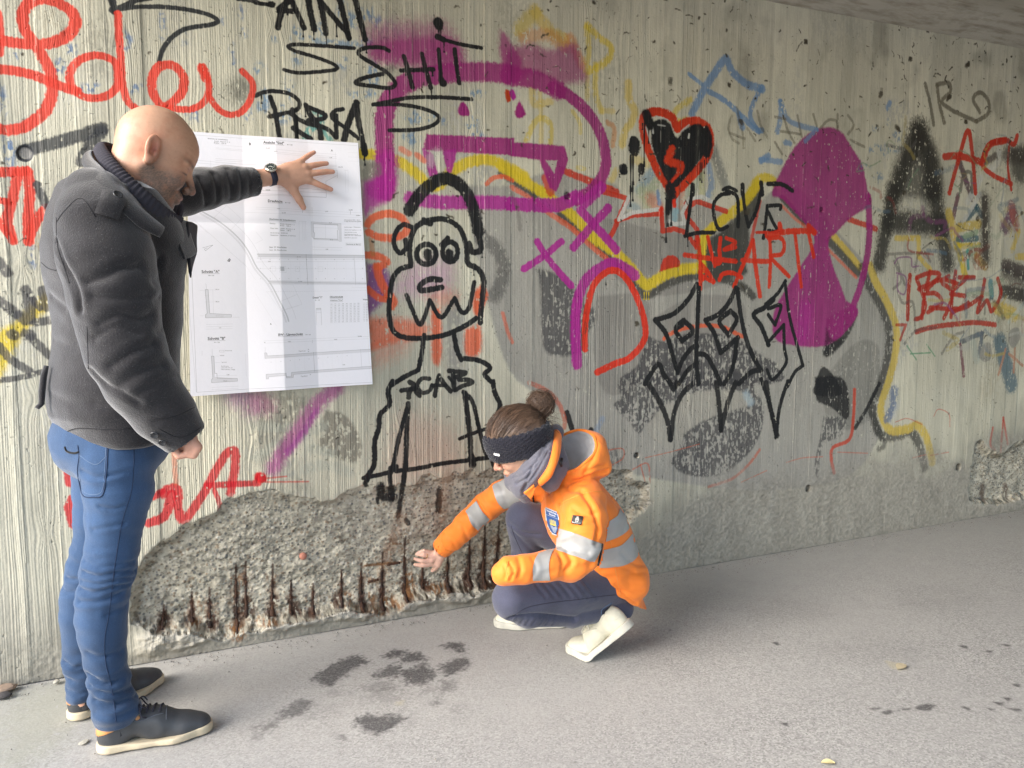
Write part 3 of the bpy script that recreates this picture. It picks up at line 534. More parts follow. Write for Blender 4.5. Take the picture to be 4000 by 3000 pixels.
# older layers that still show through between the big letters
ro = np.random.default_rng(5)
pal = [(0.10, 0.16, 0.22), (0.30, 0.06, 0.05), (0.09, 0.085, 0.08), (0.45, 0.36, 0.12), (0.16, 0.26, 0.16), (0.25, 0.09, 0.2), (0.48, 0.47, 0.42)]
for k in range(90):
    x = ro.uniform(950, 2300); y = ro.uniform(1250, 3100); a_ = ro.uniform(0, 6.3); q_ = [(x, y)]
    for _ in range(ro.integers(2, 5)): a_ += ro.normal(0, .9); q_.append((q_[-1][0] + ro.uniform(40, 120) * math.cos(a_), q_[-1][1] + ro.uniform(40, 120) * math.sin(a_)))
    if x < 1500 and y > 2200: continue
    stroke((3, 0), pal[ro.integers(0, 7)], ro.uniform(10, 46), q_, soft=.5, op=ro.uniform(.25, .7), worn=.3)
for p in ([(2060, 1330), (2230, 1360)], [(2060, 2350), (2230, 2420)], [(2090, 2500), (2230, 2560)], [(1870, 1720), (1880, 2250)]): stroke((3, 0), (0.05, 0.04, 0.035), 130, p, soft=.7, op=.75, worn=.25)
# ---- washes behind the doodle
PW = (0.60, 0.36, 0.30)
fill((1, 2), PW, [(1250, 250), (1500, 300), (1700, 450), (1750, 750), (1500, 800), (1300, 860), (1150, 900), (1150, 600)], soft=40, op=.35)
fill((1, 1), (0.5, 0.2, 0.42), [(1350, 620), (1550, 600), (1700, 640), (1650, 850), (1400, 900), (1200, 850)], soft=30, op=.42, worn=.15)
fill((1, 1), SALM, [(960, 1090), (1200, 1090), (1450, 1140), (1460, 1240), (1250, 1250), (1040, 1320), (970, 1240)], soft=12, op=.72, worn=.15)
stroke((1, 1), SALM, 70, [(1000, 1340), (1200, 1280), (1400, 1250)], soft=.6, op=.6, worn=.2)
fill((1, 1), SALM, [(1000, 1330), (1300, 1290), (1250, 1400), (1020, 1500)], soft=26, op=.35, worn=.2)
fill((1, 1), SALM, [(1510, 1020), (1590, 1040), (1600, 1420), (1560, 1500), (1520, 1420)], soft=7, op=.85, worn=.15)
fill((1, 1), SALM, [(1800, 1190), (1930, 1160), (1940, 1380), (1850, 1430), (1800, 1380)], soft=7, op=.88, worn=.12)
fill((1, 1), SALM, [(1890, 860), (1950, 810), (2000, 880), (1980, 960), (1910, 1080), (1870, 1000)], soft=5, op=.92)
fill((1, 1), SALM, [(1450, 900), (1600, 840), (1750, 900), (1600, 1000)], soft=22, op=.4, worn=.2)
fill((1, 1), (0.25, 0.24, 0.23), [(1640, 1000), (1760, 980), (1790, 1200), (1760, 1700), (1660, 1700), (1660, 1300)], soft=8, op=.55, worn=.3)
stroke((1, 1), (0.08, 0.078, 0.075), 120, [(1950, 400), (2060, 480), (2140, 640), (2110, 800), (2060, 900)], soft=.45, op=.65, worn=.3)
stroke((1, 1), (0.1, 0.09, 0.08), 40, [(2212, 20), (2260, 160), (2280, 320)], soft=.5, op=.4)
stroke((1, 1), SALM, 34, [(2130, 1050), (2170, 1200), (2212, 1300)], soft=.4, op=.6)
fill((1, 1), (0.18, 0.04, 0.20), [(950, 620), (1120, 660), (1160, 800), (1140, 900), (1000, 1040), (960, 1050)], soft=8, op=.85, worn=.15)
for p, w in (([(960, 280), (1020, 220), (1150, 190), (1260, 230), (1300, 330), (1220, 390), (1080, 395), (970, 350)], 66), ([(955, 545), (1060, 560), (1130, 610), (1050, 650)], 66), ([(1040, 650), (1080, 780), (1140, 890)], 76), ([(965, 840), (1050, 910), (1150, 930)], 60), ([(1160, 900), (1190, 950), (1170, 990)], 70)): stroke((1, 1), SALM, w, p, soft=.28, op=.9)
stroke((1, 1), (0.45, 0.2, 0.08), 40, [(990, 420), (1010, 540)], soft=.4, op=.6)
stroke((1, 0), SALM, 40, [(1990, 1590), (2050, 1540), (2140, 1530), (2212, 1560)], soft=.3, op=.8); stroke((1, 0), WHT, 100, [(1500, 1400), (1560, 1330)], soft=.5, op=.4)
stroke((1, 0), SALM, 50, [(1250, 1290), (1320, 1330)], soft=.4, op=.6); stroke((1, 0), SALM, 50, [(1390, 1340), (1450, 1390)], soft=.4, op=.7)
fill((1, 0), (0.16, 0.15, 0.12), [(915, 1400), (1050, 1400), (1080, 1500), (960, 1560), (915, 1560)], soft=7, op=.7, worn=.3)
# lower left area
fill((1, 2), (0.16, 0.145, 0.12), [(600, 230), (750, 260), (850, 380), (910, 520), (900, 650), (830, 680), (700, 640), (560, 560), (560, 350)], soft=5, op=.72, worn=.42)
fill((1, 2), (0.2, 0.19, 0.16), [(0, 90), (300, 100), (450, 160), (300, 420), (60, 700), (0, 600)], soft=14, op=.55, worn=.35)
for p, w in (([(0, 640), (120, 560), (250, 500)], 80), ([(420, 740), (600, 700), (800, 760)], 90), ([(400, 430), (560, 380)], 110), ([(480, 560), (650, 600)], 80), ([(0, 360), (140, 380), (280, 380)], 80)): stroke((1, 2), (0.46, 0.47, 0.40), w, p, soft=.5, op=.6, worn=.2)
stroke((1, 2), MAG, 120, [(700, 30), (520, 180), (380, 380), (240, 580), (140, 740)], soft=.7, op=.72, worn=.15)
stroke((1, 2), (0.35, 0.05, 0.3), 60, [(520, 240), (400, 430), (270, 600)], soft=.6, op=.6)
stroke((0, 2), (0.35, 0.1, 0.3), 200, [(2060, 100), (2180, 180)], soft=.8, op=.5); stroke((1, 2), (0.40, 0.15, 0.25), 180, [(30, 150), (80, 180)], soft=.7, op=.5)
for p, w in (([(562, 590), (575, 700), (600, 860)], 72), ([(620, 990), (590, 1080), (630, 1220)], 66), ([(1290, 1200), (1400, 1160), (1450, 1080), (1480, 960)], 80), ([(1400, 960), (1450, 910), (1530, 920), (1540, 1100), (1580, 1180), (1640, 1120), (1750, 960), (1880, 720), (1960, 600), (2030, 590), (2020, 760), (1990, 940)], 74), ([(1780, 880), (1950, 870), (2230, 860)], 56), ([(1850, 920), (1890, 1020), (1900, 1100)], 40), ([(1330, 980), (1400, 930)], 60)):
    stroke((0, 2), (0.55, 0.035, 0.045), w, p, soft=.25, op=.9, worn=.1)
stroke((1, 2), (0.6, 0.03, 0.04), 92, [(30, 810), (45, 815)], soft=.25); stroke((1, 2), (0.55, 0.06, 0.05), 14, [(60, 820), (260, 800)], soft=.5, op=.7); stroke((1, 2), (0.55, 0.06, 0.05), 14, [(0, 850), (450, 845)], soft=.5, op=.7)
stroke((0, 2), SALM, 40, [(1500, 600), (1510, 760), (1520, 860)], soft=.4, op=.5)
# ---- doodle with a long neck
cart = [((1, 1), 48, [(1335, 640), (1325, 470), (1370, 320), (1480, 250), (1640, 240), (1760, 320), (1815, 470), (1825, 610)]),
        ((1, 1), 44, [(1350, 310), (1270, 285), (1205, 350), (1190, 450), (1240, 530), (1300, 490)]), ((1, 1), 50, [(1300, 490), (1290, 420)]),
        ((1, 1), 46, [(1320, 645), (1240, 670), (1180, 750), (1155, 900), (1150, 1080), (1190, 1210), (1300, 1262), (1480, 1262), (1650, 1230), (1800, 1160), (1900, 1095)]),
        ((1, 1), 50, [(1840, 630), (1920, 670), (1965, 770), (1950, 950), (1935, 1130)]), ((1, 1), 50, [(1590, 760), (1500, 755), (1425, 800), (1420, 850), (1500, 845), (1605, 825)]),
        ((1, 1), 40, [(1300, 895), (1345, 1010), (1420, 1145), (1500, 940)]), ((1, 1), 40, [(1500, 940), (1600, 1085), (1715, 920)]), ((1, 1), 40, [(1715, 920), (1775, 1040), (1840, 1000), (1885, 780)]),
        ((1, 1), 44, [(1655, 400), (1600, 460)]), ((1, 1), 60, [(1450, 250), (1500, 270)]), ((1, 1), 54, [(1890, 330), (1930, 400), (1940, 500), (1870, 520), (1840, 450)]),
        ((1, 1), 44, [(1450, 1240), (1430, 1400), (1400, 1540)]), ((1, 1), 44, [(1400, 1540), (1280, 1600), (1170, 1670)]), ((1, 1), 46, [(1705, 1210), (1730, 1350), (1770, 1450)]),
        ((1, 1), 44, [(1790, 1440), (1930, 1460), (2020, 1520), (1975, 1580), (2050, 1659)]), ((1, 1), 110, [(1325, 160), (1370, 80), (1480, -40), (1600, -110), (1720, -90), (1830, 30), (1890, 200), (1920, 340)])]
for T, w, p in cart: stroke(T, K, w, p, soft=.14, drips=1 if w > 46 and w < 60 else 0)
def ell(T, cx, cy, rx, ry, w, col=K):
    stroke(T, col, w, [(cx + rx * math.cos(a), cy + ry * math.sin(a)) for a in np.linspace(0, 2 * math.pi, 13)], soft=.14)
ell((1, 1), 1470, 540, 84, 86, 48); ell((1, 1), 1675, 520, 66, 86, 46); stroke((1, 1), K, 80, [(1480, 530), (1485, 560)], soft=.2); stroke((1, 1), K, 76, [(1670, 530), (1668, 560)], soft=.2)
for T, w, p in [((1, 2), 46, [(1180, -20), (1140, 60), (1150, 180), (1070, 270), (1060, 380), (1025, 500), (1020, 690), (975, 780), (945, 860)]), ((1, 2), 46, [(1312, 170), (1300, 400), (1290, 700), (1265, 900), (1240, 1160)]), ((1, 2), 40, [(1300, 220), (1230, 480), (1180, 720), (1155, 800), (1170, 960)]),
                ((1, 2), 40, [(925, 815), (1130, 770), (1200, 720)]), ((1, 2), 40, [(1210, 755), (1400, 730), (1600, 690), (1850, 660), (2050, 630)]), ((1, 2), 90, [(1130, 980), (1160, 980)]), ((1, 2), 60, [(1080, 900), (1100, 950)]),
                ((1, 2), 58, [(1592, 920), (1590, 1110)]), ((1, 2), 46, [(2045, -20), (2060, 70), (2105, 180), (2085, 260)]), ((1, 2), 50, [(1800, 80), (1840, 380), (1860, 690)]), ((1, 2), 40, [(1790, 70), (1870, 160), (1930, 400), (1985, 610)]),
                ((1, 2), 34, [(1760, 475), (1900, 420), (2050, 370)]), ((1, 2), 70, [(1860, 640), (1870, 700)]), ((1, 2), 60, [(1170, 730), (1200, 720)]), ((1, 2), 56, [(1290, 700), (1290, 730)]), ((1, 2), 60, [(2040, 640), (2070, 740)]), ((1, 2), 40, [(950, 800), (960, 830)])]: stroke(T, K, w, p, soft=.15)
stroke((1, 2), (0.3, 0.27, 0.24), 18, [(1290, 1180), (1330, 1230)], soft=.4)
# ACAB on its chest: positions measured in the enlarged crop
def crop(x, y): return ((1550 + x / 4.74) * 2212 / 4000, (1350 + y / 4.74) * 2212 / 4000)
for w, p in [(100, [(235, 680), (310, 740), (230, 860), (215, 960)]), (90, [(80, 835), (330, 800)]), (80, [(600, 620), (480, 610), (390, 690), (390, 800), (480, 880), (600, 840), (650, 740)]), (80, [(340, 860), (420, 940)]), (90, [(780, 560), (740, 700), (700, 930)]), (90, [(790, 600), (880, 720), (990, 850)]), (70, [(650, 740), (900, 740)]),
             (90, [(960, 470), (1130, 490), (1270, 510), (1080, 590)]), (100, [(1040, 540), (1060, 820)]), (85, [(1150, 640), (1330, 640), (1390, 690), (1200, 760), (1080, 830)]), (60, [(960, 590), (1040, 700)])]:
    stroke('P', K, w / 4.74 * 2212 / 4000, [crop(*q) for q in p], soft=.13, op=.97)
# ---- black lettering above the plan
for T, w, p, dr in [((1, 0), 50, [(185, 240), (215, 120), (250, 40), (270, -20)], 2), ((1, 0), 50, [(290, -20), (350, 100), (410, 240)], 2), ((1, 0), 44, [(190, 95), (350, 100)], 0), ((1, 0), 56, [(448, -20), (470, 120), (500, 250)], 2), ((1, 0), 50, [(540, -20), (580, 150), (600, 290)], 2), ((1, 0), 48, [(545, 0), (660, 140), (790, 290)], 1), ((1, 0), 52, [(715, -20), (760, 150), (800, 330)], 2), ((1, 0), 52, [(850, -20), (900, 180), (940, 340)], 2), ((1, 0), 46, [(180, 90), (240, 40), (300, 10)], 0),
                    ((1, 0), 32, [(845, 418), (600, 400), (360, 385), (275, 405), (330, 440), (480, 485), (620, 535), (700, 580), (660, 608), (500, 625), (340, 630), (240, 605)], 0), ((1, 0), 36, [(1145, 440), (1080, 412), (960, 412), (890, 440), (900, 485), (1020, 560), (1130, 630), (1200, 720), (1150, 762), (1000, 745), (860, 722), (930, 675), (1090, 640)], 1),
                    ((1, 0), 42, [(1275, 490), (1310, 610), (1350, 755)], 1), ((1, 0), 42, [(1430, 470), (1470, 620), (1508, 760)], 2), ((1, 0), 38, [(1250, 612), (1400, 605), (1530, 600)], 2), ((1, 0), 38, [(1575, 430), (1590, 600), (1600, 730)], 0), ((1, 0), 60, [(1600, 700), (1620, 720)], 0), ((1, 0), 40, [(1715, 430), (1735, 600), (1755, 720)], 0),
                    ((1, 0), 52, [(1565, 320), (1620, 345)], 1), ((1, 0), 34, [(1590, 335), (1750, 380), (1945, 415)], 0), ((1, 0), 92, [(1572, 195), (1575, 215)], 3),
                    ((1, 0), 36, [(-10, 830), (60, 800), (160, 790), (290, 815), (370, 880), (350, 950), (230, 985), (110, 1010)], 1), ((1, 0), 42, [(120, 840), (160, 950), (180, 1060), (200, 1190)], 0), ((1, 0), 40, [(310, 950), (340, 1050), (350, 1190)], 1), ((1, 0), 46, [(430, 910), (470, 1000), (540, 1090), (560, 1200)], 2), ((1, 0), 40, [(430, 920), (590, 990), (570, 1030), (450, 1040)], 1), ((1, 0), 44, [(320, 1110), (400, 1160), (470, 1200)], 1), ((1, 0), 40, [(290, 980), (420, 1060), (600, 1110), (690, 1190)], 0), ((1, 0), 40, [(690, 1000), (690, 1190)], 0),
                    ((1, 0), 36, [(748, 945), (680, 960), (655, 1020), (760, 1100), (860, 1180), (880, 1200)], 0), ((1, 0), 56, [(865, 890), (830, 980), (790, 1080), (760, 1210)], 0), ((1, 0), 50, [(865, 890), (885, 1060), (920, 1230), (935, 1320)], 2), ((1, 0), 56, [(930, 1250), (940, 1330)], 2),
                    ((1, 0), 34, [(1860, 858), (1700, 848), (1500, 840), (1300, 850), (1150, 880), (1010, 905)], 0), ((1, 0), 34, [(1010, 905), (1200, 905), (1400, 930), (1550, 985), (1575, 1040), (1500, 1095), (1350, 1125), (1150, 1128)], 0),
                    ((0, 0), 44, [(960, 90), (1050, 60), (1180, 5), (1300, -20)], 0), ((0, 0), 38, [(980, 90), (1180, 62), (1400, 60), (1620, 85), (1800, 130), (1880, 180), (1820, 215), (1620, 245), (1500, 310), (1420, 400), (1385, 480), (1375, 540)], 0), ((0, 0), 60, [(965, 0), (985, 100)], 0), ((0, 0), 34, [(2050, -10), (2212, 15)], 0), ((1, 0), 34, [(-10, 25), (120, 45)], 0), ((1, 0), 54, [(125, 40), (140, 42)], 0)]:
    stroke(T, K if T == (1, 0) else (0.035, 0.037, 0.038), w, p, soft=.14, drips=dr)
fill((0, 0), (0.1, 0.1, 0.085), [(1960, 740), (2060, 660), (2160, 700), (2190, 800), (2120, 890), (1990, 860)], soft=22, op=.7, worn=.3)
fill((1, 0), (0.05, 0.05, 0.05), [(1080, 600), (1160, 560), (1200, 600), (1100, 660)], soft=9, op=.6, worn=.2)
# ---- red lettering top left
RL = (0.66, 0.075, 0.055)
for w, p in [(92, [(-30, 340), (120, 370), (300, 385), (450, 370), (590, 300), (650, 190), (600, 90), (480, 20), (380, -10), (260, 20), (195, 110), (210, 250), (290, 370), (370, 500), (430, 620), (450, 760), (420, 900), (340, 1010), (200, 1100), (60, 1125), (-40, 1110)]), (82, [(-30, 600), (100, 610), (280, 650), (430, 710), (600, 775), (660, 790)]),
             (64, [(1015, 640), (990, 540), (900, 490), (780, 485), (660, 540), (600, 640), (620, 750), (700, 830), (820, 850), (940, 820), (1010, 740), (1015, 640)]), (62, [(1018, 120), (1025, 300), (1040, 500), (1050, 680), (1080, 830), (1130, 910), (1220, 965)]),
             (74, [(1400, 930), (1330, 830), (1310, 700), (1360, 590), (1450, 560), (1540, 600), (1590, 700), (1560, 810), (1480, 890), (1400, 950)]), (56, [(1400, 930), (1500, 940), (1640, 945), (1740, 900), (1800, 800), (1790, 680), (1740, 580)]), (84, [(1745, 590), (1780, 680)]), (54, [(1800, 820), (1860, 920), (1950, 985), (2050, 985), (2130, 920), (2180, 800), (2170, 700), (2090, 615)]),
             (70, [(-20, 120), (-5, 300), (-10, 460)])]: stroke((0, 0), RL, w, p, soft=.16, op=.95, worn=.06)
for w, p in [(84, [(-20, 1495), (100, 1485), (230, 1480)]), (80, [(150, 1500), (110, 1700), (60, 1900), (110, 2080)]), (84, [(235, 1480), (255, 1650), (240, 1900), (245, 2090)]), (60, [(-20, 1900), (60, 2020), (100, 2070)]), (60, [(-20, 1730), (80, 1750)]), (80, [(400, 1800), (320, 1900), (250, 2050)])]: stroke((0, 0), RL, w, p, soft=.16, op=.95)
KB = (0.05, 0.053, 0.058)
for w, p in [(105, [(230, 1300), (420, 1250), (640, 1190), (880, 1110)]), (95, [(880, 1130), (790, 1240), (700, 1400)]), (70, [(320, 1600), (370, 1720), (400, 1780)])]: stroke((0, 0), KB, w, p, soft=.2, op=.9, worn=.08)
ell((0, 0), 210, 1325, 62, 62, 30, KB)
fill((0, 1), YEL, [(-20, 1659), (-20, 1240), (140, 1110), (330, 920), (420, 880), (430, 980), (240, 1180), (120, 1380)], soft=8, op=.9, worn=.15)
for w, p in [(90, [(220, 850), (260, 1000), (230, 1110), (160, 1070)]), (50, [(260, 900), (340, 1010)]), (80, [(370, 850), (390, 1000)]), (90, [(100, 1230), (120, 1240)]), (90, [(220, 1230), (260, 1240)]), (80, [(-10, 940), (140, 1060)]), (80, [(-10, 600), (60, 700)]), (70, [(-10, 1330), (80, 1440), (260, 1560)]), (70, [(260, 1260), (430, 1420)]), (50, [(0, 1630), (200, 1600), (420, 1540)]), (70, [(300, 1130), (420, 1110)])]: stroke((0, 1), KG, w, p, soft=.25, op=.85, worn=.22)
blotch((0, 1), 280, 560, 40, 100, DBL, op=.7); blotch((0, 1), 330, 480, 60, 120, (0.5, 0.3, 0.12), op=.4)
# ---- red chalky lines lower middle/right
for p, w in (([(150, -10), (300, 60), (400, 170), (450, 300), (450, 380)], 40), ([(1700, 890), (1900, 820), (2040, 700), (2140, 570)], 26), ([(1150, 640), (1400, 580), (1620, 520)], 8), ([(1040, 740), (1170, 690), (1190, 860)], 14), ([(1110, 700), (1150, 850)], 12), ([(800, 580), (950, 560), (960, 640), (870, 700)], 12), ([(1980, 850), (2200, 750)], 9)): stroke((2, 2), (0.5, 0.12, 0.07), w, p, soft=.4, op=.65, worn=.25)
stroke((2, 2), BLU, 50, [(720, 420), (780, 300)], soft=.6, op=.4, worn=.3); stroke((2, 2), (0.4, 0.5, 0.55), 70, [(2020, 90), (2060, 160)], soft=.6, op=.6, worn=.2)
# ---- dirt: dark cobweb flecks, denser towards the top right
rd = np.random.default_rng(77)
for k in range(1500):
    x = rd.uniform(0, IW); y = rd.uniform(0.25 * IH, IH)
    dens = 0.10 + 0.9 * sstep(1.2, 2.5, y / PXM) * sstep(0.3, 2.2, x / PXM + WX0)
    if rd.random() > dens: continue
    L = abs(rd.normal(0, 7)) + 1.5; an = rd.uniform(0, math.pi); w = rd.uniform(0.8, 2.6) * (1 + (rd.random() < .06) * 2.2)
    n = rd.integers(2, 5); q = [np.array([x, y])]
    for _ in range(n): an += rd.normal(0, .7); q.append(q[-1] + L / n * 1.6 * np.array([math.cos(an), math.sin(an)]))
    for a, b in zip(q[:-1], q[1:]):
        x0, x1 = int(max(0, min(a[0], b[0]) - 6)), int(min(IW, max(a[0], b[0]) + 7)); y0, y1 = int(max(0, min(a[1], b[1]) - 6)), int(min(IH, max(a[1], b[1]) + 7))
        if x1 - x0 < 2 or y1 - y0 < 2: continue
        X = xx[y0:y1, x0:x1] - a[0]; Y = yy[y0:y1, x0:x1] - a[1]; dx, dy = b - a; Ls = dx * dx + dy * dy + 1e-6
        t = np.clip((X * dx + Y * dy) / Ls, 0, 1); d = np.sqrt((X - t * dx) ** 2 + (Y - t * dy) ** 2)
        blend(y0, y1, x0, x1, sstep(1.5, .5, d / w + edge_n[y0:y1, x0:x1] * 1.4) * rd.uniform(.35, .95), (0.06, 0.05, 0.035), 1, 0)
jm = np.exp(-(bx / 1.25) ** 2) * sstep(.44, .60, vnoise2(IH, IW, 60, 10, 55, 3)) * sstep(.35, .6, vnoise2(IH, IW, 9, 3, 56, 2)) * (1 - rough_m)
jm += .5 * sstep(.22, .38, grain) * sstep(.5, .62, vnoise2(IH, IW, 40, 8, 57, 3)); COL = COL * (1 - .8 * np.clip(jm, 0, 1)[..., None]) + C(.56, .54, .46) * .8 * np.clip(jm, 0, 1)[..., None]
dm = sstep(.55, .75, vnoise2(IH, IW, 140, 110, 51, 5)) * sstep(1.2, 2.3, zm) * sstep(0.8, 2.4, xm)
COL *= (1 - 0.30 * dm)[..., None]
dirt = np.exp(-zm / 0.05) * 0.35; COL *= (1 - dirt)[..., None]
COL *= (1 - 0.45 * bugm)[..., None]
rm3 = rough_m[..., None]; COL = COL * (1 - .75 * rm3) + (C(0.30, 0.285, 0.25) * (0.6 + 0.8 * pit[..., None])) * .75 * rm3
# form tie holes
HOLES = [((2, 2), 1075, 620, 22), ((3, 2), 350, 905, 28), ((3, 2), 1645, 720, 28), ((2, 1), 480, 32, 28), ((3, 1), 465, 150, 20), ((3, 1), 1815, 230, 20), ((2, 1), 816, 800, 8), ((2, 0), 1500, 1900, 1)]
for T, x, y, r in HOLES:
    q = conv(T, [(x, y)])[0]; R = r / 2.212 * q[2] / FPX * PXM
    y0, y1, x0, x1 = int(q[1] - 3 * R - 3), int(q[1] + 3 * R + 3), int(q[0] - 3 * R - 3), int(q[0] + 3 * R + 3)
    if y0 < 0 or x0 < 0 or y1 > IH or x1 > IW: continue
    d = np.sqrt((xx[y0:y1, x0:x1] - q[0]) ** 2 + (yy[y0:y1, x0:x1] - q[1]) ** 2) / R
    H[y0:y1, x0:x1] -= 0.016 * sstep(1.15, 0.8, d); COL[y0:y1, x0:x1] *= (1 - .55 * sstep(1.1, .85, d))[..., None]
q = conv((0, 0), [(215, 1325)])[0]; R = 58 / 2.212 * q[2] / FPX * PXM
y0, y1, x0, x1 = int(q[1] - 30), int(q[1] + 30), int(q[0] - 30), int(q[0] + 30)
d = np.sqrt((xx[y0:y1, x0:x1] - q[0]) ** 2 + (yy[y0:y1, x0:x1] - q[1]) ** 2) / R
H[y0:y1, x0:x1] -= 0.006 * sstep(1.1, .9, d); COL[y0:y1, x0:x1] = COL[y0:y1, x0:x1] * sstep(.6, 1.0, d)[..., None] + C(.3, .29, .27) * (1 - sstep(.6, 1.0, d))[..., None]
# ---- spalled patch with exposed aggregate ------------------------------------
def spall(T_pts, depth_fn, seed, lip=True):
    Q = []
    for T, pts in T_pts: Q.append(conv(T, pts)[:, :2])
    Q = smooth_line(np.vstack(Q + [Q[0][:1]]), 5)
    (y0, y1, x0, x1), sd = poly_mask(Q, 30)
    X = xx[y0:y1, x0:x1]; Y = yy[y0:y1, x0:x1]
    n1 = vnoise2(y1 - y0, x1 - x0, 26, 26, seed, 4); sd = sd + (n1 - 0.5) * 26
    m = sstep(-0.5, 2.5, sd); h, w = sd.shape
    # stones: jittered cells
    r = np.random.default_rng(seed); cs = 6.2; gh, gw = int(h / cs) + 3, int(w / cs) + 3
    jx = r.uniform(.1, .9, (gh, gw)); jy = r.uniform(.1, .9, (gh, gw)); hv = r.random((gh, gw)); cv = r.random((gh, gw)); rv = r.uniform(.25, .75, (gh, gw)) ** 1.2
    best = np.full((h, w), 9.0, np.float32); hid = np.zeros((h, w), np.float32); cid = np.zeros((h, w), np.float32)
    yl_, xl_ = np.mgrid[0:h, 0:w]; cy = (yl_ / cs).astype(int) + 1; cx = (xl_ / cs).astype(int) + 1
    for oy in (-1, 0, 1):
        for ox in (-1, 0, 1):
            gy = np.clip(cy + oy, 0, gh - 1); gx = np.clip(cx + ox, 0, gw - 1)
            py = (gy - 1 + jy[gy, gx]) * cs; px_ = (gx - 1 + jx[gy, gx]) * cs
            dd = np.sqrt((yl_ - py) ** 2 + ((xl_ - px_)) ** 2) / (cs * rv[gy, gx])
            u = dd < best; best = np.where(u, dd, best); hid = np.where(u, hv[gy, gx], hid); cid = np.where(u, cv[gy, gx], cid)
    stone = sstep(1.05, .55, best)
    D = depth_fn(X / PXM + WX0, Y / PXM)
    ramp = sstep(0, 26, sd)
    n2 = vnoise2(h, w, 40, 70, seed + 1, 5); n3 = vnoise2(h, w, 9, 14, seed + 2, 3)
    base = -0.0035 * m - D * ramp * (0.75 + 0.5 * n2)
    hh = base + (n3 - .5) * (0.0014 + 0.0036 * (D / 0.03)) * m + stone * (hid - .35) * 0.0026 * m
    H[y0:y1, x0:x1] = H[y0:y1, x0:x1] * (1 - m) + hh * m
    light = C(0.56, 0.53, 0.44); tone = (0.50 + 0.62 * n3 + 0.25 * (n2 - .5))[..., None]
    st = np.where(cid[..., None] < .22, C(.13, .135, .135), np.where(cid[..., None] < .42, C(.24, .19, .14), np.where(cid[..., None] < .6, C(.58, .56, .5), C(.33, .32, .28))))
    a = (stone * (hid > .42))[..., None] * .85
    c = light * tone * (1 - a) + st * a
    c = c * (1 - 0.45 * sstep(.62, .78, vnoise2(h, w, 6, 9, seed + 3, 2)))[..., None]
    COL[y0:y1, x0:x1] = COL[y0:y1, x0:x1] * (1 - m[..., None]) + c * m[..., None]
    edge = np.exp(-((sd + 3) / 3.0) ** 2)[..., None] * .35
    COL[y0:y1, x0:x1] = COL[y0:y1, x0:x1] * (1 - edge) + C(.46, .44, .38) * edge
    GLOSS[y0:y1, x0:x1] *= (1 - m)
    return (y0, y1, x0, x1), sd, m
outl = [((0, 3), [(1105, 430)]), ((0, 2), [(1130, 1640), (1290, 1470), (1400, 1350), (1550, 1250), (1700, 1180), (1890, 1080), (1930, 1010), (2060, 950)]), ((1, 2), [(0, 940), (250, 950), (550, 985), (720, 970), (850, 910), (1000, 890), (1300, 870), (1400, 830), (1450, 770), (1650, 790), (1750, 750), (2080, 740)]),
        ((2, 2), [(300, 720), (800, 730), (1040, 740), (1060, 820), (1190, 860), (1190, 980), (1225, 1030), (1080, 1150), (800, 1400), (300, 1650)]), ((1, 3), [(2000, 130), (1700, 160), (1500, 200), (1300, 250), (1200, 335), (950, 350), (750, 310), (500, 380), (200, 440), (0, 480)]), ((0, 3), [(2150, 490), (1950, 550), (1700, 520), (1450, 490), (1250, 460)])]
def dep(X, Z): return 0.006 + 0.034 * sstep(.62, .14, Z) * sstep(-.42, -.1, X)
bb, sd1, m1 = spall(outl, dep, 61)
out2 = [((3, 2), [(1790, 520), (1850, 480), (1900, 560), (2020, 600), (2100, 540), (2212, 480), (2500, 420), (2600, 700), (2600, 900), (2212, 1000), (2000, 1040), (1745, 1010), (1760, 700)])]
spall(out2, lambda X, Z: 0.012 + 0.02 * sstep(.6, .2, Z), 71)
# painted strokes also lie on the spalled surface
for T, w, p in [((1, 2), 80, [(1075, 890), (1100, 980), (1190, 990)]), ((1, 2), 70, [(1165, 900), (1185, 990)]), ((1, 2), 46, [(1275, 800), (1262, 950), (1240, 1160)]), ((1, 2), 58, [(1592, 925), (1588, 1110)]), ((1, 2), 30, [(1050, 1000), (1060, 1040)]), ((1, 2), 36, [(940, 860), (950, 880)]), ((1, 2), 40, [(1310, 1190), (1330, 1225)])]: stroke(T, K, w, p, soft=.35, op=.95, worn=.12)
RB = (0.30, 0.17, 0.10)
for p in ([(1270, 1160), (1180, 1400), (1110, 1600)], [(1230, 1330), (1150, 1520)], [(1650, 800), (1620, 1300)]): stroke((1, 2), RB, 90, p, soft=.9, op=.35, worn=.3)
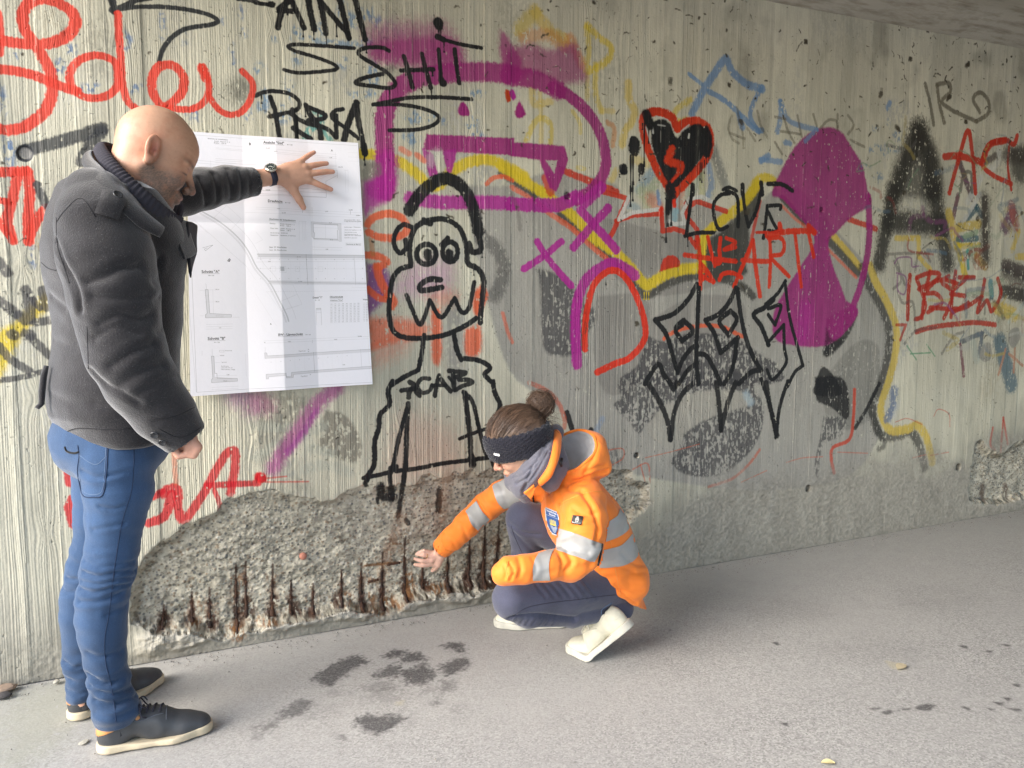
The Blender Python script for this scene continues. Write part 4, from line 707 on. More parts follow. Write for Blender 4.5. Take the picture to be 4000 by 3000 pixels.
# rust: stains around every exposed bar
BARS = [((0, 3), 1410, 300, 1400, 480), ((0, 3), 1655, 180, 1660, 430), ((0, 3), 1808, 145, 1815, 480), ((0, 3), 2040, -60, 2050, 510), ((0, 3), 2125, -90, 2135, 400),
        ((1, 3), 150, -60, 150, 380), ((1, 3), 312, 90, 310, 360), ((1, 3), 505, 110, 505, 350), ((1, 3), 755, -10, 750, 290), ((1, 3), 928, -70, 925, 345), ((1, 3), 1112, -160, 1108, 320),
        ((1, 3), 1305, -300, 1310, 235), ((1, 3), 1465, -80, 1465, 145), ((1, 3), 1682, -170, 1675, 150), ((1, 3), 1872, -320, 1865, 130), ((1, 3), 2005, -430, 1990, 120), ((1, 3), 2125, -440, 2100, 80)]
RD = (0.055, 0.028, 0.02); RO = (0.20, 0.095, 0.04)
for T, xa, ya, xb, yb in BARS:
    j = rs.uniform(-10, 10)
    for _ in range(2): stroke(T, RO, rs.uniform(70, 130), [(xa + j, ya + 120), (xb + rs.uniform(-30, 30), yb - 30)], soft=.9, op=.30, worn=.6)
    stroke(T, RD, 66, [(xb + rs.uniform(-20, 20), (ya + yb * 2) / 3), (xb + rs.uniform(-60, 40), yb - 15)], soft=.7, op=.85, worn=.36)
    stroke(T, RD, 40, [(xa, ya + (yb - ya) * .3), (xb, yb - 20)], soft=.6, op=.85, worn=.25); stroke(T, RD, 18, [(xa, ya - 10), (xa, ya + (yb - ya) * .5)], soft=.6, op=.85, worn=.1)
for (T, x, y, rx, ry, c) in [((0, 3), 2060, 500, 90, 60, RO), ((0, 3), 2170, 330, 50, 90, RD), ((1, 3), 120, 420, 100, 40, RO), ((1, 3), 340, 300, 60, 60, RD), ((1, 3), 470, 350, 80, 30, RD), ((1, 3), 1040, 330, 60, 30, RO), ((1, 3), 1020, 230, 50, 80, RO), ((1, 3), 1180, 260, 90, 60, RO), ((1, 3), 1340, 120, 50, 120, RO), ((1, 3), 1580, 130, 100, 50, RO), ((1, 3), 1480, 110, 50, 50, RD), ((1, 3), 1860, 60, 60, 90, RD), ((1, 3), 2040, 80, 70, 50, RD), ((1, 3), 800, 220, 60, 50, RO), ((0, 3), 1420, 400, 60, 80, RD), ((0, 3), 1690, 440, 50, 30, RO), ((0, 3), 1850, 430, 60, 50, RD), ((1, 3), 1040, 70, 60, 22, RO)]:
    blotch(T, x, y, rx, ry, c, op=.85, worn=.5)
stroke((1, 2), RO, 24, [(960, 1600), (1270, 1570)], soft=.4, op=.8, worn=.2); stroke((1, 2), RO, 20, [(1200, 1405), (1270, 1405)], soft=.4, op=.7, worn=.2)
for x in (1900, 2100): stroke((3, 2), RD, 60, [(x, 900), (x - 10, 1000)], soft=.6, op=.7, worn=.35)
# grey-white debris ledge below the recess
led = sstep(0.055, 0.02, np.abs(zm - 0.075 - (vnoise2(IH, IW, 50, 60, 81, 3) - .5) * .06)) * sstep(-.30, -.2, xm) * sstep(1.25, 1.0, xm)
m1full = np.zeros((IH, IW), np.float32); m1full[bb[0]:bb[1], bb[2]:bb[3]] = m1
led = led * (1 - m1full)
H += led * (0.012 + 0.010 * (vnoise2(IH, IW, 14, 22, 82, 4) - .5) * 2)
COL = COL * (1 - .8 * led[..., None]) + C(.44, .42, .37) * (.65 + .6 * vnoise2(IH, IW, 8, 10, 83, 3))[..., None] * .8 * led[..., None]
# end joint of this wall section at the far left
jx = xm - (-0.672 + 0.02 * zm * 0)
H = np.where(jx < 0, -0.03 + (H * .3), H)
COL = np.where((jx < 0)[..., None], C(.26, .26, .25) * (.8 + .4 * vnoise2(IH, IW, 60, 20, 84, 3))[..., None], COL)
lum = COL.mean(-1, keepdims=True); COL = lum + (COL - lum) * 1.12; COL = COL * (1 - .11 * sstep(.42, .70, vnoise2(IH, IW, 90, 22, 91, 5)))[..., None]
COL = np.clip(COL * (1 + 0.10 * fine[..., None]), 0.01, 0.85)
H = H + fine * 0.0006
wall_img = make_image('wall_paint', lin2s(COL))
Hs = H.copy()
for _ in range(2):
    Hs[1:-1, 1:-1] = (Hs[1:-1, 1:-1] * 4 + Hs[:-2, 1:-1] + Hs[2:, 1:-1] + Hs[1:-1, :-2] + Hs[1:-1, 2:]) / 8
HB = np.clip((H + 0.06) / 0.08, 0, 1)
wall_him = make_image('wall_relief', np.stack([HB, np.clip(GLOSS, 0, 1), HB], -1), data=True)
m = NT('board_marked_concrete')
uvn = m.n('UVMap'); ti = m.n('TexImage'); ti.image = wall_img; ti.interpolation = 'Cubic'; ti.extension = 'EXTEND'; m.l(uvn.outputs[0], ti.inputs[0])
th = m.n('TexImage'); th.image = wall_him; th.interpolation = 'Cubic'; th.extension = 'EXTEND'; m.l(uvn.outputs[0], th.inputs[0])
sp = m.n('SeparateColor'); m.l(th.outputs[0], sp.inputs[0])
cc = m.co(); n = m.noise(cc, 260, 2)
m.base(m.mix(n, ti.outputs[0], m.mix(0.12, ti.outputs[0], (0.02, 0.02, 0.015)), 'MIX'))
m.rough(m.math('SUBTRACT', 0.82, m.math('MULTIPLY', sp.outputs[1], 0.27)))
m.b.inputs['Specular IOR Level'].default_value = 0.22
m.normal(m.bump(sp.outputs[0], 0.08, 0.75))
wall_mat = m.m
def axis_pts(segs):
    o = []
    for a, b, s in segs: o.append(np.arange(a, b, s))
    return np.concatenate(o + [[segs[-1][1]]])
gx = axis_pts([(WX0, -0.70, 0.02), (-0.70, 2.2, 0.0045), (2.2, 3.6, 0.010), (3.6, WX1, 0.008)]); gz = axis_pts([(0.0, 0.85, 0.0045), (0.85, WZ1, 0.012)])
GX, GZ = np.meshgrid(gx, gz)
ix = np.clip(((GX - WX0) * PXM).astype(int), 0, IW - 1); iz = np.clip((GZ * PXM).astype(int), 0, IH - 1)
GY = WY - Hs[iz, ix]
nz, nx = GX.shape; vid = np.arange(nz * nx).reshape(nz, nx)
quads = np.stack([vid[:-1, :-1], vid[:-1, 1:], vid[1:, 1:], vid[1:, :-1]], -1).reshape(-1, 4)
V = np.stack([GX, GY, GZ], -1).reshape(-1, 3)
wallroot = empty('underpass_wall', (2, WY, 0)); tag(wallroot, 'long board-marked concrete underpass wall covered in graffiti behind both people', 'wall')
BASE = (2, WY, 0)
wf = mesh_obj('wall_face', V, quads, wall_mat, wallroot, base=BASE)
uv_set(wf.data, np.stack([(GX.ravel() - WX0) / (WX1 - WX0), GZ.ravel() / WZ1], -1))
def box(x0, x1, y0, y1, z0, z1):
    v = [(x, y, z) for x in (x0, x1) for y in (y0, y1) for z in (z0, z1)]
    return np.array(v), [(0, 1, 3, 2), (4, 6, 7, 5), (0, 4, 5, 1), (2, 3, 7, 6), (0, 2, 6, 4), (1, 5, 7, 3)]
# plain concrete for the parts of the structure outside the painted stretch
m = NT('plain_concrete'); c = m.co(); n1 = m.noise(m.co((14, 14, 0.6)), 3.0, 5); n2 = m.noise(c, 2.2, 5); n3 = m.noise(c, 90, 3)
m.base(m.mix(n2, m.mix(n1, (0.30, 0.29, 0.25), (0.40, 0.385, 0.335)), m.mix(n3, (0.34, 0.33, 0.29), (0.46, 0.44, 0.38)))); m.rough(0.85)
m.normal(m.bump(n1, 0.004, .6, m.bump(n3, 0.001))); plain_conc = m.m
v, f = box(WX0 - 0.0, WX1, WY + 0.07, WY + 0.5, -0.2, 2.62); mesh_obj('wall_core', v, f, plain_conc, wallroot, smooth=False, base=BASE)
v, f = box(WX1 + 0.002, 13, WY - 0.001, WY + 0.5, -0.2, 2.62); mesh_obj('wall_section', v, f, plain_conc, wallroot, smooth=False, base=BASE)
v, f = box(-1.6, WX0 - 0.002, WY + 0.028, WY + 0.5, -0.2, 2.62); mesh_obj('wall_section', v, f, plain_conc, wallroot, smooth=False, base=BASE)
# reinforcing bars
m = NT('rusty_steel'); c = m.co(); n = m.noise(c, 120, 4); n2 = m.noise(c, 30, 3)
m.base(m.mix(m.ramp(n2, [(.4, (0, 0, 0)), (.62, (1, 1, 1))]), m.mix(n, (0.012, 0.009, 0.009), (0.035, 0.018, 0.013)), m.mix(n, (0.035, 0.018, 0.012), (0.11, 0.045, 0.018)))); m.rough(0.9); m.normal(m.bump(n, 0.003)); rust = m.m
def tube(P, R, ns=8, jit=0.0, seed=0, cap=True):
    """swept tube with radii R along points P"""
    P = np.asarray(P, float); n = len(P); R = np.broadcast_to(np.asarray(R, float), (n,)); rr = np.random.default_rng(seed)
    T = np.gradient(P, axis=0); T /= np.linalg.norm(T, axis=1)[:, None] + 1e-12
    up = np.array([0, 0, 1.0]) if abs(T[0, 2]) < .9 else np.array([0, 1.0, 0]); U = np.cross(T[0], up); U /= np.linalg.norm(U)
    V = []
    for k in range(n):
        U = U - T[k] * (U @ T[k]); U /= np.linalg.norm(U); W = np.cross(T[k], U)
        a = np.linspace(0, 2 * math.pi, ns, endpoint=False)
        r = R[k] * (1 + jit * rr.normal(0, 1, ns))
        V.append(P[k] + np.outer(np.cos(a) * r, U) + np.outer(np.sin(a) * r, W))
    V = np.vstack(V); F = []
    for k in range(n - 1):
        for s in range(ns):
            F.append((k * ns + s, k * ns + (s + 1) % ns, (k + 1) * ns + (s + 1) % ns, (k + 1) * ns + s))
    if cap: F.append(tuple(range(ns - 1, -1, -1))); F.append(tuple(range((n - 1) * ns, n * ns)))
    return V, F
def wall_pt(T, x, y, out=0.0):
    q = conv(T, [(x, y)])[0]; X = q[0] / PXM + WX0; Z = q[1] / PXM
    i = int(np.clip(q[1], 0, IH - 1)); j = int(np.clip(q[0], 0, IW - 1))
    return np.array([X, WY - Hs[i, j] - out, Z])
for k, (T, xa, ya, xb, yb) in enumerate(BARS):
    n = 16; P = []
    deepest = 0
    for t in np.linspace(0, 1, n):
        p = wall_pt(T, xa + (xb - xa) * t + rs.uniform(-3, 3), ya + (yb - ya) * t, 0); P.append(p)
    P = np.array(P); y_ = np.median(P[:, 1]); P[:, 1] = np.minimum(y_ + 0.003, P[:, 1] + 0.003) + rs.normal(0, .0012, n)
    R = 0.0056 * (1 + rs.normal(0, .3, n)) * np.linspace(.35, 1.15, n)
    v, f = tube(P, R, 7, .18, k); mesh_obj('rebar', v, f, rust, wallroot, base=BASE)
for (a, b) in [((1, 2, 1150, 1590), (1, 2, 1268, 1572)), ((1, 3, 985, 85), (1, 3, 1080, 62))]:
    P = np.array([wall_pt(a[:2], a[2] + (b[2] - a[2]) * t, a[3] + (b[3] - a[3]) * t, 0.002) for t in np.linspace(0, 1, 7)])
    v, f = tube(P, .005, 7, .15, 5); mesh_obj('rebar', v, f, rust, wallroot, base=BASE)
# ------------------------------------------------------------------ ceiling
m = NT('ceiling_concrete'); c = m.co(); n1 = m.noise(c, 1.3, 6, .65); n2 = m.noise(m.co((2, 9, 9)), 3.0, 5); n3 = m.noise(c, 45, 4)
m.base(m.mix(m.ramp(n2, [(.45, (0, 0, 0)), (.75, (1, 1, 1))]), m.mix(n1, (0.38, 0.35, 0.29), (0.54, 0.51, 0.43)), (0.22, 0.19, 0.14))); m.rough(0.9)
m.normal(m.bump(n1, 0.03, .5, m.bump(n3, 0.002))); ceil_mat = m.m
cx = np.concatenate([np.arange(-0.9, 5, 0.03), np.arange(5, 13.01, .25)]); prof = [(WY + 0.5, 2.548), (WY - 0.012, 2.548), (WY - 0.03, 2.556), (WY - 0.16, 2.60)] + [(y, 2.612) for y in np.arange(WY - 0.18, -1.9, -0.06)] + [(-2.4, 2.612), (-2.4, 3.1), (WY + .5, 3.1)]
PY = np.array([p[0] for p in prof]); PZ = np.array([p[1] for p in prof])
A, B = np.meshgrid(cx, np.arange(len(prof)), indexing='ij'); VX = A; VY = PY[B]; VZ = PZ[B].copy()
nn = pnoise3(np.stack([VX.ravel(), VY.ravel(), VX.ravel() * 0], -1), 3.0, 3, 4).reshape(VX.shape); inner = (B > 1) & (B < len(prof) - 3)
VZ = VZ + np.where(inner, (nn - .5) * .022, 0) + np.where((B == 2) | (B == 3), (pnoise3(np.stack([VX.ravel(), VY.ravel(), VX.ravel() * 0 + 4], -1), 14, 5, 3).reshape(VX.shape) - .5) * .012, 0)
a_, b_ = VX.shape; vid = np.arange(a_ * b_).reshape(a_, b_)
q = np.stack([vid[:-1, :-1], vid[:-1, 1:], vid[1:, 1:], vid[1:, :-1]], -1).reshape(-1, 4)
co_ = mesh_obj('ceiling', np.stack([VX, VY, VZ], -1).reshape(-1, 3), q, ceil_mat, smooth=True); tag(co_, kind='structure')
# ------------------------------------------------------------------ ground
m = NT('worn_asphalt'); c = m.co(); vor = m.n('TexVoronoi'); m.l(c, vor.inputs['Vector']); vor.inputs['Scale'].default_value = 210
sep = m.n('SeparateColor'); m.l(vor.outputs['Color'], sep.inputs[0]); n1 = m.noise(c, 1.6, 6, .6); n2 = m.noise(c, 300, 3, .7); n4 = m.noise(c, 9, 5, .7)
stones = m.ramp(sep.outputs[0], [(0.0, (0.10, 0.097, 0.094)), (.30, (0.275, 0.268, 0.257)), (.72, (0.38, 0.372, 0.356)), (.95, (0.54, 0.53, 0.50))])
dusty = m.mix(n4, (0.30, 0.292, 0.279), (0.39, 0.38, 0.363))
base = m.mix(m.ramp(n1, [(.3, (.42, .42, .42)), (.7, (.85, .85, .85))]), stones, dusty)
# stains on the asphalt, drawn into a mask in ground coordinates
GX0, GX1, GY0, GY1, GPM = -1.2, 5.2, 0.5, 2.74, 1 / 0.003
IW, IH = int((GX1 - GX0) * GPM), int((GY1 - GY0) * GPM)
yy, xx = np.mgrid[0:IH, 0:IW].astype(np.float32)
edge_n = vnoise2(IH, IW, 5, 5, 141, 2) - .5; flake = vnoise2(IH, IW, 9, 9, 142, 4); flake2 = vnoise2(IH, IW, 3, 3, 143, 2); grain = np.zeros((IH, IW), np.float32)
COL = np.zeros((IH, IW, 3), np.float32); GLOSS = np.zeros((IH, IW), np.float32)
def conv(T, pts):
    out = []
    for p in pts:
        q = tp(T[0], T[1], p[0], p[1]) if T != 'P' else (p[0] * 4000 / 2212, p[1] * 4000 / 2212)
        g = atz(q[0] * 2212 / 4000, q[1] * 2212 / 4000); out.append(((g[0] - GX0) * GPM, (g[1] - GY0) * GPM, 1.0))
    return np.array(out)
one = (1, 0, 0)
for pts, o in [([(470, 880), (600, 800), (720, 730), (850, 695), (930, 710), (960, 740), (860, 790), (780, 850), (640, 940), (540, 930)], .85), ([(1110, 670), (1180, 645), (1280, 630), (1250, 690), (1110, 700)], .9), ([(1250, 710), (1300, 670), (1400, 660), (1450, 690), (1440, 730), (1260, 745)], 1),
               ([(1090, 800), (1200, 760), (1260, 800), (1230, 860), (1000, 880)], .8), ([(1250, 790), (1340, 800), (1440, 740), (1500, 790), (1560, 850), (1480, 900), (1400, 940), (1300, 910), (1240, 860)], 1), ([(1610, 600), (1680, 575), (1780, 590), (1800, 660), (1700, 650)], .9), ([(1600, 760), (1700, 720), (1800, 700), (1850, 760), (1760, 820), (1650, 860), (1590, 800)], .85),
               ([(880, 1220), (1000, 1190), (1200, 1210), (1270, 1240), (1180, 1310), (1040, 1360), (920, 1310), (860, 1260)], .9), ([(180, 1190), (330, 1090), (420, 1060), (490, 1100), (400, 1180), (240, 1220)], .65), ([(1600, 900), (1700, 910), (1700, 980), (1620, 980)], .5), ([(1520, 1090), (1580, 1060), (1560, 1110)], .6), ([(900, 960), (1100, 900), (1200, 960), (1000, 1000)], .35), ([(0, 1320), (200, 1200), (250, 1220), (100, 1340), (0, 1400)], .4), ([(700, 1370), (760, 1370), (780, 1400), (720, 1400)], .5), ([(40, 570), (0, 560), (-20, 590)], .2)]:
    fill((1, 3), one, pts, soft=6, op=min(1, o * 1.15), worn=.0, rag=7)
for x, y, r_ in [(1150, 1020, 170), (520, 1180, 150), (1500, 1000, 140), (1250, 1250, 160), (100, 1300, 140), (1750, 1150, 120), (700, 1000, 120)]:
    fill((1, 3), one, [(x + r_ * math.cos(a) * rs.uniform(.6, 1.3), y + .5 * r_ * math.sin(a) * rs.uniform(.6, 1.3)) for a in np.linspace(0, 6.283, 9, endpoint=False)], soft=14, op=.32, worn=.55)
for x, y, rx_, ry_ in [(200, 300, 400, 90), (900, 620, 500, 100), (1500, 200, 380, 120)]: fill((3, 3), one, [(x + rx_ * math.cos(a), y + ry_ * math.sin(a)) for a in np.linspace(0, 6.283, 9, endpoint=False)], soft=30, op=.13, worn=.2)
for pts in [[(40, 570), (90, 570), (80, 595)], [(880, 1150), (970, 1135), (970, 1160)], [(970, 1170), (1070, 1165), (1060, 1195), (1000, 1195)], [(1280, 1130), (1370, 1100), (1450, 1120), (1400, 1160), (1300, 1155)], [(1100, 1170), (1220, 1140), (1220, 1155)], [(1640, 600), (1720, 605), (1720, 628)], [(1840, 645), (1930, 645), (1930, 665)], [(2010, 590), (2100, 595), (2090, 612)],
            [(2100, 930), (2180, 935), (2170, 960)], [(1680, 1130), (1740, 1140), (1740, 1165)], [(1880, 1140), (1950, 1150), (1940, 1170)], [(1940, 1090), (2030, 1095), (2020, 1120)], [(2020, 1050), (2090, 1055), (2080, 1080)], [(2060, 1140), (2170, 1150), (2150, 1175)], [(80, 1270), (160, 1270), (160, 1295)]]:
    fill((3, 3), one, pts, soft=2, op=.95, worn=.05)
fill((2, 3), one, [(1350, 450), (1380, 455), (1370, 475)], soft=2, op=.6)
fill('P', (0, 1, 0), [(0, 1500), (60, 1480), (280, 1440), (200, 1540), (60, 1659), (-40, 1659)], soft=40, op=.8)   # moss tint
fill((3, 3), (0, 0, 1), [(1010, 730), (1180, 760), (1170, 820), (1080, 800)], soft=3, op=.5); fill((1, 3), (0, 0, 1), [(1190, 1080), (1280, 1075), (1270, 1110), (1200, 1110)], soft=3, op=.5)
gimg = make_image('ground_stains', COL, data=True)
tc = m.n('TexCoord'); mp = m.n('Mapping'); m.l(tc.outputs['Object'], mp.inputs[0]); mp.inputs['Location'].default_value = (-GX0 / (GX1 - GX0), -GY0 / (GY1 - GY0), 0)
mp.inputs['Scale'].default_value = (1 / (GX1 - GX0), 1 / (GY1 - GY0), 1)
gt = m.n('TexImage'); gt.image = gimg; gt.extension = 'CLIP'; m.l(mp.outputs[0], gt.inputs[0]); gs = m.n('SeparateColor'); m.l(gt.outputs[0], gs.inputs[0])
# fine dust along the foot of the wall
sx = m.n('SeparateXYZ'); m.l(c, sx.inputs[0])
dustm = m.n('MapRange'); m.l(sx.outputs[1], dustm.inputs[0]); dustm.inputs[1].default_value = 1.6; dustm.inputs[2].default_value = 2.7; dustm.inputs[3].default_value = 0; dustm.inputs[4].default_value = .75
base = m.mix(m.math('MULTIPLY', dustm.outputs[0], m.math('ADD', n4, .35)), base, m.mix(n2, (0.37, 0.36, 0.336), (0.44, 0.43, 0.40)))
base = m.mix(m.math('MULTIPLY', gs.outputs[1], .45), base, (0.25, 0.26, 0.17)); base = m.mix(gs.outputs[2], base, (0.42, 0.38, 0.27))
spk = m.ramp(m.noise(c, 170, 3, .75), [(.36, (.7, .7, .7)), (.55, (1, 1, 1))])
base = m.mix(m.math('MULTIPLY', m.math('MULTIPLY', gs.outputs[0], .86), spk), base, (0.045, 0.042, 0.044))
m.base(base); m.rough(0.9); m.b.inputs['Specular IOR Level'].default_value = .25
m.normal(m.bump(sep.outputs[0], 0.0022, .8, m.bump(n4, 0.004, .5))); asph = m.m
gxs = np.concatenate([np.linspace(-60, -2, 20), np.arange(-1.9, 6, .05), np.linspace(6.2, 60, 20)]); gys = np.concatenate([np.linspace(-60, -2, 14), np.arange(-1.9, WY + .05, .05), [WY + .1]])
A, B = np.meshgrid(gxs, gys, indexing='ij'); zz = (pnoise3(np.stack([A.ravel(), B.ravel(), A.ravel() * 0], -1), 1.2, 8, 3) - .5) * .008
a_, b_ = A.shape; vid = np.arange(a_ * b_).reshape(a_, b_); q = np.stack([vid[:-1, :-1], vid[1:, :-1], vid[1:, 1:], vid[:-1, 1:]], -1).reshape(-1, 4)
gr = mesh_obj('ground', np.stack([A.ravel(), B.ravel(), zz - .002], -1), q, asph); tag(gr, kind='structure')
v, f = box(-60, 60, WY + .1, 60, -.3, -.004); o = mesh_obj('terrain', v, f, plain('earth', (.09, .10, .05), .95), smooth=False); tag(o, kind='structure')
# the other side of the underpass, behind the camera
farr = empty('opposite_wall', (6, -2.2, 0)); tag(farr, 'plain concrete wall on the far side of the underpass, behind the viewer', 'wall')
v, f = box(7.0, 13, -2.4, -2.2, -.2, 2.62); mesh_obj('wall_face', v, f, plain_conc, farr, smooth=False, base=(6, -2.2, 0))
# ================================================================== SURFACES FROM DISTANCE FIELDS
def V3(*a): return np.array(a, np.float32)
def smin(a, b, k):
    h = np.clip(0.5 + 0.5 * (b - a) / k, 0, 1); return b * (1 - h) + a * h - k * h * (1 - h)
def smax(a, b, k): return -smin(-a, -b, k)
def cone(P, a, b, ra, rb):
    a = np.asarray(a, np.float32); b = np.asarray(b, np.float32); ab = b - a; pa = P - a
    t = np.clip((pa @ ab) / float(ab @ ab + 1e-12), 0, 1)
    return np.linalg.norm(pa - t[:, None] * ab, axis=1) - (ra + (rb - ra) * t)
def chain(P, pts, rad, k=0.0):
    d = None
    for i in range(len(pts) - 1):
        e = cone(P, pts[i], pts[i + 1], rad[i], rad[i + 1]); d = e if d is None else (smin(d, e, k) if k else np.minimum(d, e))
    return d
def ell_(P, c, r, R=None):
    q = P - np.asarray(c, np.float32)
    if R is not None: q = q @ np.asarray(R, np.float32)          # columns of R = local axes
    r = np.asarray(r, np.float32); k0 = np.linalg.norm(q / r, axis=1); k1 = np.linalg.norm(q / (r * r), axis=1) + 1e-9
    return k0 * (k0 - 1) / k1
def rotz(a):
    c, s = math.cos(a), math.sin(a); return np.array([[c, -s, 0], [s, c, 0], [0, 0, 1.0]])
def roty(a):
    c, s = math.cos(a), math.sin(a); return np.array([[c, 0, s], [0, 1, 0], [-s, 0, c]])
def rotx(a):
    c, s = math.cos(a), math.sin(a); return np.array([[1, 0, 0], [0, c, -s], [0, s, c]])
def loft(P, secs, yaw, n=2.3):
    """stack of ellipses: secs = (z, cx, cy, a along facing, b across)"""
    S = np.array(sorted(secs)); z = np.clip(P[:, 2], S[0, 0], S[-1, 0])
    def itp(k):
        return np.interp(z, S[:, 0], S[:, k])
    dx = P[:, 0] - itp(1); dy = P[:, 1] - itp(2); c, s = math.cos(yaw), math.sin(yaw)
    u = dx * c + dy * s; v = -dx * s + dy * c; a = itp(3); b = itp(4)
    k0 = (np.abs(u / a) ** n + np.abs(v / b) ** n) ** (1 / n); rr = np.sqrt(u * u + v * v)
    d = rr * (1 - 1 / np.maximum(k0, 1e-3)); d = np.where(k0 < .2, -np.minimum(a, b) * .8, d)
    dz = np.maximum(S[0, 0] - P[:, 2], P[:, 2] - S[-1, 0])
    return smax(d, dz, 0.02)
def mesh_sdf(f, lo, hi, h):
    lo = np.asarray(lo, float); hi = np.asarray(hi, float); n = np.ceil((hi - lo) / h).astype(int) + 1
    X = [lo[i] + np.arange(n[i]) * h for i in range(3)]
    vals = np.empty(n, np.float32); st = max(1, int(400000 / (n[1] * n[2])))
    for i in range(0, n[0], st):
        g = np.stack(np.meshgrid(X[0][i:i + st], X[1], X[2], indexing='ij'), -1).astype(np.float32).reshape(-1, 3)
        vals[i:i + st] = f(g).reshape(-1, n[1], n[2])
    ins = vals < 0
    c = [ins[a:n[0] - 1 + a, b:n[1] - 1 + b, d:n[2] - 1 + d] for a in (0, 1) for b in (0, 1) for d in (0, 1)]
    al = c[0].copy(); an = c[0].copy()
    for q in c[1:]: al &= q; an |= q
    mix = an & ~al; idx = -np.ones(mix.shape, np.int32); I = np.argwhere(mix); idx[mix] = np.arange(len(I))
    acc = np.zeros((len(I), 3)); cnt = np.zeros(len(I))
    cor = [(a, b, d) for a in (0, 1) for b in (0, 1) for d in (0, 1)]
    val = {k: vals[I[:, 0] + k[0], I[:, 1] + k[1], I[:, 2] + k[2]] for k in cor}
    for k in cor:
        for ax in range(3):
            if k[ax]: continue
            k2 = tuple(k[j] + (j == ax) for j in range(3)); a, b = val[k], val[k2]; m_ = (a < 0) != (b < 0)
            t = np.where(m_, a / np.where(m_, a - b, 1), 0); p = np.zeros((len(I), 3)); p[:] = k; p[:, ax] += t
            acc += p * m_[:, None]; cnt += m_
    Vv = lo + (I + acc / cnt[:, None]) * h
    Q = []
    for ax in range(3):
        o1, o2 = [j for j in range(3) if j != ax]
        sl = [slice(1, n[j] - 1) for j in range(3)]; sl[ax] = slice(0, n[ax] - 1)
        s2 = list(sl); s2[ax] = slice(1, n[ax])
        A, B = ins[tuple(sl)], ins[tuple(s2)]; E = np.argwhere(A != B); flip = A[tuple(E.T)]
        E[:, o1] += 1; E[:, o2] += 1
        def cell(d1, d2):
            e = E.copy(); e[:, o1] -= d1; e[:, o2] -= d2; return idx[tuple(e.T)]
        q = np.stack([cell(1, 1), cell(0, 1), cell(0, 0), cell(1, 0)], -1)
        if ax == 1: flip = ~flip
        q = np.where(flip[:, None], q, q[:, ::-1]); Q.append(q)
    return Vv, np.vstack(Q)
def normals(V, Q):
    n = np.cross(V[Q[:, 2]] - V[Q[:, 0]], V[Q[:, 3]] - V[Q[:, 1]]); N = np.zeros_like(V)
    for k in range(4): np.add.at(N, Q[:, k], n)
    return N / (np.linalg.norm(N, axis=1)[:, None] + 1e-12)
def segd(P, a, b):
    a = np.asarray(a); b = np.asarray(b); ab = b - a; t = np.clip((P - a) @ ab / (ab @ ab + 1e-12), 0, 1); return np.linalg.norm(P - a - t[:, None] * ab, axis=1)
def fold(V, N, lines, amt=None):
    """lines = (points, width, depth); positive depth presses in"""
    D = np.zeros(len(V))
    for pts, w, dep in lines:
        d = np.full(len(V), 9.0)
        if len(pts) < 2: continue
        for a, b in zip(pts[:-1], pts[1:]): d = np.minimum(d, segd(V, a, b))
        D += dep * (np.exp(-(d / (w * .7)) ** 1.5) - .22 * np.exp(-((d - 1.9 * w) / w) ** 2))
    return V - N * D[:, None]
def bvh_of(objs):
    from mathutils.bvhtree import BVHTree
    Vs, Fs, o = [], [], 0
    for V, Q in objs:
        Vs.append(V); Fs.append(Q + o); o += len(V)
    return BVHTree.FromPolygons([tuple(v) for v in np.vstack(Vs)], [tuple(int(i) for i in f) for f in np.vstack(Fs)])
CAMP = Vector((0, 0, CAM_H))
def surf(bvh, x, y, out=0.0, miss=True):
    d = at(x, y, 1.0) - np.array([0, 0, CAM_H]); d = Vector(d / np.linalg.norm(d))
    hit = bvh.ray_cast(CAMP, d)
    if hit[0] is None and not miss: return None, None
    if hit[0] is None:
        hit = bvh.find_nearest(CAMP + d * 2.2)
    n = hit[1].normalized()
    if n.dot(d) > 0: n = -n
    return np.array(hit[0] + n * out), np.array(n)
def sline(bvh, pts, out=0.0, n=6):
    P = np.array(pts, float)
    if len(P) > 2: P = smooth_line(P, n)
    else: P = P[0] + (P[1] - P[0]) * np.linspace(0, 1, n * 2)[:, None]
    R = [surf(bvh, x, y, out, False)[0] for x, y in P]; R = np.array([r for r in R if r is not None])
    if len(R) < 2: return R.reshape(-1, 3)
    # drop jumps
    keep = [0]
    for k in range(1, len(R)):
        if np.linalg.norm(R[k] - R[keep[-1]]) < 0.05: keep.append(k)
    return R[keep]
def seam(name, bvh, pts, r, mat, parent, base, out=0.0):
    R = sline(bvh, pts, out)
    if len(R) < 3: return None
    v, f = tube(R, r, 6); return mesh_obj(name, v, f, mat, parent, base=base)
def disc(c, n, r, th, ns=20, hole=False):
    c = np.array(c, float); n = np.array(n, float); u = np.cross(n, [0, 0, 1.0]); u /= np.linalg.norm(u) + 1e-9; w = np.cross(n, u)
    prof = [(0, 0), (r * .98, 0), (r, th * .4), (r * .93, th), (r * .72, th), (r * .66, th * .62), (0, th * .6)] if hole else [(0, 0), (r, 0), (r, th * .7), (r * .85, th), (0, th)]
    V, F = [], []
    a = np.linspace(0, 2 * math.pi, ns, endpoint=False)
    for pr, pz in prof: V.append(c + n * pz + np.outer(np.cos(a) * max(pr, 1e-5), u) + np.outer(np.sin(a) * max(pr, 1e-5), w))
    for k in range(len(prof) - 1):
        for s in range(ns): F.append((k * ns + s, k * ns + (s + 1) % ns, (k + 1) * ns + (s + 1) % ns, (k + 1) * ns + s))
    return np.vstack(V), F
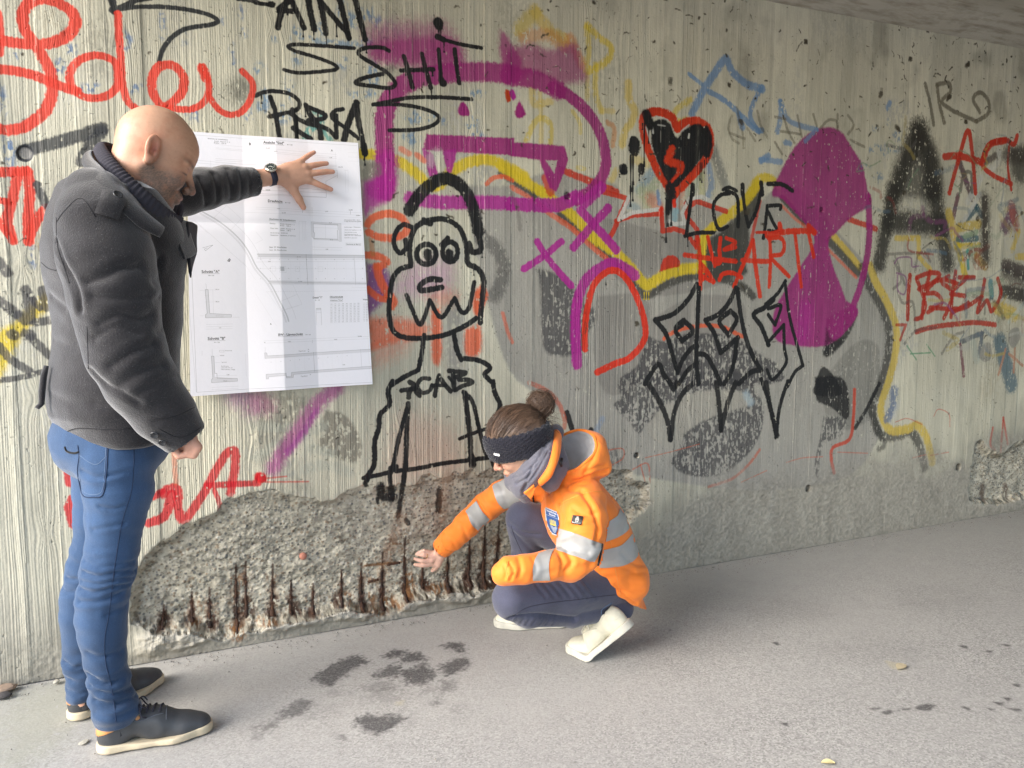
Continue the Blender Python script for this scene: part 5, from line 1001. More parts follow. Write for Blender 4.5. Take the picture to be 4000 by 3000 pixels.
def sec(xl, xr, y, Y):
    c = at((xl + xr) / 2, y, Y); dist = np.linalg.norm(c - np.array([0, 0, CAM_H]))
    a, b = at(xl, y, Y) - [0, 0, CAM_H], at(xr, y, Y) - [0, 0, CAM_H]
    ang = math.acos(np.clip(a @ b / np.linalg.norm(a) / np.linalg.norm(b), -1, 1)); return c, dist * math.tan(ang / 2)
def col_mat(name, rough=.6, spec=.35, detail=None, sheen=0.0, sss=0.0, attr='tint'):
    m = NT(name); a = m.n('VertexColor'); a.layer_name = attr; col = a.outputs[0]
    if detail: col = detail(m, col)
    m.base(col); m.rough(rough); m.b.inputs['Specular IOR Level'].default_value = spec
    if sheen: m.b.inputs['Sheen Weight'].default_value = sheen; m.b.inputs['Sheen Roughness'].default_value = .4
    if sss:
        m.b.inputs['Subsurface Weight'].default_value = sss; m.b.inputs['Subsurface Radius'].default_value = (.012, .004, .002); m.b.inputs['Subsurface Scale'].default_value = 1.0
    return m
def skin_detail(m, col):
    c = m.co(); n = m.noise(c, 90, 4); n2 = m.noise(c, 700, 2); m.normal(m.bump(n2, .0004, .5, m.bump(n, .0008, .5)))
    return m.mix(.5, col, m.mix(n, (.85, .80, .78), (1.12, 1.08, 1.05)), 'MULTIPLY')
SKIN = col_mat('skin', .46, .45, skin_detail, sss=.08).m
def cloth_mat(name, col, n_scale, amp, bump, rough=.85, sheen=.2, speck=None, attr=None):
    m = NT(name); c = m.co(); n = m.noise(c, n_scale, 3, .7); n2 = m.noise(c, 18, 4)
    lo = [x * (1 - amp) for x in col]; hi = [min(1, x * (1 + amp)) for x in col]
    b = m.mix(n, lo, hi); b = m.mix(m.math('MULTIPLY', n2, .35), b, [x * .75 for x in col])
    if speck: b = m.mix(m.ramp(m.noise(c, n_scale * 1.7, 1), [(.66, (0, 0, 0)), (.72, (1, 1, 1))]), b, speck)
    if attr:
        a = m.n('VertexColor'); a.layer_name = attr; b = m.mix(1.0, b, a.outputs[0], 'MULTIPLY')
    m.base(b); m.rough(rough); m.b.inputs['Sheen Weight'].default_value = sheen; m.b.inputs['Specular IOR Level'].default_value = .2
    m.normal(m.bump(n, bump)); return m.m
# ------------------------------------------------------------------ a head
def head_sdf(P, fem=False, ears=True):
    s = .93 if fem else 1.0; Q = P / s
    d = ell_(Q, (-.008, 0, .030), (.100, .079, .092))
    d = smin(d, ell_(Q, (.030, 0, -.03), (.060, .060, .080)), .03)
    d = smin(d, ell_(Q, (.035, 0, .04), (.060, .064, .055)), .02)
    d = smin(d, ell_(Q, (.042, 0, -.082), (.045, .044, .034)), .025)
    d = smin(d, ell_(Q, (.080, 0, -.098), (.017, .021, .016)), .018)
    for sd in (-1, 1):
        d = smin(d, cone(Q, (-.012, sd * .056, -.045), (.070, sd * .024, -.098), .015, .012), .02)
        d = smin(d, cone(Q, (.086, sd * .012, .010), (.076, sd * .045, .012), .008, .008), .012)
        d = smin(d, ell_(Q, (.064, sd * .038, -.034), (.028, .022, .026)), .016)
        d = smax(d, -ell_(Q, (.102, sd * .031, -.006), (.014, .017, .012)), .012)
        d = smin(d, ell_(Q, (.0755, sd * .031, -.006), (.0145, .0145, .0135)), .004)
    d = smin(d, cone(Q, (.092, 0, .004), (.119, 0, -.034), .0075, .0105), .010)
    for sd in (-1, 1): d = smin(d, ell_(Q, (.106, sd * .013, -.039), (.010, .007, .008)), .006)
    d = smin(d, ell_(Q, (.090, 0, -.066), (.016, .026, .016)), .010)
    d = smin(d, ell_(Q, (.099, 0, -.064), (.008, .021, .0055)), .004); d = smin(d, ell_(Q, (.097, 0, -.0755), (.008, .018, .006)), .004)
    d = smax(d, -ell_(Q, (.106, 0, -.0695), (.008, .024, .0016)), .002)
    for sd in ((-1, 1) if ears else ()):
        R = rotz(sd * -.38) @ roty(-.30); c = np.array([-.012, sd * .084, -.006])
        e = ell_(Q, c, (.020, .0070, .035), R)
        e = smin(e, ell_(Q, c + [0.002, -sd * .001, -.028], (.010, .006, .010)), .008)
        inner = smin(ell_(Q, c + [.004, sd * .0055, -.004], (.0095, .0075, .0125)), ell_(Q, c + [-.001, sd * .007, .012], (.0105, .0055, .0150), R), .003); e = smax(e, -inner, .003)
        e = smin(e, ell_(Q, c + [.012, -sd * .001, -.006], (.005, .004, .007)), .004)
        d = smin(d, e, .006)
    return d * s
def head_tint(L, base, fem=False, stubble=True):
    """L = local vertices"""
    s = .93 if fem else 1.0; Q = L / s; c = np.tile(np.array(base), (len(L), 1))
    def mixc(mk, col, o): 
        nonlocal c
        k = (mk * o)[:, None]; c = c * (1 - k) + np.array(col) * k
    ear = np.exp(-(((Q[:, 0] + .012) / .02) ** 2 + ((np.abs(Q[:, 1]) - .084) / .014) ** 2 + ((Q[:, 2] + .006) / .034) ** 2)); mixc(ear, (.56, .17, .11), .7); ec = np.exp(-(((Q[:, 0] + .008) / .009) ** 2 + ((Q[:, 2] + .008) / .012) ** 2)) * (np.abs(Q[:, 1]) > .07); mixc(ec, (.28, .07, .05), .6)
    nose = np.exp(-(((Q[:, 0] - .118) / .02) ** 2 + (Q[:, 1] / .018) ** 2 + ((Q[:, 2] + .035) / .018) ** 2)); mixc(nose, (.62, .22, .17), .5)
    chk = np.exp(-(((np.abs(Q[:, 1]) - .045) / .018) ** 2 + ((Q[:, 2] + .03) / .022) ** 2 + ((Q[:, 0] - .075) / .03) ** 2)); mixc(chk, (.60, .24, .18), .35)
    lips = np.exp(-((np.abs(Q[:, 2] + .0695) / .009) ** 4 + (Q[:, 1] / .022) ** 4)) * (Q[:, 0] > .088); mixc(lips, (.45, .14, .12), .75)
    line = np.exp(-((Q[:, 2] + .0695) / .0016) ** 2 - (Q[:, 1] / .022) ** 6) * (Q[:, 0] > .088); mixc(line, (.10, .03, .025), .8)
    for sd in (-1, 1):
        br = np.exp(-(((Q[:, 2] - .0165 - .05 * (np.abs(Q[:, 1] - sd * .03))) / .0055) ** 2) - ((Q[:, 1] - sd * .039) / .023) ** 4) * (Q[:, 0] > .03); mixc(br, (.10, .06, .04), .85)
        ls = np.exp(-((Q[:, 2] + .012 + 6 * (Q[:, 1] - sd * .031) ** 2) / .0024) ** 2 - ((Q[:, 1] - sd * .037) / .018) ** 4) * (Q[:, 0] > .05); mixc(ls, (.035, .02, .018), .95); cr = np.exp(-((Q[:, 2] - .0035) / .0016) ** 2 - ((Q[:, 1] - sd * .034) / .017) ** 4) * (Q[:, 0] > .06); mixc(cr, (.30, .13, .09), .6); us = np.exp(-((Q[:, 2] + .022) / .005) ** 2 - ((Q[:, 1] - sd * .032) / .014) ** 4) * (Q[:, 0] > .06); mixc(us, (.42, .20, .15), .5)
    if stubble:
        z = Q[:, 2]; x = Q[:, 0]; jaw = sstep(-.018, -.050, z - .25 * (x - .03)) * sstep(-.035, -.005, x + 0 * z)
        jaw = jaw * (1 - .7 * np.exp(-((z + .069) / .006) ** 2 - (Q[:, 1] / .02) ** 4)); side = sstep(.03, -.03, z) * np.exp(-((x - .005) / .014) ** 2) * (np.abs(Q[:, 1]) > .05)
        jaw = np.clip(jaw + .5 * side, 0, 1); n = pnoise3(L, 900, 4, 1)
        mixc(jaw * (.6 + .7 * n), (.12, .09, .075), .85)
        n = pnoise3(L, 60, 9, 3); mixc(sstep(.50, .75, n), (.46, .20, .12), .4); mixc(sstep(.66, .76, pnoise3(L, 210, 12, 2)), (.36, .18, .11), .22); mixc(sstep(.0, .05, z) * sstep(.03, -.05, x) * (.3 + .5 * pnoise3(L, 500, 2, 1)), (.50, .38, .30), .35)
    return c
def hand_sdf(P, wrist, palm, palm_n, fingers, thumb, pr=.013, wr=(.027, .018)):
    """palm: list of knuckle positions; palm_n = normal of the back of the hand"""
    d = None
    n = np.asarray(palm_n); 
    for kn in palm:
        k = np.asarray(kn); e = cone(P, wrist + (k - wrist) * .12, k, pr * 1.05, pr * .92); d = e if d is None else smin(d, e, .012)
    for pts, rr in fingers: d = smin(d, chain(P, pts, rr), .006)
    d = smin(d, chain(P, thumb[0], thumb[1], .006), .012)
    return d
# ================================================================== THE STANDING MAN
man = empty('person', (-.2, 2.3, 0)); MB_ = (-.2, 2.3, 0)
tag(man, 'bald standing person in charcoal wool jacket and blue jeans pressing the plan against the wall', 'person')
YR, YL_ = 2.21, 2.42
near = [(166, 340, 1000), (176, 336, 1060), (182, 318, 1112), (184, 303, 1179), (173, 296, 1234), (162, 279, 1290), (161, 276, 1330), (167, 275, 1369), (181, 274, 1419), (191, 279, 1469), (195, 290, 1505), (202, 300, 1540), (207, 292, 1566)]
farl = [(150, 292, 1000), (155, 290, 1060), (157, 282, 1112), (155, 265, 1179), (140, 248, 1234), (129, 232, 1290), (128, 228, 1330), (134, 228, 1369), (136, 222, 1419), (141, 224, 1460), (144, 228, 1490), (146, 226, 1508)]
def legpts(S, Y): 
    r = [sec(*s, Y) for s in S]; return [c for c, _ in r], [q for _, q in r]
nc, nr = legpts(near, YR); fc, fr = legpts(farl, YL_)
nr = [r * .97 for r in nr]; fr = [r * .97 for r in fr]
hipc = (np.array(nc[0]) + np.array(fc[0])) / 2 + [0.01, 0, .07]
def jeans(P):
    d = chain(P, nc, nr, .012); e = chain(P, fc, fr, .012)
    d = smin(d, e, .018)
    d = smin(d, ell_(P, hipc, (.150, .175, .13), rotz(.45)), .03)
    bot = np.minimum(P[:, 2] - (nc[-1][2] - .0) , 1); lo = np.where(P[:, 1] < 2.32, nc[-1][2] + .004, fc[-1][2] + .006)
    return smax(d, lo - P[:, 2], .008)
Vj, Qj = mesh_sdf(jeans, (-.52, 2.0, .02), (.15, 2.62, 1.12), .0055)
Nj = normals(Vj, Qj)
zk = Vj[:, 2]
kneeA = np.exp(-((zk - .50) / .12) ** 2); hemA = np.exp(-((zk - .13) / .10) ** 2); hipA = np.exp(-((zk - .80) / .08) ** 2)
n1 = pnoise3(Vj * [5, 5, 21], 1, 1, 2) + .25 * np.sin(0); ridg = 1 - np.abs(2 * n1 - 1)
ridg = ridg ** 2; Dj = (ridg - .55) * (.006 * kneeA + .013 * hemA + .003 * hipA + .0015)
# the stack of folds behind knee and above shoe
Dj += .0012 * kneeA * (pnoise3(Vj, 9, 8, 2) > .45) * np.sin((zk + .25 * Vj[:, 0]) * 150 + 4 * pnoise3(Vj, 6, 2, 2))
Dj += .0020 * hemA * np.sin((zk - .45 * Vj[:, 0]) * 120 + 5 * pnoise3(Vj, 7, 3, 2))
jl = []; BJ0 = bvh_of([(Vj, Qj)])
for p, w, d in [([(176, 1018), (205, 1032), (245, 1026), (286, 1018)], .007, .004), ([(215, 1095), (245, 1100), (272, 1092)], .006, .0035), ([(200, 1145), (240, 1138), (268, 1130)], .007, .004), ([(184, 1215), (215, 1225), (260, 1218), (300, 1210)], .006, .006), ([(180, 1236), (210, 1246), (250, 1238), (292, 1232)], .006, .007), ([(176, 1256), (215, 1262), (255, 1252), (288, 1248)], .006, .006), ([(172, 1272), (200, 1282), (240, 1270), (280, 1262)], .006, .007), ([(170, 1300), (215, 1300), (262, 1282)], .008, .006),
                ([(230, 1330), (255, 1318), (272, 1310)], .008, .004), ([(188, 1410), (215, 1420), (262, 1408)], .008, .004), ([(190, 1455), (225, 1478), (275, 1466)], .008, .008), ([(198, 1482), (235, 1500), (285, 1488)], .007, .007), ([(204, 1512), (245, 1524), (292, 1505)], .007, .008), ([(208, 1540), (250, 1548), (296, 1530)], .006, .006),
                ([(130, 1240), (150, 1252), (172, 1250)], .006, .006), ([(128, 1268), (145, 1280), (165, 1278)], .006, .005), ([(138, 1430), (160, 1442), (180, 1436)], .007, .007), ([(142, 1462), (165, 1474), (188, 1468)], .007, .006), ([(146, 1490), (170, 1498), (190, 1492)], .006, .005)]: jl.append((list(sline(BJ0, p, 0, 3)), w, d))
Vj = Vj + Nj * Dj[:, None]; Vj2 = fold(Vj, Nj, jl); Dj = Dj - np.linalg.norm(Vj2 - Vj, axis=1) * .8; Vj = Vj2
wear_folds = np.clip(.80 + .42 * np.exp(-((zk - .72) / .20) ** 2) * (Nj[:, 1] < .3) + .25 * np.exp(-((zk - .40) / .1) ** 2), .6, 1.5) * (1 + 16 * Dj)  # faded thighs and knees; tint also darker in pressed folds, lighter on ridges
wear_folds = np.clip(wear_folds * (.86 + .28 * pnoise3(Vj * [60, 60, 9], 1, 5, 2)), .45, 1.6)
jean_m = cloth_mat('blue_denim', (.030, .068, .148), 420, .5, .0008, .85, .25, speck=(.055, .11, .22), attr='tint')
jo = mesh_obj('jeans', Vj, Qj, jean_m, man, base=MB_); point_attr(jo.data, 'tint', np.stack([wear_folds * 1.05, wear_folds, wear_folds * .97], -1))
thread = plain('blue_thread', (.012, .028, .07), .8, bump=0); thread_l = plain('pale_thread', (.10, .15, .24), .8, bump=0)
BJ = bvh_of([(Vj, Qj)])
seam('side_seam', BJ, [(289, 962), (289, 1000), (284, 1060), (266, 1120), (256, 1170), (247, 1230), (241, 1280), (235, 1330), (226, 1380), (228, 1430), (240, 1480), (249, 1540), (250, 1560)], .0014, thread, jo, MB_)
pk = [(168, 962), (171, 985), (168, 1020), (178, 1068), (200, 1074), (222, 1068), (230, 1020), (233, 958)]
seam('back_pocket', BJ, pk, .0019, thread, jo, MB_); seam('back_pocket', BJ, [(173, 975), (172, 1018), (181, 1062), (218, 1064), (226, 1018), (229, 962)], .0009, thread_l, jo, MB_)
seam('pocket_stitching', BJ, [(170, 982), (195, 1000), (212, 1002), (230, 985)], .0009, thread_l, jo, MB_)
seam('waist_fold', BJ, [(140, 965), (145, 975), (160, 979), (171, 976)], .003, jean_m, jo, MB_)
# ---- jacket
YAW = math.radians(24)
tors = [(124, 300, 392, 2.30), (104, 350, 420, 2.30), (94, 392, 470, 2.30), (87, 412, 530, 2.30), (90, 405, 590, 2.30), (103, 401, 640, 2.30), (111, 402, 700, 2.30), (108, 396, 760, 2.30), (95, 395, 830, 2.30), (98, 386, 890, 2.30), (118, 372, 935, 2.30), (130, 362, 953, 2.30)]
bs = [.125, .19, .205, .208, .205, .20, .197, .195, .198, .20, .20, .198]
secs = []
for (xl, xr, y, Y), b in zip(tors, bs):
    c, r = sec(xl, xr, y, Y); th = YAW + .12; a = math.sqrt(max((r ** 2 - (b * math.sin(th)) ** 2), .006)) / math.cos(th); secs.append((c[2], c[0], c[1], min(a, .21), b))
rA = [(205, 425, 2.11, .070), (218, 480, 2.085, .098), (232, 560, 2.07, .106), (248, 640, 2.06, .100), (256, 700, 2.06, .092), (272, 760, 2.055, .089), (305, 825, 2.06, .083), (350, 888, 2.07, .073), (402, 950, 2.08, .058)]
rap = [at(x, y, Y) for x, y, Y, r in rA]; rar = [r for *_, r in rA]
lA = [(262, 425, 2.46, .075), (330, 428, 2.50, .075), (395, 418, 2.54, .066), (440, 408, 2.57, .064), (490, 398, 2.61, .058), (552, 392, 2.655, .046)]
lap = [at(x, y, Y) for x, y, Y, r in lA]; lar = [r for *_, r in lA]
wr = rap[-1]; wdir = (rap[-1] - rap[-2]); wdir /= np.linalg.norm(wdir); ldir = lap[-1] - lap[-2]; ldir /= np.linalg.norm(ldir)
def cutplane(P, c, n): return (P - np.asarray(c, np.float32)) @ np.asarray(n, np.float32)
def jacket(P):
    t = loft(P, secs, YAW, 2.25)
    r = smax(chain(P, rap, rar, .02), cutplane(P, wr, wdir), .006)
    l = smax(chain(P, lap, lar, .015), cutplane(P, lap[-1], ldir), .006)
    d = smin(t, r, .018); d = smin(d, l, .03)
    # hollows of the cuffs
    d = np.maximum(d, -cone(P, wr - wdir * .03, wr + wdir * .05, rar[-1] - .007, rar[-1] - .007))
    d = np.maximum(d, -cone(P, lap[-1] - ldir * .03, lap[-1] + ldir * .05, lar[-1] - .006, lar[-1] - .006))
    return d
Vk, Qk = mesh_sdf(jacket, (-.62, 1.88, .80), (.36, 2.74, 1.74), .0055)
Nk = normals(Vk, Qk)
def pz(x, y, Y=2.1): return at(x, y, Y)
lines = []
def F2(pts, w, d, Y=1.97): lines.append(([at(x, y, Y) for x, y in pts], w, d))
BK0 = bvh_of([(Vk, Qk)])
def FS(pts, w, d): lines.append((list(sline(BK0, pts, 0, 3)), w, d))
FS([(190, 610), (230, 595), (262, 580), (300, 577)], .014, .012); FS([(200, 640), (260, 645), (320, 640)], .014, .009); FS([(215, 700), (255, 680), (300, 690), (325, 680)], .013, .010)
FS([(205, 730), (250, 705), (300, 720)], .012, .008); FS([(240, 790), (290, 760), (330, 745)], .013, .010); FS([(262, 830), (310, 800), (350, 790)], .013, .007); FS([(300, 850), (360, 815), (385, 812)], .012, .006)
FS([(335, 910), (380, 905), (425, 885)], .010, .005); FS([(120, 520), (140, 575), (168, 625), (172, 670)], .010, .014); FS([(122, 560), (145, 600), (165, 640)], .010, .004)
FS([(110, 640), (140, 665), (172, 680)], .012, .008); FS([(110, 690), (145, 700), (175, 690)], .014, .007); FS([(115, 735), (150, 745), (190, 735)], .014, .005); FS([(88, 572), (115, 582), (140, 588)], .006, .010)
FS([(345, 560), (335, 610), (330, 680), (327, 740), (345, 780)], .010, .012); FS([(332, 610), (365, 590), (400, 575)], .012, .008); FS([(335, 650), (370, 630), (398, 610)], .012, .007); FS([(340, 720), (370, 700), (398, 700)], .012, .006)
FS([(200, 800), (230, 830), (270, 850), (300, 870)], .010, .009); FS([(210, 870), (260, 880), (300, 895)], .016, .005); FS([(110, 850), (150, 870), (200, 872)], .018, .004)
FS([(430, 385), (440, 410), (445, 440)], .008, .008); FS([(460, 375), (468, 405), (470, 435)], .009, .008); FS([(490, 365), (498, 400), (500, 430)], .008, .007); FS([(515, 362), (522, 395), (520, 428)], .008, .005); FS([(538, 362), (540, 390), (538, 425)], .006, .004)
Vk = fold(Vk, Nk, [(a, b, c * .62) for a, b, c in lines])
nn = pnoise3(Vk @ rotx(.5), 9, 11, 3); Vk = Vk + Nk * ((nn - .5) * .006)[:, None] + Nk * ((pnoise3(Vk * [16, 16, 30], 1, 17, 2) - .5) * .0035)[:, None]
wool = cloth_mat('charcoal_wool', (.021, .020, .023), 230, .8, .0016, .95, .5, speck=(.075, .073, .076))
jk = mesh_obj('jacket', Vk, Qk, wool, man, base=MB_)
BK = bvh_of([(Vk, Qk)])
black = plain('black_seam', (.012, .012, .015), .8, bump=0)
for p in [[(122, 470), (122, 500), (126, 540), (140, 580), (150, 612)], [(122, 480), (140, 455), (175, 428), (206, 468 - 50 + 50)], [(89, 567), (105, 580), (125, 585), (141, 588)], [(188, 705), (190, 760), (193, 830), (200, 850), (208, 900), (212, 952)], [(136, 936), (170, 925), (240, 928), (300, 924)], [(330, 905), (375, 900), (420, 880)], [(340, 925), (390, 945), (440, 920)]]:
    seam('seam', BK, p, .0011, black, jk, MB_)
# epaulette strap
def ribbon(bvh, mid, half, th, mat, name, parent, base, out=.007):
    """flat strip lying on the surface: mid = polyline (x, y), half = half width in view pixels"""
    P = smooth_line(np.array(mid, float), 5) if len(mid) > 2 else np.array(mid, float)
    T = np.gradient(P, axis=0); T /= np.linalg.norm(T, axis=1)[:, None]; Nn = np.stack([-T[:, 1], T[:, 0]], 1)
    V, Fc = [], []; K_ = 7
    for k in range(len(P)):
        for j in range(K_):
            s = (j / (K_ - 1) * 2 - 1); p, n = surf(bvh, *(P[k] + Nn[k] * half * s)); V.append(p + n * (out + th * (1 - s ** 6)))
    for k in range(len(P) - 1):
        for j in range(K_ - 1): Fc.append((k * K_ + j, k * K_ + j + 1, (k + 1) * K_ + j + 1, (k + 1) * K_ + j))
    V = np.array(V); 
    return mesh_obj(name, V, Fc, mat, parent, base=base)
ribbon(BK, [(246, 425), (240, 440), (234, 456), (229, 470)], 26, .004, wool, 'shoulder_strap', jk, MB_)
btn = plain('dark_button', (.03, .032, .036), .25, spec=.6, bump=0)
def button(bvh, x, y, r, parent, base, mat=btn, out=.004):
    p, n = surf(bvh, x, y, out); v, f = disc(p, n, r, .003, 18, True); return mesh_obj('button', v, f, mat, parent, base=base)
button(BK, 252, 426, .0115, jk, MB_, out=.009); button(BK, 335, 937, .0105, jk, MB_); button(BK, 352, 953, .0105, jk, MB_)
# vent tab hanging at the back hem
v, f = tube([at(100, 790, 2.24), at(94, 815, 2.235), at(91, 845, 2.23), at(90, 872, 2.23), at(82, 880, 2.23), at(77, 878, 2.23)], [.006, .008, .008, .007, .006, .004], 8); mesh_obj('vent_flap', v, f, wool, jk, base=MB_)
# ---- head
hc = at(333, 338, 2.275); RH_ = rotz(math.radians(9)) @ roty(math.radians(27)) @ rotx(math.radians(-3))
neckb = np.array([secs[0][1], 2.30, 1.50]); neckb = at(262, 430, 2.30)
HS = np.array([1.01, .99, 1.11], np.float32)
def to_l(P): return ((P - hc.astype(np.float32)) @ RH_.astype(np.float32)) / HS
nbl = ((neckb - hc) @ RH_) / HS
def man_head(Q):
    d = head_sdf(Q); e = cone(Q, (-.028, 0, -.045), nbl, .060, .066); e2 = cone(Q, (.02, 0, -.075), nbl + [.02, 0, 0], .045, .06)
    return smin(smin(d, e, .03), e2, .03)
Vh, Qh = mesh_sdf(man_head, (-.16, -.12, -.20), (.15, .12, .14), .0028)
tint_h = head_tint(Vh, (.54, .31, .205)); Nh_l = normals(Vh, Qh)
Vh = Vh - Nh_l * (.0012 * np.exp(-((Vh[:, 2] - .035) / .0016) ** 2) * (Vh[:, 0] > .06) + .0010 * np.exp(-((Vh[:, 2] - .047) / .0016) ** 2) * (Vh[:, 0] > .055) + .0018 * (pnoise3(Vh, 28, 3, 3) - .5))[:, None]
Vh = (Vh * HS) @ RH_.T + hc
# left hand spread on the plan
def cp(x, y, Y): return at(553 + x * .1333, 265.4 + y * .1333, Y)
HY = 2.698
wl = cp(150, 885, 2.672)
kn = [cp(860, 930, HY - .006), cp(835, 825, HY - .009), cp(790, 720, HY - .009), cp(700, 650, HY - .006)]
fing = [([kn[0], cp(1020, 1000, HY - .006), cp(1130, 1045, HY - .002), cp(1215, 1078, HY)], [.0115, .0108, .0095, .0080]), ([kn[1], cp(1010, 805, HY - .008), cp(1150, 790, HY - .002), cp(1245, 792, HY)], [.0115, .0108, .0096, .0080]),
        ([kn[2], cp(920, 690, HY - .008), cp(1050, 665, HY - .002), cp(1145, 656, HY)], [.0115, .0105, .0092, .0078]), ([kn[3], cp(780, 575, HY - .006), cp(870, 515, HY - .002), cp(940, 478, HY)], [.0105, .0095, .0084, .0070])]
th_ = ([cp(480, 930, HY - .010), cp(600, 1080, HY - .006), cp(700, 1240, HY - .004), cp(768, 1370, HY)], [.019, .016, .0125, .0098])
def lhand(P):
    d = hand_sdf(P, wl, kn, (0, -1, 0), fing, th_, .0145)
    d = smin(d, ell_(P, cp(560, 850, HY - .012), (.050, .014, .040)), .015)
    fa = chain(P, [lap[-1] - ldir * .04, cp(20, 905, 2.665), wl, cp(400, 860, HY - .016)], [.030, .0285, .0262, .024], .01)
    return smin(d, fa, .015)
lo = np.min([wl, lap[-1] - ldir * .05, fing[3][0][3], th_[0][3], fing[1][0][3]], 0) - .04; hi_ = np.max([wl, lap[-1], fing[3][0][3], fing[1][0][3], th_[0][3]], 0) + .04
Vl, Ql = mesh_sdf(lhand, lo, hi_, .0021); Nl = normals(Vl, Ql)
kd = np.zeros(len(Vl)); redk = np.zeros(len(Vl))
for pts, rr in fing:
    for q in pts[1:3]:
        dq = np.linalg.norm(Vl - (q + [0, -.006, 0]), axis=1); redk += np.exp(-(dq / .008) ** 2)
    ax = (pts[1] - pts[0]) / np.linalg.norm(pts[1] - pts[0])
    for o_ in (-.004, 0, .004): kd += .0007 * np.exp(-(((Vl - pts[1]) @ ax - o_) / .0011) ** 2) * (np.linalg.norm(Vl - pts[1], axis=1) < .013)
    for pk_ in (pts[0],): kd -= .0012 * np.exp(-(np.linalg.norm(Vl - (pk_ + [0, -.012, 0]), axis=1) / .008) ** 2)
    kd -= .0012 * np.exp(-(segd(Vl, wl + (pts[0] - wl) * .35 + [0, -.016, 0], pts[0] + [0, -.010, 0]) / .0028) ** 2)
Vl = Vl - Nl * kd[:, None]
tl = np.tile(np.array([.58, .335, .235]), (len(Vl), 1)); tl = tl * (1 - .45 * np.clip(redk, 0, 1)[:, None]) + np.array([.60, .25, .18]) * .45 * np.clip(redk, 0, 1)[:, None]
for pts, rr in fing + [th_]:
    nl_ = np.exp(-(np.linalg.norm((Vl - (pts[-1] + [0, -.007, 0])), axis=1) / .0075) ** 2)[:, None]; tl = tl * (1 - .55 * nl_) + np.array([.66, .33, .27]) * .55 * nl_
tl *= (.9 + .2 * pnoise3(Vl, 60, 4, 3))[:, None]
# right hand, half hidden in the cuff
rh = wr - wdir * .014
fr_ = []
for k, o_ in enumerate((-.028, -.010, .009, .026)):
    s_ = np.array([0.0, 1.0, 0.0]) * o_; a_ = rh + wdir * .022 + s_; fr_.append(([a_, a_ + wdir * .020 + [-.012, 0, -.010], a_ + wdir * .012 + [-.030, 0, -.020], a_ + [-.036, 0, -.008]], [.0108, .0102, .0092, .008]))
thr = ([rh - wdir * .01 + [.02, -.02, -.005], rh + wdir * .02 + [.022, -.03, -.012], rh + wdir * .035 + [.006, -.030, -.020]], [.014, .012, .0095])
def rhand(P): return smin(hand_sdf(P, rh - wdir * .05, [q[0][0] for q in fr_], (1, 0, 0), fr_, thr, .0145), chain(P, [wr - wdir * .10, wr, rh], [.030, .028, .026]), .012)
c_ = rh + wdir * .01; Vr, Qr = mesh_sdf(rhand, c_ - .095, c_ + .085, .0024)
tr = np.tile(np.array([.60, .33, .24]), (len(Vr), 1)) * (.9 + .2 * pnoise3(Vr, 60, 6, 3))[:, None]
# inner torso joining them
def core(P):
    d = loft(P, [(z, x, y, max(a - .035, .05), b - .03) for z, x, y, a, b in secs[:-1]], YAW); d = smin(d, chain(P, rap[:] , [r - .03 for r in rar[:-1]] + [.028]), .02); d = smin(d, chain(P, lap, [r - .028 for r in lar[:-1]] + [.028]), .02)
    d = smin(d, cone(P, neckb - [0, 0, .08], neckb + (hc - neckb) * .35, .07, .058), .03); d = smin(d, chain(P, [hipc] + list(nc[2:]) + [nc[-1] - [0, 0, .03]], [.06] + [r * .6 for r in nr[2:]] + [.015]), .03); return smin(d, chain(P, [hipc] + list(fc[2:]) + [fc[-1] - [0, 0, .03]], [.06] + [r * .6 for r in fr[2:]] + [.015]), .03)
Vc, Qc = mesh_sdf(core, (-.6, 1.92, .04), (.34, 2.74, 1.68), .014)
def join(parts):
    Vs, Qs, Ts, o = [], [], [], 0
    for V, Q, T in parts: Vs.append(V); Qs.append(Q + o); Ts.append(T); o += len(V)
    return np.vstack(Vs), np.vstack(Qs), np.vstack(Ts)
Vb, Qb, Tb = join([(Vh, Qh, tint_h), (Vl, Ql, tl), (Vr, Qr, tr), (Vc, Qc, np.tile(np.array([.58, .35, .26]), (len(Vc), 1)))])
bo = mesh_obj('body', Vb, Qb, SKIN, man, base=MB_); point_attr(bo.data, 'tint', Tb)
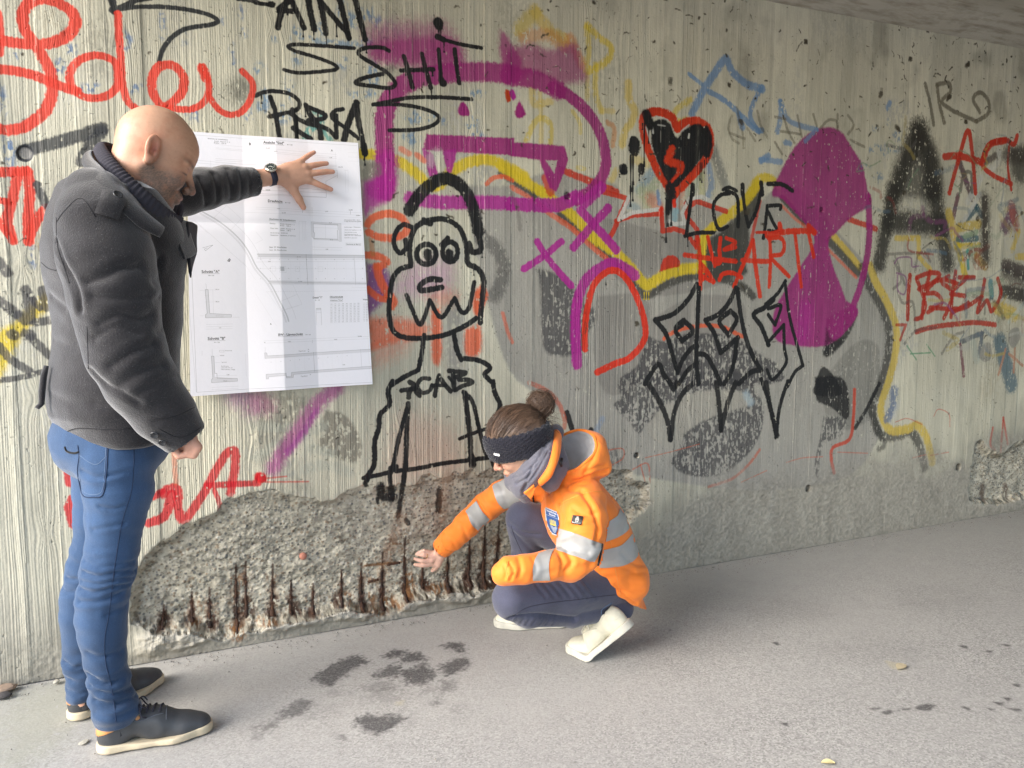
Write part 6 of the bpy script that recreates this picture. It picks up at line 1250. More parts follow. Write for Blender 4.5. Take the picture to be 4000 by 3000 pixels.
# ---- collars
BH = bvh_of([(Vh, Qh)])
knit = NT('ribbed_knit'); c = knit.co(); w_ = knit.n('TexWave'); w_.wave_type = 'BANDS'; w_.bands_direction = 'Z'; knit.l(knit.n('UVMap').outputs[0], w_.inputs[0]); w_.inputs['Scale'].default_value = 1.0; w_.inputs['Distortion'].default_value = 0
knit.base(knit.mix(w_.outputs[1], (.018, .017, .024), (.085, .08, .098))); knit.rough(.9); knit.normal(knit.bump(w_.outputs[1], .003)); knit = knit.m
def sheet(name, A_, B_, th, mat, parent, base, nu=40, nv=10, belly=0.0, ribs=0, bulge=(0, 0, 0)):
    """thick strip between the curves A and B"""
    A_ = smooth_line(np.array(A_, float), 8); B_ = smooth_line(np.array(B_, float), 8)
    def rs_(C, n):
        L = np.concatenate([[0], np.cumsum(np.linalg.norm(np.diff(C, axis=0), axis=1))]); t = np.linspace(0, L[-1], n); return np.stack([np.interp(t, L, C[:, k]) for k in range(3)], -1)
    A_, B_ = rs_(A_, nu), rs_(B_, nu); v = np.linspace(0, 1, nv)
    S = A_[:, None] * (1 - v)[None, :, None] + B_[:, None] * v[None, :, None]
    du = np.gradient(S, axis=0); dv = np.gradient(S, axis=1); N = np.cross(du, dv); N /= np.linalg.norm(N, axis=2)[..., None] + 1e-9
    S = S + N * (belly * np.sin(v * math.pi))[None, :, None]
    if ribs: S = S + N * (.0016 * np.sin(np.linspace(0, ribs * 2 * math.pi, nu)))[:, None, None]
    e = np.sqrt(np.clip(1 - np.abs(2 * v - 1) ** 6, .12, 1))[None, :, None]
    top, bot = S + N * th / 2 * e, S - N * th / 2 * e; nV = nu * nv; V = np.vstack([top.reshape(-1, 3), bot.reshape(-1, 3)]); Fc = []
    for i in range(nu - 1):
        for j in range(nv - 1):
            a = i * nv + j; Fc.append((a, a + 1, a + nv + 1, a + nv)); Fc.append((nV + a, nV + a + nv, nV + a + nv + 1, nV + a + 1))
    for i in range(nu - 1):
        for j in (0, nv - 1):
            a = i * nv + j; q = (a, a + nv, nV + a + nv, nV + a); Fc.append(q if j == 0 else q[::-1])
    for i in (0, nu - 1):
        for j in range(nv - 1):
            a = i * nv + j; q = (a, nV + a, nV + a + 1, a + 1); Fc.append(q if i == 0 else q[::-1])
    return mesh_obj(name, V, Fc, mat, parent, base=base)
knit2 = plain('dark_knit', (.040, .038, .050), .92, var=.3, nscale=300, bump=.0008)
# standing ribbed collar, near side then wrapping behind the neck to the far side
ca = [at(396, 470, 2.24), at(380, 462, 2.20), at(352, 442, 2.155), at(318, 412, 2.14), at(282, 380, 2.16), at(250, 345, 2.20), at(228, 315, 2.27), at(230, 308, 2.33), at(260, 318, 2.40), at(310, 345, 2.43), at(360, 395, 2.42), at(395, 440, 2.38)]
cb = [at(372, 487, 2.24), at(352, 480, 2.16), at(322, 460, 2.125), at(288, 425, 2.115), at(255, 392, 2.13), at(222, 362, 2.18), at(205, 335, 2.27), at(210, 330, 2.35), at(250, 360, 2.44), at(310, 400, 2.47), at(350, 440, 2.45), at(385, 480, 2.40)]
sheet('ribbed_collar', ca, cb, .010, knit2, jk, MB_, 260, 8, .004, ribs=62)
# wool collar lying outside
oa = [at(350, 490, 2.085), at(318, 462, 2.065), at(284, 432, 2.06), at(254, 400, 2.07), at(225, 366, 2.11), at(200, 340, 2.22), at(202, 325, 2.32), at(240, 345, 2.45)]
ob = [at(346, 512, 2.04), at(305, 492, 2.01), at(268, 460, 2.00), at(228, 424, 2.01), at(197, 388, 2.06), at(183, 365, 2.20), at(185, 355, 2.34), at(225, 375, 2.47)]
sheet('collar', oa, ob, .012, wool, jk, MB_, 60, 10, .006)
# open lapels in front
la = [at(372, 485, 2.20), at(388, 475, 2.24), at(404, 478, 2.28)]; lb = [at(398, 560, 2.16), at(412, 556, 2.2), at(424, 548, 2.25)]
sheet('lapel', la, lb, .009, wool, jk, MB_, 20, 12, .004)
sheet('lapel', [at(404, 478, 2.26), at(414, 480, 2.30), at(425, 486, 2.34)], [at(412, 600, 2.20), at(416, 575, 2.26), at(424, 548, 2.32)], .008, plain('lining', (.02, .019, .026), .7), jk, MB_, 16, 12, .003)
# ---- wrist watch
watch = empty('wristwatch', tuple(cp(280, 860, 2.66))); wbase = cp(280, 860, 2.66); watch.parent = man; watch.location = Vector(wbase - np.array(MB_))
wax = (cp(400, 860, 2.68) - lap[-1]); wax /= np.linalg.norm(wax)
wc = cp(285, 868, 2.669); wc = wl + wax * .020
u_ = np.cross(wax, [0, -1, 0]); u_ /= np.linalg.norm(u_); w2_ = np.cross(wax, u_)
def ring(c, ax, r, w, th, n=40, start=0, end=2 * math.pi):
    u = np.cross(ax, [0, 1, 0]); u /= np.linalg.norm(u); w_2 = np.cross(ax, u); V, Fc = [], []
    for k in range(n + 1):
        a = start + (end - start) * k / n; d_ = u * math.cos(a) + w_2 * math.sin(a)
        for s, rr in ((-1, r), (-1, r + th), (1, r + th), (1, r)): V.append(c + d_ * rr + ax * s * w / 2)
    for k in range(n):
        for j in range(4): Fc.append((k * 4 + j, k * 4 + (j + 1) % 4, (k + 1) * 4 + (j + 1) % 4, (k + 1) * 4 + j))
    return np.array(V), Fc
v, f = ring(wc, wax, .0285, .021, .0035); mesh_obj('strap', v, f, plain('navy_strap', (.02, .022, .045), .5, bump=.0002), watch, base=wbase)
wn_ = np.array([-.18, -.72, .66]); wn_ /= np.linalg.norm(wn_); wcc = cp(240, 725, 2.645) 
v, f = disc(wcc - wn_ * .004, wn_, .0205, .009, 32); mesh_obj('watch_case', v, f, plain('steel', (.6, .57, .50), .25, metal=1.0, bump=0), watch, base=wbase)
v, f = disc(wcc + wn_ * .0052, wn_, .0165, .0006, 32); mesh_obj('dial', v, f, plain('dial', (.03, .04, .045), .15, spec=.8, bump=0), watch, base=wbase)
uu = np.cross(wn_, [0, 0, 1]); uu /= np.linalg.norm(uu); vv = np.cross(wn_, uu)
for ang in np.linspace(0, 2 * math.pi, 12, endpoint=False):
    dd = uu * math.cos(ang) + vv * math.sin(ang); v, f = tube([wcc + wn_ * .0062 + dd * .012, wcc + wn_ * .0062 + dd * .0152], .0007, 5); mesh_obj('hour_mark', v, f, plain('pale_mark', (.7, .7, .62), .4, bump=0) if ang == 0 else bpy.data.materials['pale_mark'], watch, base=wbase)
for ang, L_ in ((.6, .008), (2.6, .011)):
    dd = uu * math.cos(ang) + vv * math.sin(ang); v, f = tube([wcc + wn_ * .0064, wcc + wn_ * .0064 + dd * L_], .0007, 5); mesh_obj('watch_hand', v, f, bpy.data.materials['pale_mark'], watch, base=wbase)
# ---- shoes
def foot2d(P, grow=0.0):
    q = P.copy(); q[:, 2] = 0
    return chain(q, [V3(.038, 0, 0), V3(.12, .004, 0), V3(.195, .003, 0), V3(.258, .0, 0)], [.036 + grow, .036 + grow, .048 + grow, .034 + grow], .03)
def shoe_parts(scale=1.0, fat=0.0, sole_h=.020):
    def sole(P):
        e = foot2d(P, .003 + fat); top = sole_h + .004 * np.cos(P[:, 0] * 22); return smax(e, np.maximum(-P[:, 2], P[:, 2] - top) , .005)
    def upper(P):
        d = ell_(P, (.046, 0, .045), (.046, .036, .058)); d = smin(d, cone(P, (.065, 0, .072), (.15, 0, .052), .036, .036), .03)
        d = smin(d, cone(P, (.15, 0, .046), (.212, 0, .028), .040, .038), .03); d = smin(d, ell_(P, (.232, 0, .022), (.060, .042 + fat, .034 + fat)), .02)
        d = smax(d, foot2d(P, .0005 + fat), .006); d = smax(d, sole_h - .004 - P[:, 2], .003)
        return smax(d, -cone(P, (.045, 0, .085), (.062, 0, .14), .026, .034), .006)
    return sole, upper
sole_f, upper_f = shoe_parts()
def place(V, heel, toe, roll=0.0, z=0.0, sc_=1.0):
    d = toe - heel; d = d[:2]; yaw = math.atan2(d[1], d[0]); return (V * sc_) @ rotz(yaw).T + np.array([heel[0], heel[1], z])
def leather(col, nm, bump=.0006, rough=.45): 
    m = NT(nm); c = m.co(); n = m.noise(c, 900, 2); n2 = m.noise(c, 25, 4); m.base(m.mix(n2, [x * .75 for x in col], [x * 1.5 for x in col])); m.rough(rough); m.normal(m.bump(n, bump)); return m.m
lea = leather((.042, .045, .050), 'dark_leather'); rub = leather((.47, .40, .28), 'beige_rubber', .0004, .7); tan = leather((.50, .23, .08), 'tan_leather')
Vs_, Qs_ = mesh_sdf(sole_f, (-.01, -.07, -.01), (.31, .07, .05), .003); Vu_, Qu_ = mesh_sdf(upper_f, (-.01, -.07, .0), (.31, .07, .15), .003)
def heeltab(P): return np.maximum(np.maximum(upper_f(P) - .0018, P[:, 0] - .050 + .55 * (P[:, 2] - .075)), np.maximum(.046 + .35 * P[:, 0] - P[:, 2], -(upper_f(P) + .003)))
Vt_, Qt_ = mesh_sdf(heeltab, (-.01, -.06, .04), (.09, .06, .13), .0025)
def tongue(P): return np.maximum(cone(P, (.088, 0, .093), (.105, 0, .070), .030, .034), np.abs(((P - V3(.094, 0, .1)) @ V3(.78, 0, .62))) - .006)
Vo_, Qo_ = mesh_sdf(tongue, (.04, -.05, .04), (.15, .05, .15), .003)
def make_shoe(name, parent, base, heel, toe, mats, z=0.0, mirror=1, sc_=1.0, bend=None, laces=True, label=None):
    r = empty(name, (heel[0], heel[1], 0)); r.parent = parent; r.location = Vector((heel[0] - base[0], heel[1] - base[1], 0)); rb_ = (heel[0], heel[1], 0)
    def T(V):
        V = V * [1, mirror, 1]
        if bend is not None: V = bend(V)
        return place(V, heel, toe, z=z, sc_=sc_)
    def fl(Q): return Q[:, ::-1] if mirror < 0 else Q
    mesh_obj('sole', T(Vs_), fl(Qs_), mats[1], r, base=rb_); mesh_obj('upper', T(Vu_), fl(Qu_), mats[0], r, base=rb_); mesh_obj('heel_tab', T(Vt_), fl(Qt_), mats[2], r, base=rb_); mesh_obj('tongue', T(Vo_), fl(Qo_), mats[2], r, base=rb_)
    if laces:
        from mathutils.bvhtree import BVHTree
        bb_ = BVHTree.FromPolygons([tuple(v) for v in Vu_], [tuple(int(i) for i in q) for q in Qu_])
        def up(x, y, o=.002):
            h = bb_.ray_cast(Vector((x, y, .3)), Vector((0, 0, -1)))
            return np.array(h[0]) + np.array(h[1]) * o if h[0] is not None else np.array([x, y, .08])
        for k in range(4):
            x = .112 + k * .016; v, f = tube(T(np.array([up(x, -.022), up(x + .003, -.010, .004), up(x + .004, 0, .005), up(x + .007, .010, .004), up(x + .008, .022)])), .0022, 6); mesh_obj('shoelace', v, f, mats[3], r, base=rb_)
        b0 = up(.105, 0, .006)
        for sg in (-1, 1):
            for L_, dz in ((.030, .010), (.042, -.012)):
                pts = np.array([b0, b0 + [.004, sg * L_ * .5, .012], b0 + [.012, sg * L_, dz], b0 + [.022, sg * L_ * .8, dz - .01]]); v, f = tube(T(smooth_line(pts, 5)), .0019, 6); mesh_obj('shoelace', v, f, mats[3], r, base=rb_)
        for sg in (-1, 1):
            sp_ = np.array([up(x, sg * y, .0006) for x, y in ((.10, .036), (.125, .034), (.15, .030), (.172, .024))]); v, f = tube(T(smooth_line(sp_, 4)), .0012, 5); mesh_obj('stitching', v, f, mats[4], r, base=rb_)
            p = up(.108, sg * .024, .001); v, f = disc(T(p[None])[0], np.array([0, -.6, .8]), .004, .0015, 12, True); mesh_obj('eyelet', v, f, mats[1], r, base=rb_)
        sp_ = np.array([up(.178, y, .0006) for y in (-.034, -.02, 0, .02, .034)]); v, f = tube(T(smooth_line(sp_, 4)), .0012, 5); mesh_obj('stitching', v, f, mats[4], r, base=rb_)
    return r
lace_d = plain('dark_lace', (.03, .03, .045), .8, bump=0); stit = plain('grey_stitch', (.10, .11, .13), .7, bump=0)
h1 = atz(205, 1640); t1 = atz(440, 1592); make_shoe('shoe', man, MB_, h1[:2] + [0.0, .042], t1[:2] + [0.0, .042], (lea, rub, tan, lace_d, stit), z=.001)
h2 = atz(139, 1572); t2 = atz(345, 1478); make_shoe('shoe', man, MB_, h2[:2] + [.005, .038], t2[:2] + [.0, .03], (lea, rub, tan, lace_d, stit), z=.001, mirror=-1)
sock = plain('dark_sock', (.02, .022, .03), .9)
for a, hh in ((nc[-1], h1), (fc[-1], h2)):
    v, f = tube([a + [.01, 0, .03], a + [.015, 0, -.02], np.array([hh[0] + .075, a[1], .06])], [.030, .030, .028], 16); mesh_obj('sock', v, f, sock, man, base=MB_)
# ================================================================== THE PLAN
PX0, PX1, PZ0, PZ1, PPM = -0.07, 0.61, 0.88, 1.83, 2200.0
pw, ph = int((PX1 - PX0) * PPM), int((PZ1 - PZ0) * PPM)
PI_ = np.ones((ph, pw), np.float32)
YP = 2.712
def ppix(T, x, y):
    q = tp(T[0], T[1], x, y) if T != 'P' else (x * 4000 / 2212, y * 4000 / 2212)
    p = at(q[0] * 2212 / 4000, q[1] * 2212 / 4000, YP); return np.array([(p[0] - PX0) * PPM, (p[2] - PZ0) * PPM])
def pline(T, pts, w=1.0, g=.25, dash=None):
    Q = [ppix(T, *p) for p in pts]
    for a, b in zip(Q[:-1], Q[1:]):
        L = np.linalg.norm(b - a); n = max(2, int(L * 1.5)); t = np.linspace(0, 1, n)
        if dash: t = t[(t * L / dash) % 1 < .6]
        X = a[0] + (b[0] - a[0]) * t; Y = a[1] + (b[1] - a[1]) * t; r = int(math.ceil(w / 2 + .5))
        for dy in range(-r, r + 1):
            for dx in range(-r, r + 1):
                xi = np.round(X).astype(int) + dx; yi = np.round(Y).astype(int) + dy; ok = (xi >= 0) & (yi >= 0) & (xi < pw) & (yi < ph); xi, yi = xi[ok], yi[ok]
                d = np.hypot(xi - X[ok], yi - Y[ok]); a_ = np.clip(w / 2 + .5 - d, 0, 1) * (1 - g); np.minimum.at(PI_, (yi, xi), 1 - a_)
def pfill(T, pts, g):
    Q = np.array([ppix(T, *p) for p in pts]); x0, y0 = np.floor(Q.min(0)).astype(int); x1, y1 = np.ceil(Q.max(0)).astype(int) + 1
    Y, X = np.mgrid[y0:y1, x0:x1]; ins = np.zeros(X.shape, bool)
    for k in range(len(Q)):
        a, b = Q[k], Q[(k + 1) % len(Q)]; c_ = (a[1] > Y) != (b[1] > Y)
        ins ^= c_ & (X < (b[0] - a[0]) * (Y - a[1]) / (b[1] - a[1] + 1e-9) + a[0])
    v = PI_[y0:y1, x0:x1]; v[ins] = np.minimum(v[ins], g)
glyph_cache = {}
def glyph_tris(s, bold):
    k = (s, bold)
    if k in glyph_cache: return glyph_cache[k]
    cu = bpy.data.curves.new('txt', 'FONT'); cu.body = s; cu.offset = .02 if bold else 0.0; cu.resolution_u = 3
    o = bpy.data.objects.new('txt', cu); sc.collection.objects.link(o); dg = bpy.context.evaluated_depsgraph_get(); me = o.evaluated_get(dg).to_mesh(); me.calc_loop_triangles()
    V = np.array([v.co[:2] for v in me.vertices]); Tt = np.array([t.vertices[:] for t in me.loop_triangles]); o.evaluated_get(dg).to_mesh_clear()
    bpy.data.objects.remove(o); bpy.data.curves.remove(cu); glyph_cache[k] = (V, Tt); return V, Tt
def raster_text(IMG, V2, Tt, g, col=None):
    h, w = IMG.shape[:2]
    for t in Tt:
        A_, B_, C_ = V2[t]; x0, y0 = np.floor(np.minimum(np.minimum(A_, B_), C_)).astype(int) - 0; x1, y1 = np.ceil(np.maximum(np.maximum(A_, B_), C_)).astype(int) + 1
        x0, y0, x1, y1 = max(0, x0), max(0, y0), min(w, x1), min(h, y1)
        if x1 <= x0 or y1 <= y0: continue
        Y, X = np.mgrid[y0:y1, x0:x1]; X = X + .0; Y = Y + .0
        den = (B_[1] - C_[1]) * (A_[0] - C_[0]) + (C_[0] - B_[0]) * (A_[1] - C_[1])
        if abs(den) < 1e-9: continue
        l1 = ((B_[1] - C_[1]) * (X - C_[0]) + (C_[0] - B_[0]) * (Y - C_[1])) / den; l2 = ((C_[1] - A_[1]) * (X - C_[0]) + (A_[0] - C_[0]) * (Y - C_[1])) / den
        m_ = (l1 >= -.02) & (l2 >= -.02) & (l1 + l2 <= 1.02); v = IMG[y0:y1, x0:x1]
        if col is None: v[m_] = np.minimum(v[m_], g)
        else: v[m_] = col
def ptext(s, T, a, b, bold=True, g=.05, ul=False):
    V, Tt = glyph_tris(s, bold); A_, B_ = ppix(T, *a), ppix(T, *b); W_ = max(V[:, 0].max() - V[:, 0].min(), .5 if len(s) == 1 else 0); d = (B_ - A_) / W_; n = np.array([-d[1], d[0]])
    V2 = A_ + np.outer(V[:, 0] - V[:, 0].min(), d) + np.outer(V[:, 1], n); raster_text(PI_, V2, Tt, g)
    if ul: pline(T, [(a[0], a[1] + 7), (b[0], b[1] + 7)], 1.6, .2)
P00, P10, P11, P01 = (0, 0), (1, 0), (1, 1), (0, 1)
ptext('Ansicht "Süd"', P10, (65, 1232), (245, 1243), ul=True); ptext('M = 1:50', P10, (272, 1247), (318, 1250), g=.3); ptext('A', P10, (652, 1300), (668, 1301)); ptext('B', P00, (2154, 1245), (2170, 1246))
ptext('Abschnitte der Instandsetzung', P00, (1793, 1192), (1970, 1204), g=.3); ptext('Anzahl:  Abschnitt 4 - 6', P00, (1850, 1214), (1988, 1224), g=.3); ptext('Breite:  1,50 m', P00, (1850, 1230), (1955, 1237), g=.35)
ptext('Draufsicht', P11, (105, 82), (230, 90), ul=True); ptext('M = 1:50', P11, (255, 92), (298, 95), g=.3); ptext('Abschnitte der Instandsetzung', P11, (115, 236), (345, 250), g=.15, ul=True)
for s, a, b in [('Überbau :', (120, 272), (175, 276)), ('Anzahl:  Abschnitt 1 - 5', (210, 276), (335, 284)), ('Breite:    1,80 m', (210, 291), (302, 297)), ('Wand / Btkl. :', (124, 314), (198, 318)), ('Anzahl:  Abschnitt 1 - 8', (212, 316), (337, 324)), ('Breite:    1,80 m', (212, 332), (304, 337)), ('Neubewehrung :   B 500 B NR', (127, 354), (275, 358)), ('Neuabschnitt :   Spritzbeton, d = 20 N/mm', (127, 374), (345, 381))]:
    ptext(s, P11, a, b, bold=False, g=.12)
ptext('Insg. 37 Abschnitte', P11, (118, 481), (265, 484), g=.3); ptext('Insg. 25 Abschnitte', P11, (118, 505), (265, 508), g=.4)
ptext('Detail "1"', P11, (495, 920), (578, 917), g=.1); ptext('M = 1:20', P11, (515, 938), (556, 937), g=.3); ptext('Chloridgehalt', P11, (642, 914), (755, 912), ul=True); ptext('Widerlager "West"', P11, (645, 941), (755, 938), g=.2, ul=True); ptext('Widerl', P11, (925, 935), (972, 935), g=.2)
ptext('BW - Längsschnitt', P11, (193, 1244), (408, 1238), ul=True); ptext('M = 1:50', P11, (432, 1238), (475, 1238), g=.3); ptext('Fugenband', P11, (372, 1380), (428, 1379), g=.25, bold=False); ptext('Fugenband', P11, (390, 1598), (447, 1596), g=.25, bold=False); ptext('Bewehrung sh. Plan 5.2', P11, (787, 453), (905, 456), g=.15)
ptext('Schnitt "A"', P01, (1742, 698), (1897, 697), ul=True); ptext('M = 1:50', P01, (1802, 724), (1850, 724), g=.3); ptext('Schnitt "B"', P01, (1795, 1279), (1947, 1277), ul=True); ptext('M = 1:50', P01, (1852, 1304), (1898, 1304), g=.3)
ptext('B', P01, (1965, 592), (1982, 604)); ptext('A', P11, (122, 1148), (136, 1147)); ptext('Bewehrungsstahl', P01, (1865, 1074), (1935, 1074), bold=False, g=.4)
for s, x, y in [('25,135', 355, 562), ('32,390', 368, 776), ('4,00', 105, 603), ('9,407', 182, 146), ('10,109', 225, 182), ('9,387', 600, 168), ('20,888', 805, 156), ('18,801', 868, 205), ('4,80', 605, 496), ('B 25', 637, 266), ('B 25', 645, 414), ('9,007', 276, 1298), ('9,387', 678, 1280), ('20,888', 880, 1252), ('40', 70, 1304), ('2,8%', 750, 1498), ('25', 450, 1366), ('20', 450, 1384), ('20', 466, 1584)]:
    ptext(s, P11, (x, y), (x + 5.6 * len(s), y + .2), bold=False, g=.2)
for s, x, y in [('25,222', 88, 1277), ('4,692', 158, 1305), ('0,90', 640, 1360), ('186,286', 85, 1642), ('186,335', 715, 1442), ('186,35', 90, 1642)]: ptext(s, P10, (x, y), (x + 5.6 * len(s), y + .5), bold=False, g=.25)
for k, s in enumerate(['Schutzschicht: B 25 - Q 131', '2-lagige Bitumendichtungsbahn', 'Isoliersteine + Filtersteine', 'umlaufendes Fugenband, b = 25', 'Fugenabdeckband, grau', 'Rückflächenentwässerung', 'halbes DN 150 + Filterschicht', 'Sockel B 25, unbewehrt']):
    y = [242, 254, 304, 328, 348, 366, 376, 396][k]; ptext(s, P11, (768, y), (768 + 5.0 * len(s), y + 2), bold=False, g=.2)
for s, x, y in [('Rückfl.seite', 1912, 1512), ('halbes DN 150  mit', 1912, 1525), ('Filtersteinen, 2-lagig', 1912, 1540), ('Fugenband', 1910, 1476), ('Hohlgeländer', 1944, 1376), ('190,30', 1862, 845), ('188,25', 1862, 952), ('190,085', 1900, 1419), ('185,01', 1930, 1640), ('4,57', 1890, 1178), ('1,80', 1960, 1586)]: ptext(s, P01, (x, y), (x + 5.4 * len(s), y), bold=False, g=.25)
# frame
pline('P', [(400, 288), (772, 313)], 1.2, .35); pline('P', [(772, 313), (800, 826)], 1.2, .8); pline('P', [(411, 520), (425, 848), (803, 826)], 1.5, .25); pline('P', [(408, 640), (411, 700), (424, 848)], 1.2, .4)
# long section view at the top
for y0, y1, g in [(1262, 1310, .5), (1290, 1330, .5), (1300, 1345, .45), (1385, 1405, .3), (1400, 1415, .3), (1420, 1430, .4)]: pline(P10, [(-350, y0 - 22), (700, y1 + 18)], 1.0, g)
pline(P10, [(450, 1440), (705, 1465), (708, 1530)], 1.2, .2); pline(P10, [(0, 1590), (450, 1600)], 1, .3, 9); pline(P10, [(20, 1605), (470, 1625), (608, 1640)], 1.2, .15); pline(P10, [(20, 1640), (610, 1659)], 1.2, .25); pline(P10, [(708, 1510), (608, 1560), (610, 1659)], 1.2, .2)
pline(P10, [(480, 1570), (700, 1480)], 1, .4, 8); pline(P10, [(500, 1540), (700, 1470)], 1.0, .45); pline(P10, [(775, 1465), (780, 1659)], 1, .5, 6); pline(P10, [(800, 1465), (800, 1659)], 1, .5, 9); pline(P10, [(765, 1465), (800, 1465)], 1, .4)
for y in (1312, 1350, 1385): pline(P10, [(800, y), (890, y + 4)], 1, .6, 7)
pline(P10, [(690, 1310), (697, 1460)], 1, .5, 6); pline(P00, [(1705, 1420), (1780, 1460)], 1, .4, 8); pline(P00, [(1700, 1378), (2212, 1420)], 1, .35); pline(P00, [(1700, 1400), (2212, 1440)], 1, .35); pline(P00, [(1820, 1380), (1822, 1470)], 1, .4)
pline(P11, [(0, 8), (612, 40), (612, 0)], 1.2, .15); pline(P11, [(0, 22), (612, 42)], 1, .3)
for a, b in [((0, 126), (925, 178)), ((0, 142), (925, 200)), ((-90, 170), (928, 220))]: pline(P11, [a, b], 1, .5)
pline(P11, [(405, 140), (405, 175)], 1.6, .15); pline(P11, [(820, 160), (820, 190)], 1.6, .15); pline(P11, [(488, 125), (489, 180)], 1.3, .2); pline(P11, [(490, 190), (515, 560)], 1, .6, 10)
# framed cross-section
pfill(P11, [(480, 250), (740, 268), (742, 290), (500, 270)], .80); pfill(P11, [(480, 250), (500, 262), (505, 400), (485, 378)], .80); pfill(P11, [(718, 275), (740, 275), (742, 420), (720, 400)], .80); pfill(P11, [(500, 400), (742, 408), (742, 422), (505, 408)], .80)
pline(P11, [(500, 270), (712, 278), (714, 320), (708, 335), (712, 405), (506, 398), (510, 350), (500, 340), (500, 270)], 1.7, .05); pline(P11, [(480, 252), (740, 268), (742, 425), (720, 424)], 1.2, .25); pline(P11, [(480, 252), (486, 380), (505, 402)], 1.2, .3)
pline(P11, [(604, 275), (606, 400)], 1, .3, 7); pline(P11, [(500, 302), (712, 310)], 1, .5); pline(P11, [(780, 438), (910, 442), (910, 462), (780, 458), (780, 438)], 1, .2); pline(P11, [(490, 472), (750, 480)], 1, .3); pline(P11, [(495, 496), (740, 500)], 1, .3)
for x in (375, 405, 418, 432): pline(P11, [(x, 250), (x + 3, 415)], 1, .4, 6)
pline(P11, [(375, 248), (440, 252)], 1, .3, 6)
# the bridge in plan
pfill(P11, [(10, 532), (945, 545), (945, 570), (20, 560)], .74); pfill(P11, [(120, 770), (955, 783), (960, 796), (130, 788)], .74)
for ya, yb, w in [(532, 545, 1.4), (560, 570, 1.2), (538, 550, 1), (764, 778, 1.2), (772, 790, 1.3), (792, 800, 1.2), (572, 582, 1)]: pline(P11, [(10 if ya < 600 else 105, ya), (955, yb)], w, .2)
pline(P11, [(0, 603), (945, 596)], 1, .4); pline(P11, [(0, 660), (950, 664)], 1, .4, 12)
for k in range(12): x = 20 + k * 80; pline(P11, [(x + 40, 590), (x + 44, 760)], 1, .72, 7); ptext(str((k * 5) % 7 + 1), P11, (x + 20, 585), (x + 26, 585), g=.4); ptext(str((k * 3) % 6 + 1), P11, (x + 20, 662), (x + 26, 662), g=.4); ptext(str((k * 2) % 5 + 1), P11, (x + 22, 752), (x + 28, 752), g=.4)
pline(P11, [(436, 535), (452, 800)], 1.6, .15); pline(P11, [(850, 545), (864, 800)], 1.3, .2); pline(P11, [(205, 640), (258, 642), (262, 696), (206, 694), (205, 640)], 1, .3, 6); pfill(P11, [(210, 645), (245, 645), (247, 682), (212, 682)], .62)
pline(P11, [(125, 645), (170, 645), (172, 682), (127, 682), (125, 645)], 1, .4, 6); pline(P11, [(340, 645), (378, 645), (380, 685), (342, 685), (340, 645)], 1, .4, 6); pline(P11, [(540, 645), (582, 645), (582, 685), (540, 685), (540, 645)], 1, .4, 6); pline(P11, [(90, 862), (965, 850)], 1, .4, 14); pline(P11, [(830, 822), (950, 824)], 1, .4, 9)
# curved wall, wide strip sweeping from upper left to the lower right
strip = [(P01, 1730, 170), (P01, 1900, 270), (P01, 2050, 400), (P01, 2140, 520), (P11, 0, 660), (P11, 110, 790), (P11, 190, 940), (P11, 250, 1060), (P11, 272, 1125)]
def offc(o):
    pts = [np.array([1000 * T[0] + x / 2.212, 750 * T[1] + y / 2.212]) * 2212 / 4000 for T, x, y in strip]; pts = smooth_line(np.array(pts), 4); Tn = np.gradient(pts, axis=0); Tn /= np.linalg.norm(Tn, axis=1)[:, None]; return pts + np.stack([-Tn[:, 1], Tn[:, 0]], 1) * o
for o_, w in ((-4.2, 1.3), (-2, 1), (1.5, 1.2), (3.5, 1.2), (-20, .8)): q_ = offc(o_); pline('P', [tuple(p) for p in q_], w, .25)
a_, b_ = offc(-4.2), offc(-2); pfill('P', [tuple(p) for p in a_] + [tuple(p) for p in b_[::-1]], .72)
pline(P11, [(130, 800), (320, 800), (400, 970), (250, 1015)], 1, .55); pline(P01, [(1675, 235), (2130, 640)], 1, .5); pline(P01, [(1680, 250), (1800, 355)], 1, .5); pline(P01, [(1960, 110), (2085, 225), (1990, 330), (1850, 215), (1960, 110)], 1, .6); pline(P11, [(0, 340), (60, 410), (0, 440)], 1, .6); pline(P11, [(95, 860), (215, 1030), (365, 985)], 1, .7)
pline(P01, [(2100, 600), (2212, 760)], 1, .6, 8); pline(P11, [(0, 880), (180, 1160)], 1, .6, 8); pline(P11, [(200, 950), (355, 885)], 1, .5)
pline(P01, [(1750, 480), (1840, 455), (1775, 505), (1765, 490), (1790, 480)], 1.6, .1)
# sections A and B
pfill(P01, [(1772, 843), (1798, 843), (1812, 1052), (2000, 1060), (2000, 1082), (1775, 1088), (1773, 1062), (1786, 1050)], .82); pline(P01, [(1772, 843), (1798, 843), (1812, 1050), (2000, 1060), (2000, 1082), (1776, 1088), (1774, 1062), (1790, 1048), (1772, 843)], 1.6, .08)
pline(P01, [(1778, 790), (1785, 843)], 1, .2); pline(P01, [(1838, 843), (1845, 1050)], 1, .4, 5); pline(P01, [(1806, 845), (1858, 845)], 1, .4, 5); pline(P01, [(1810, 950), (1860, 950)], 1, .4, 5); pline(P01, [(1770, 895), (1802, 895)], 1, .3); pline(P01, [(1770, 950), (1806, 950)], 1, .3)
for y in (1145, 1165, 1186): pline(P01, [(1782, y), (2010, y - 4)], 1, .45)
pline(P01, [(1725, 850), (1765, 850)], 1, .4, 5); pline(P01, [(1725, 1070), (1765, 1070)], 1, .4, 5); pline(P01, [(2010, 1082), (2070, 1082)], 1, .4)
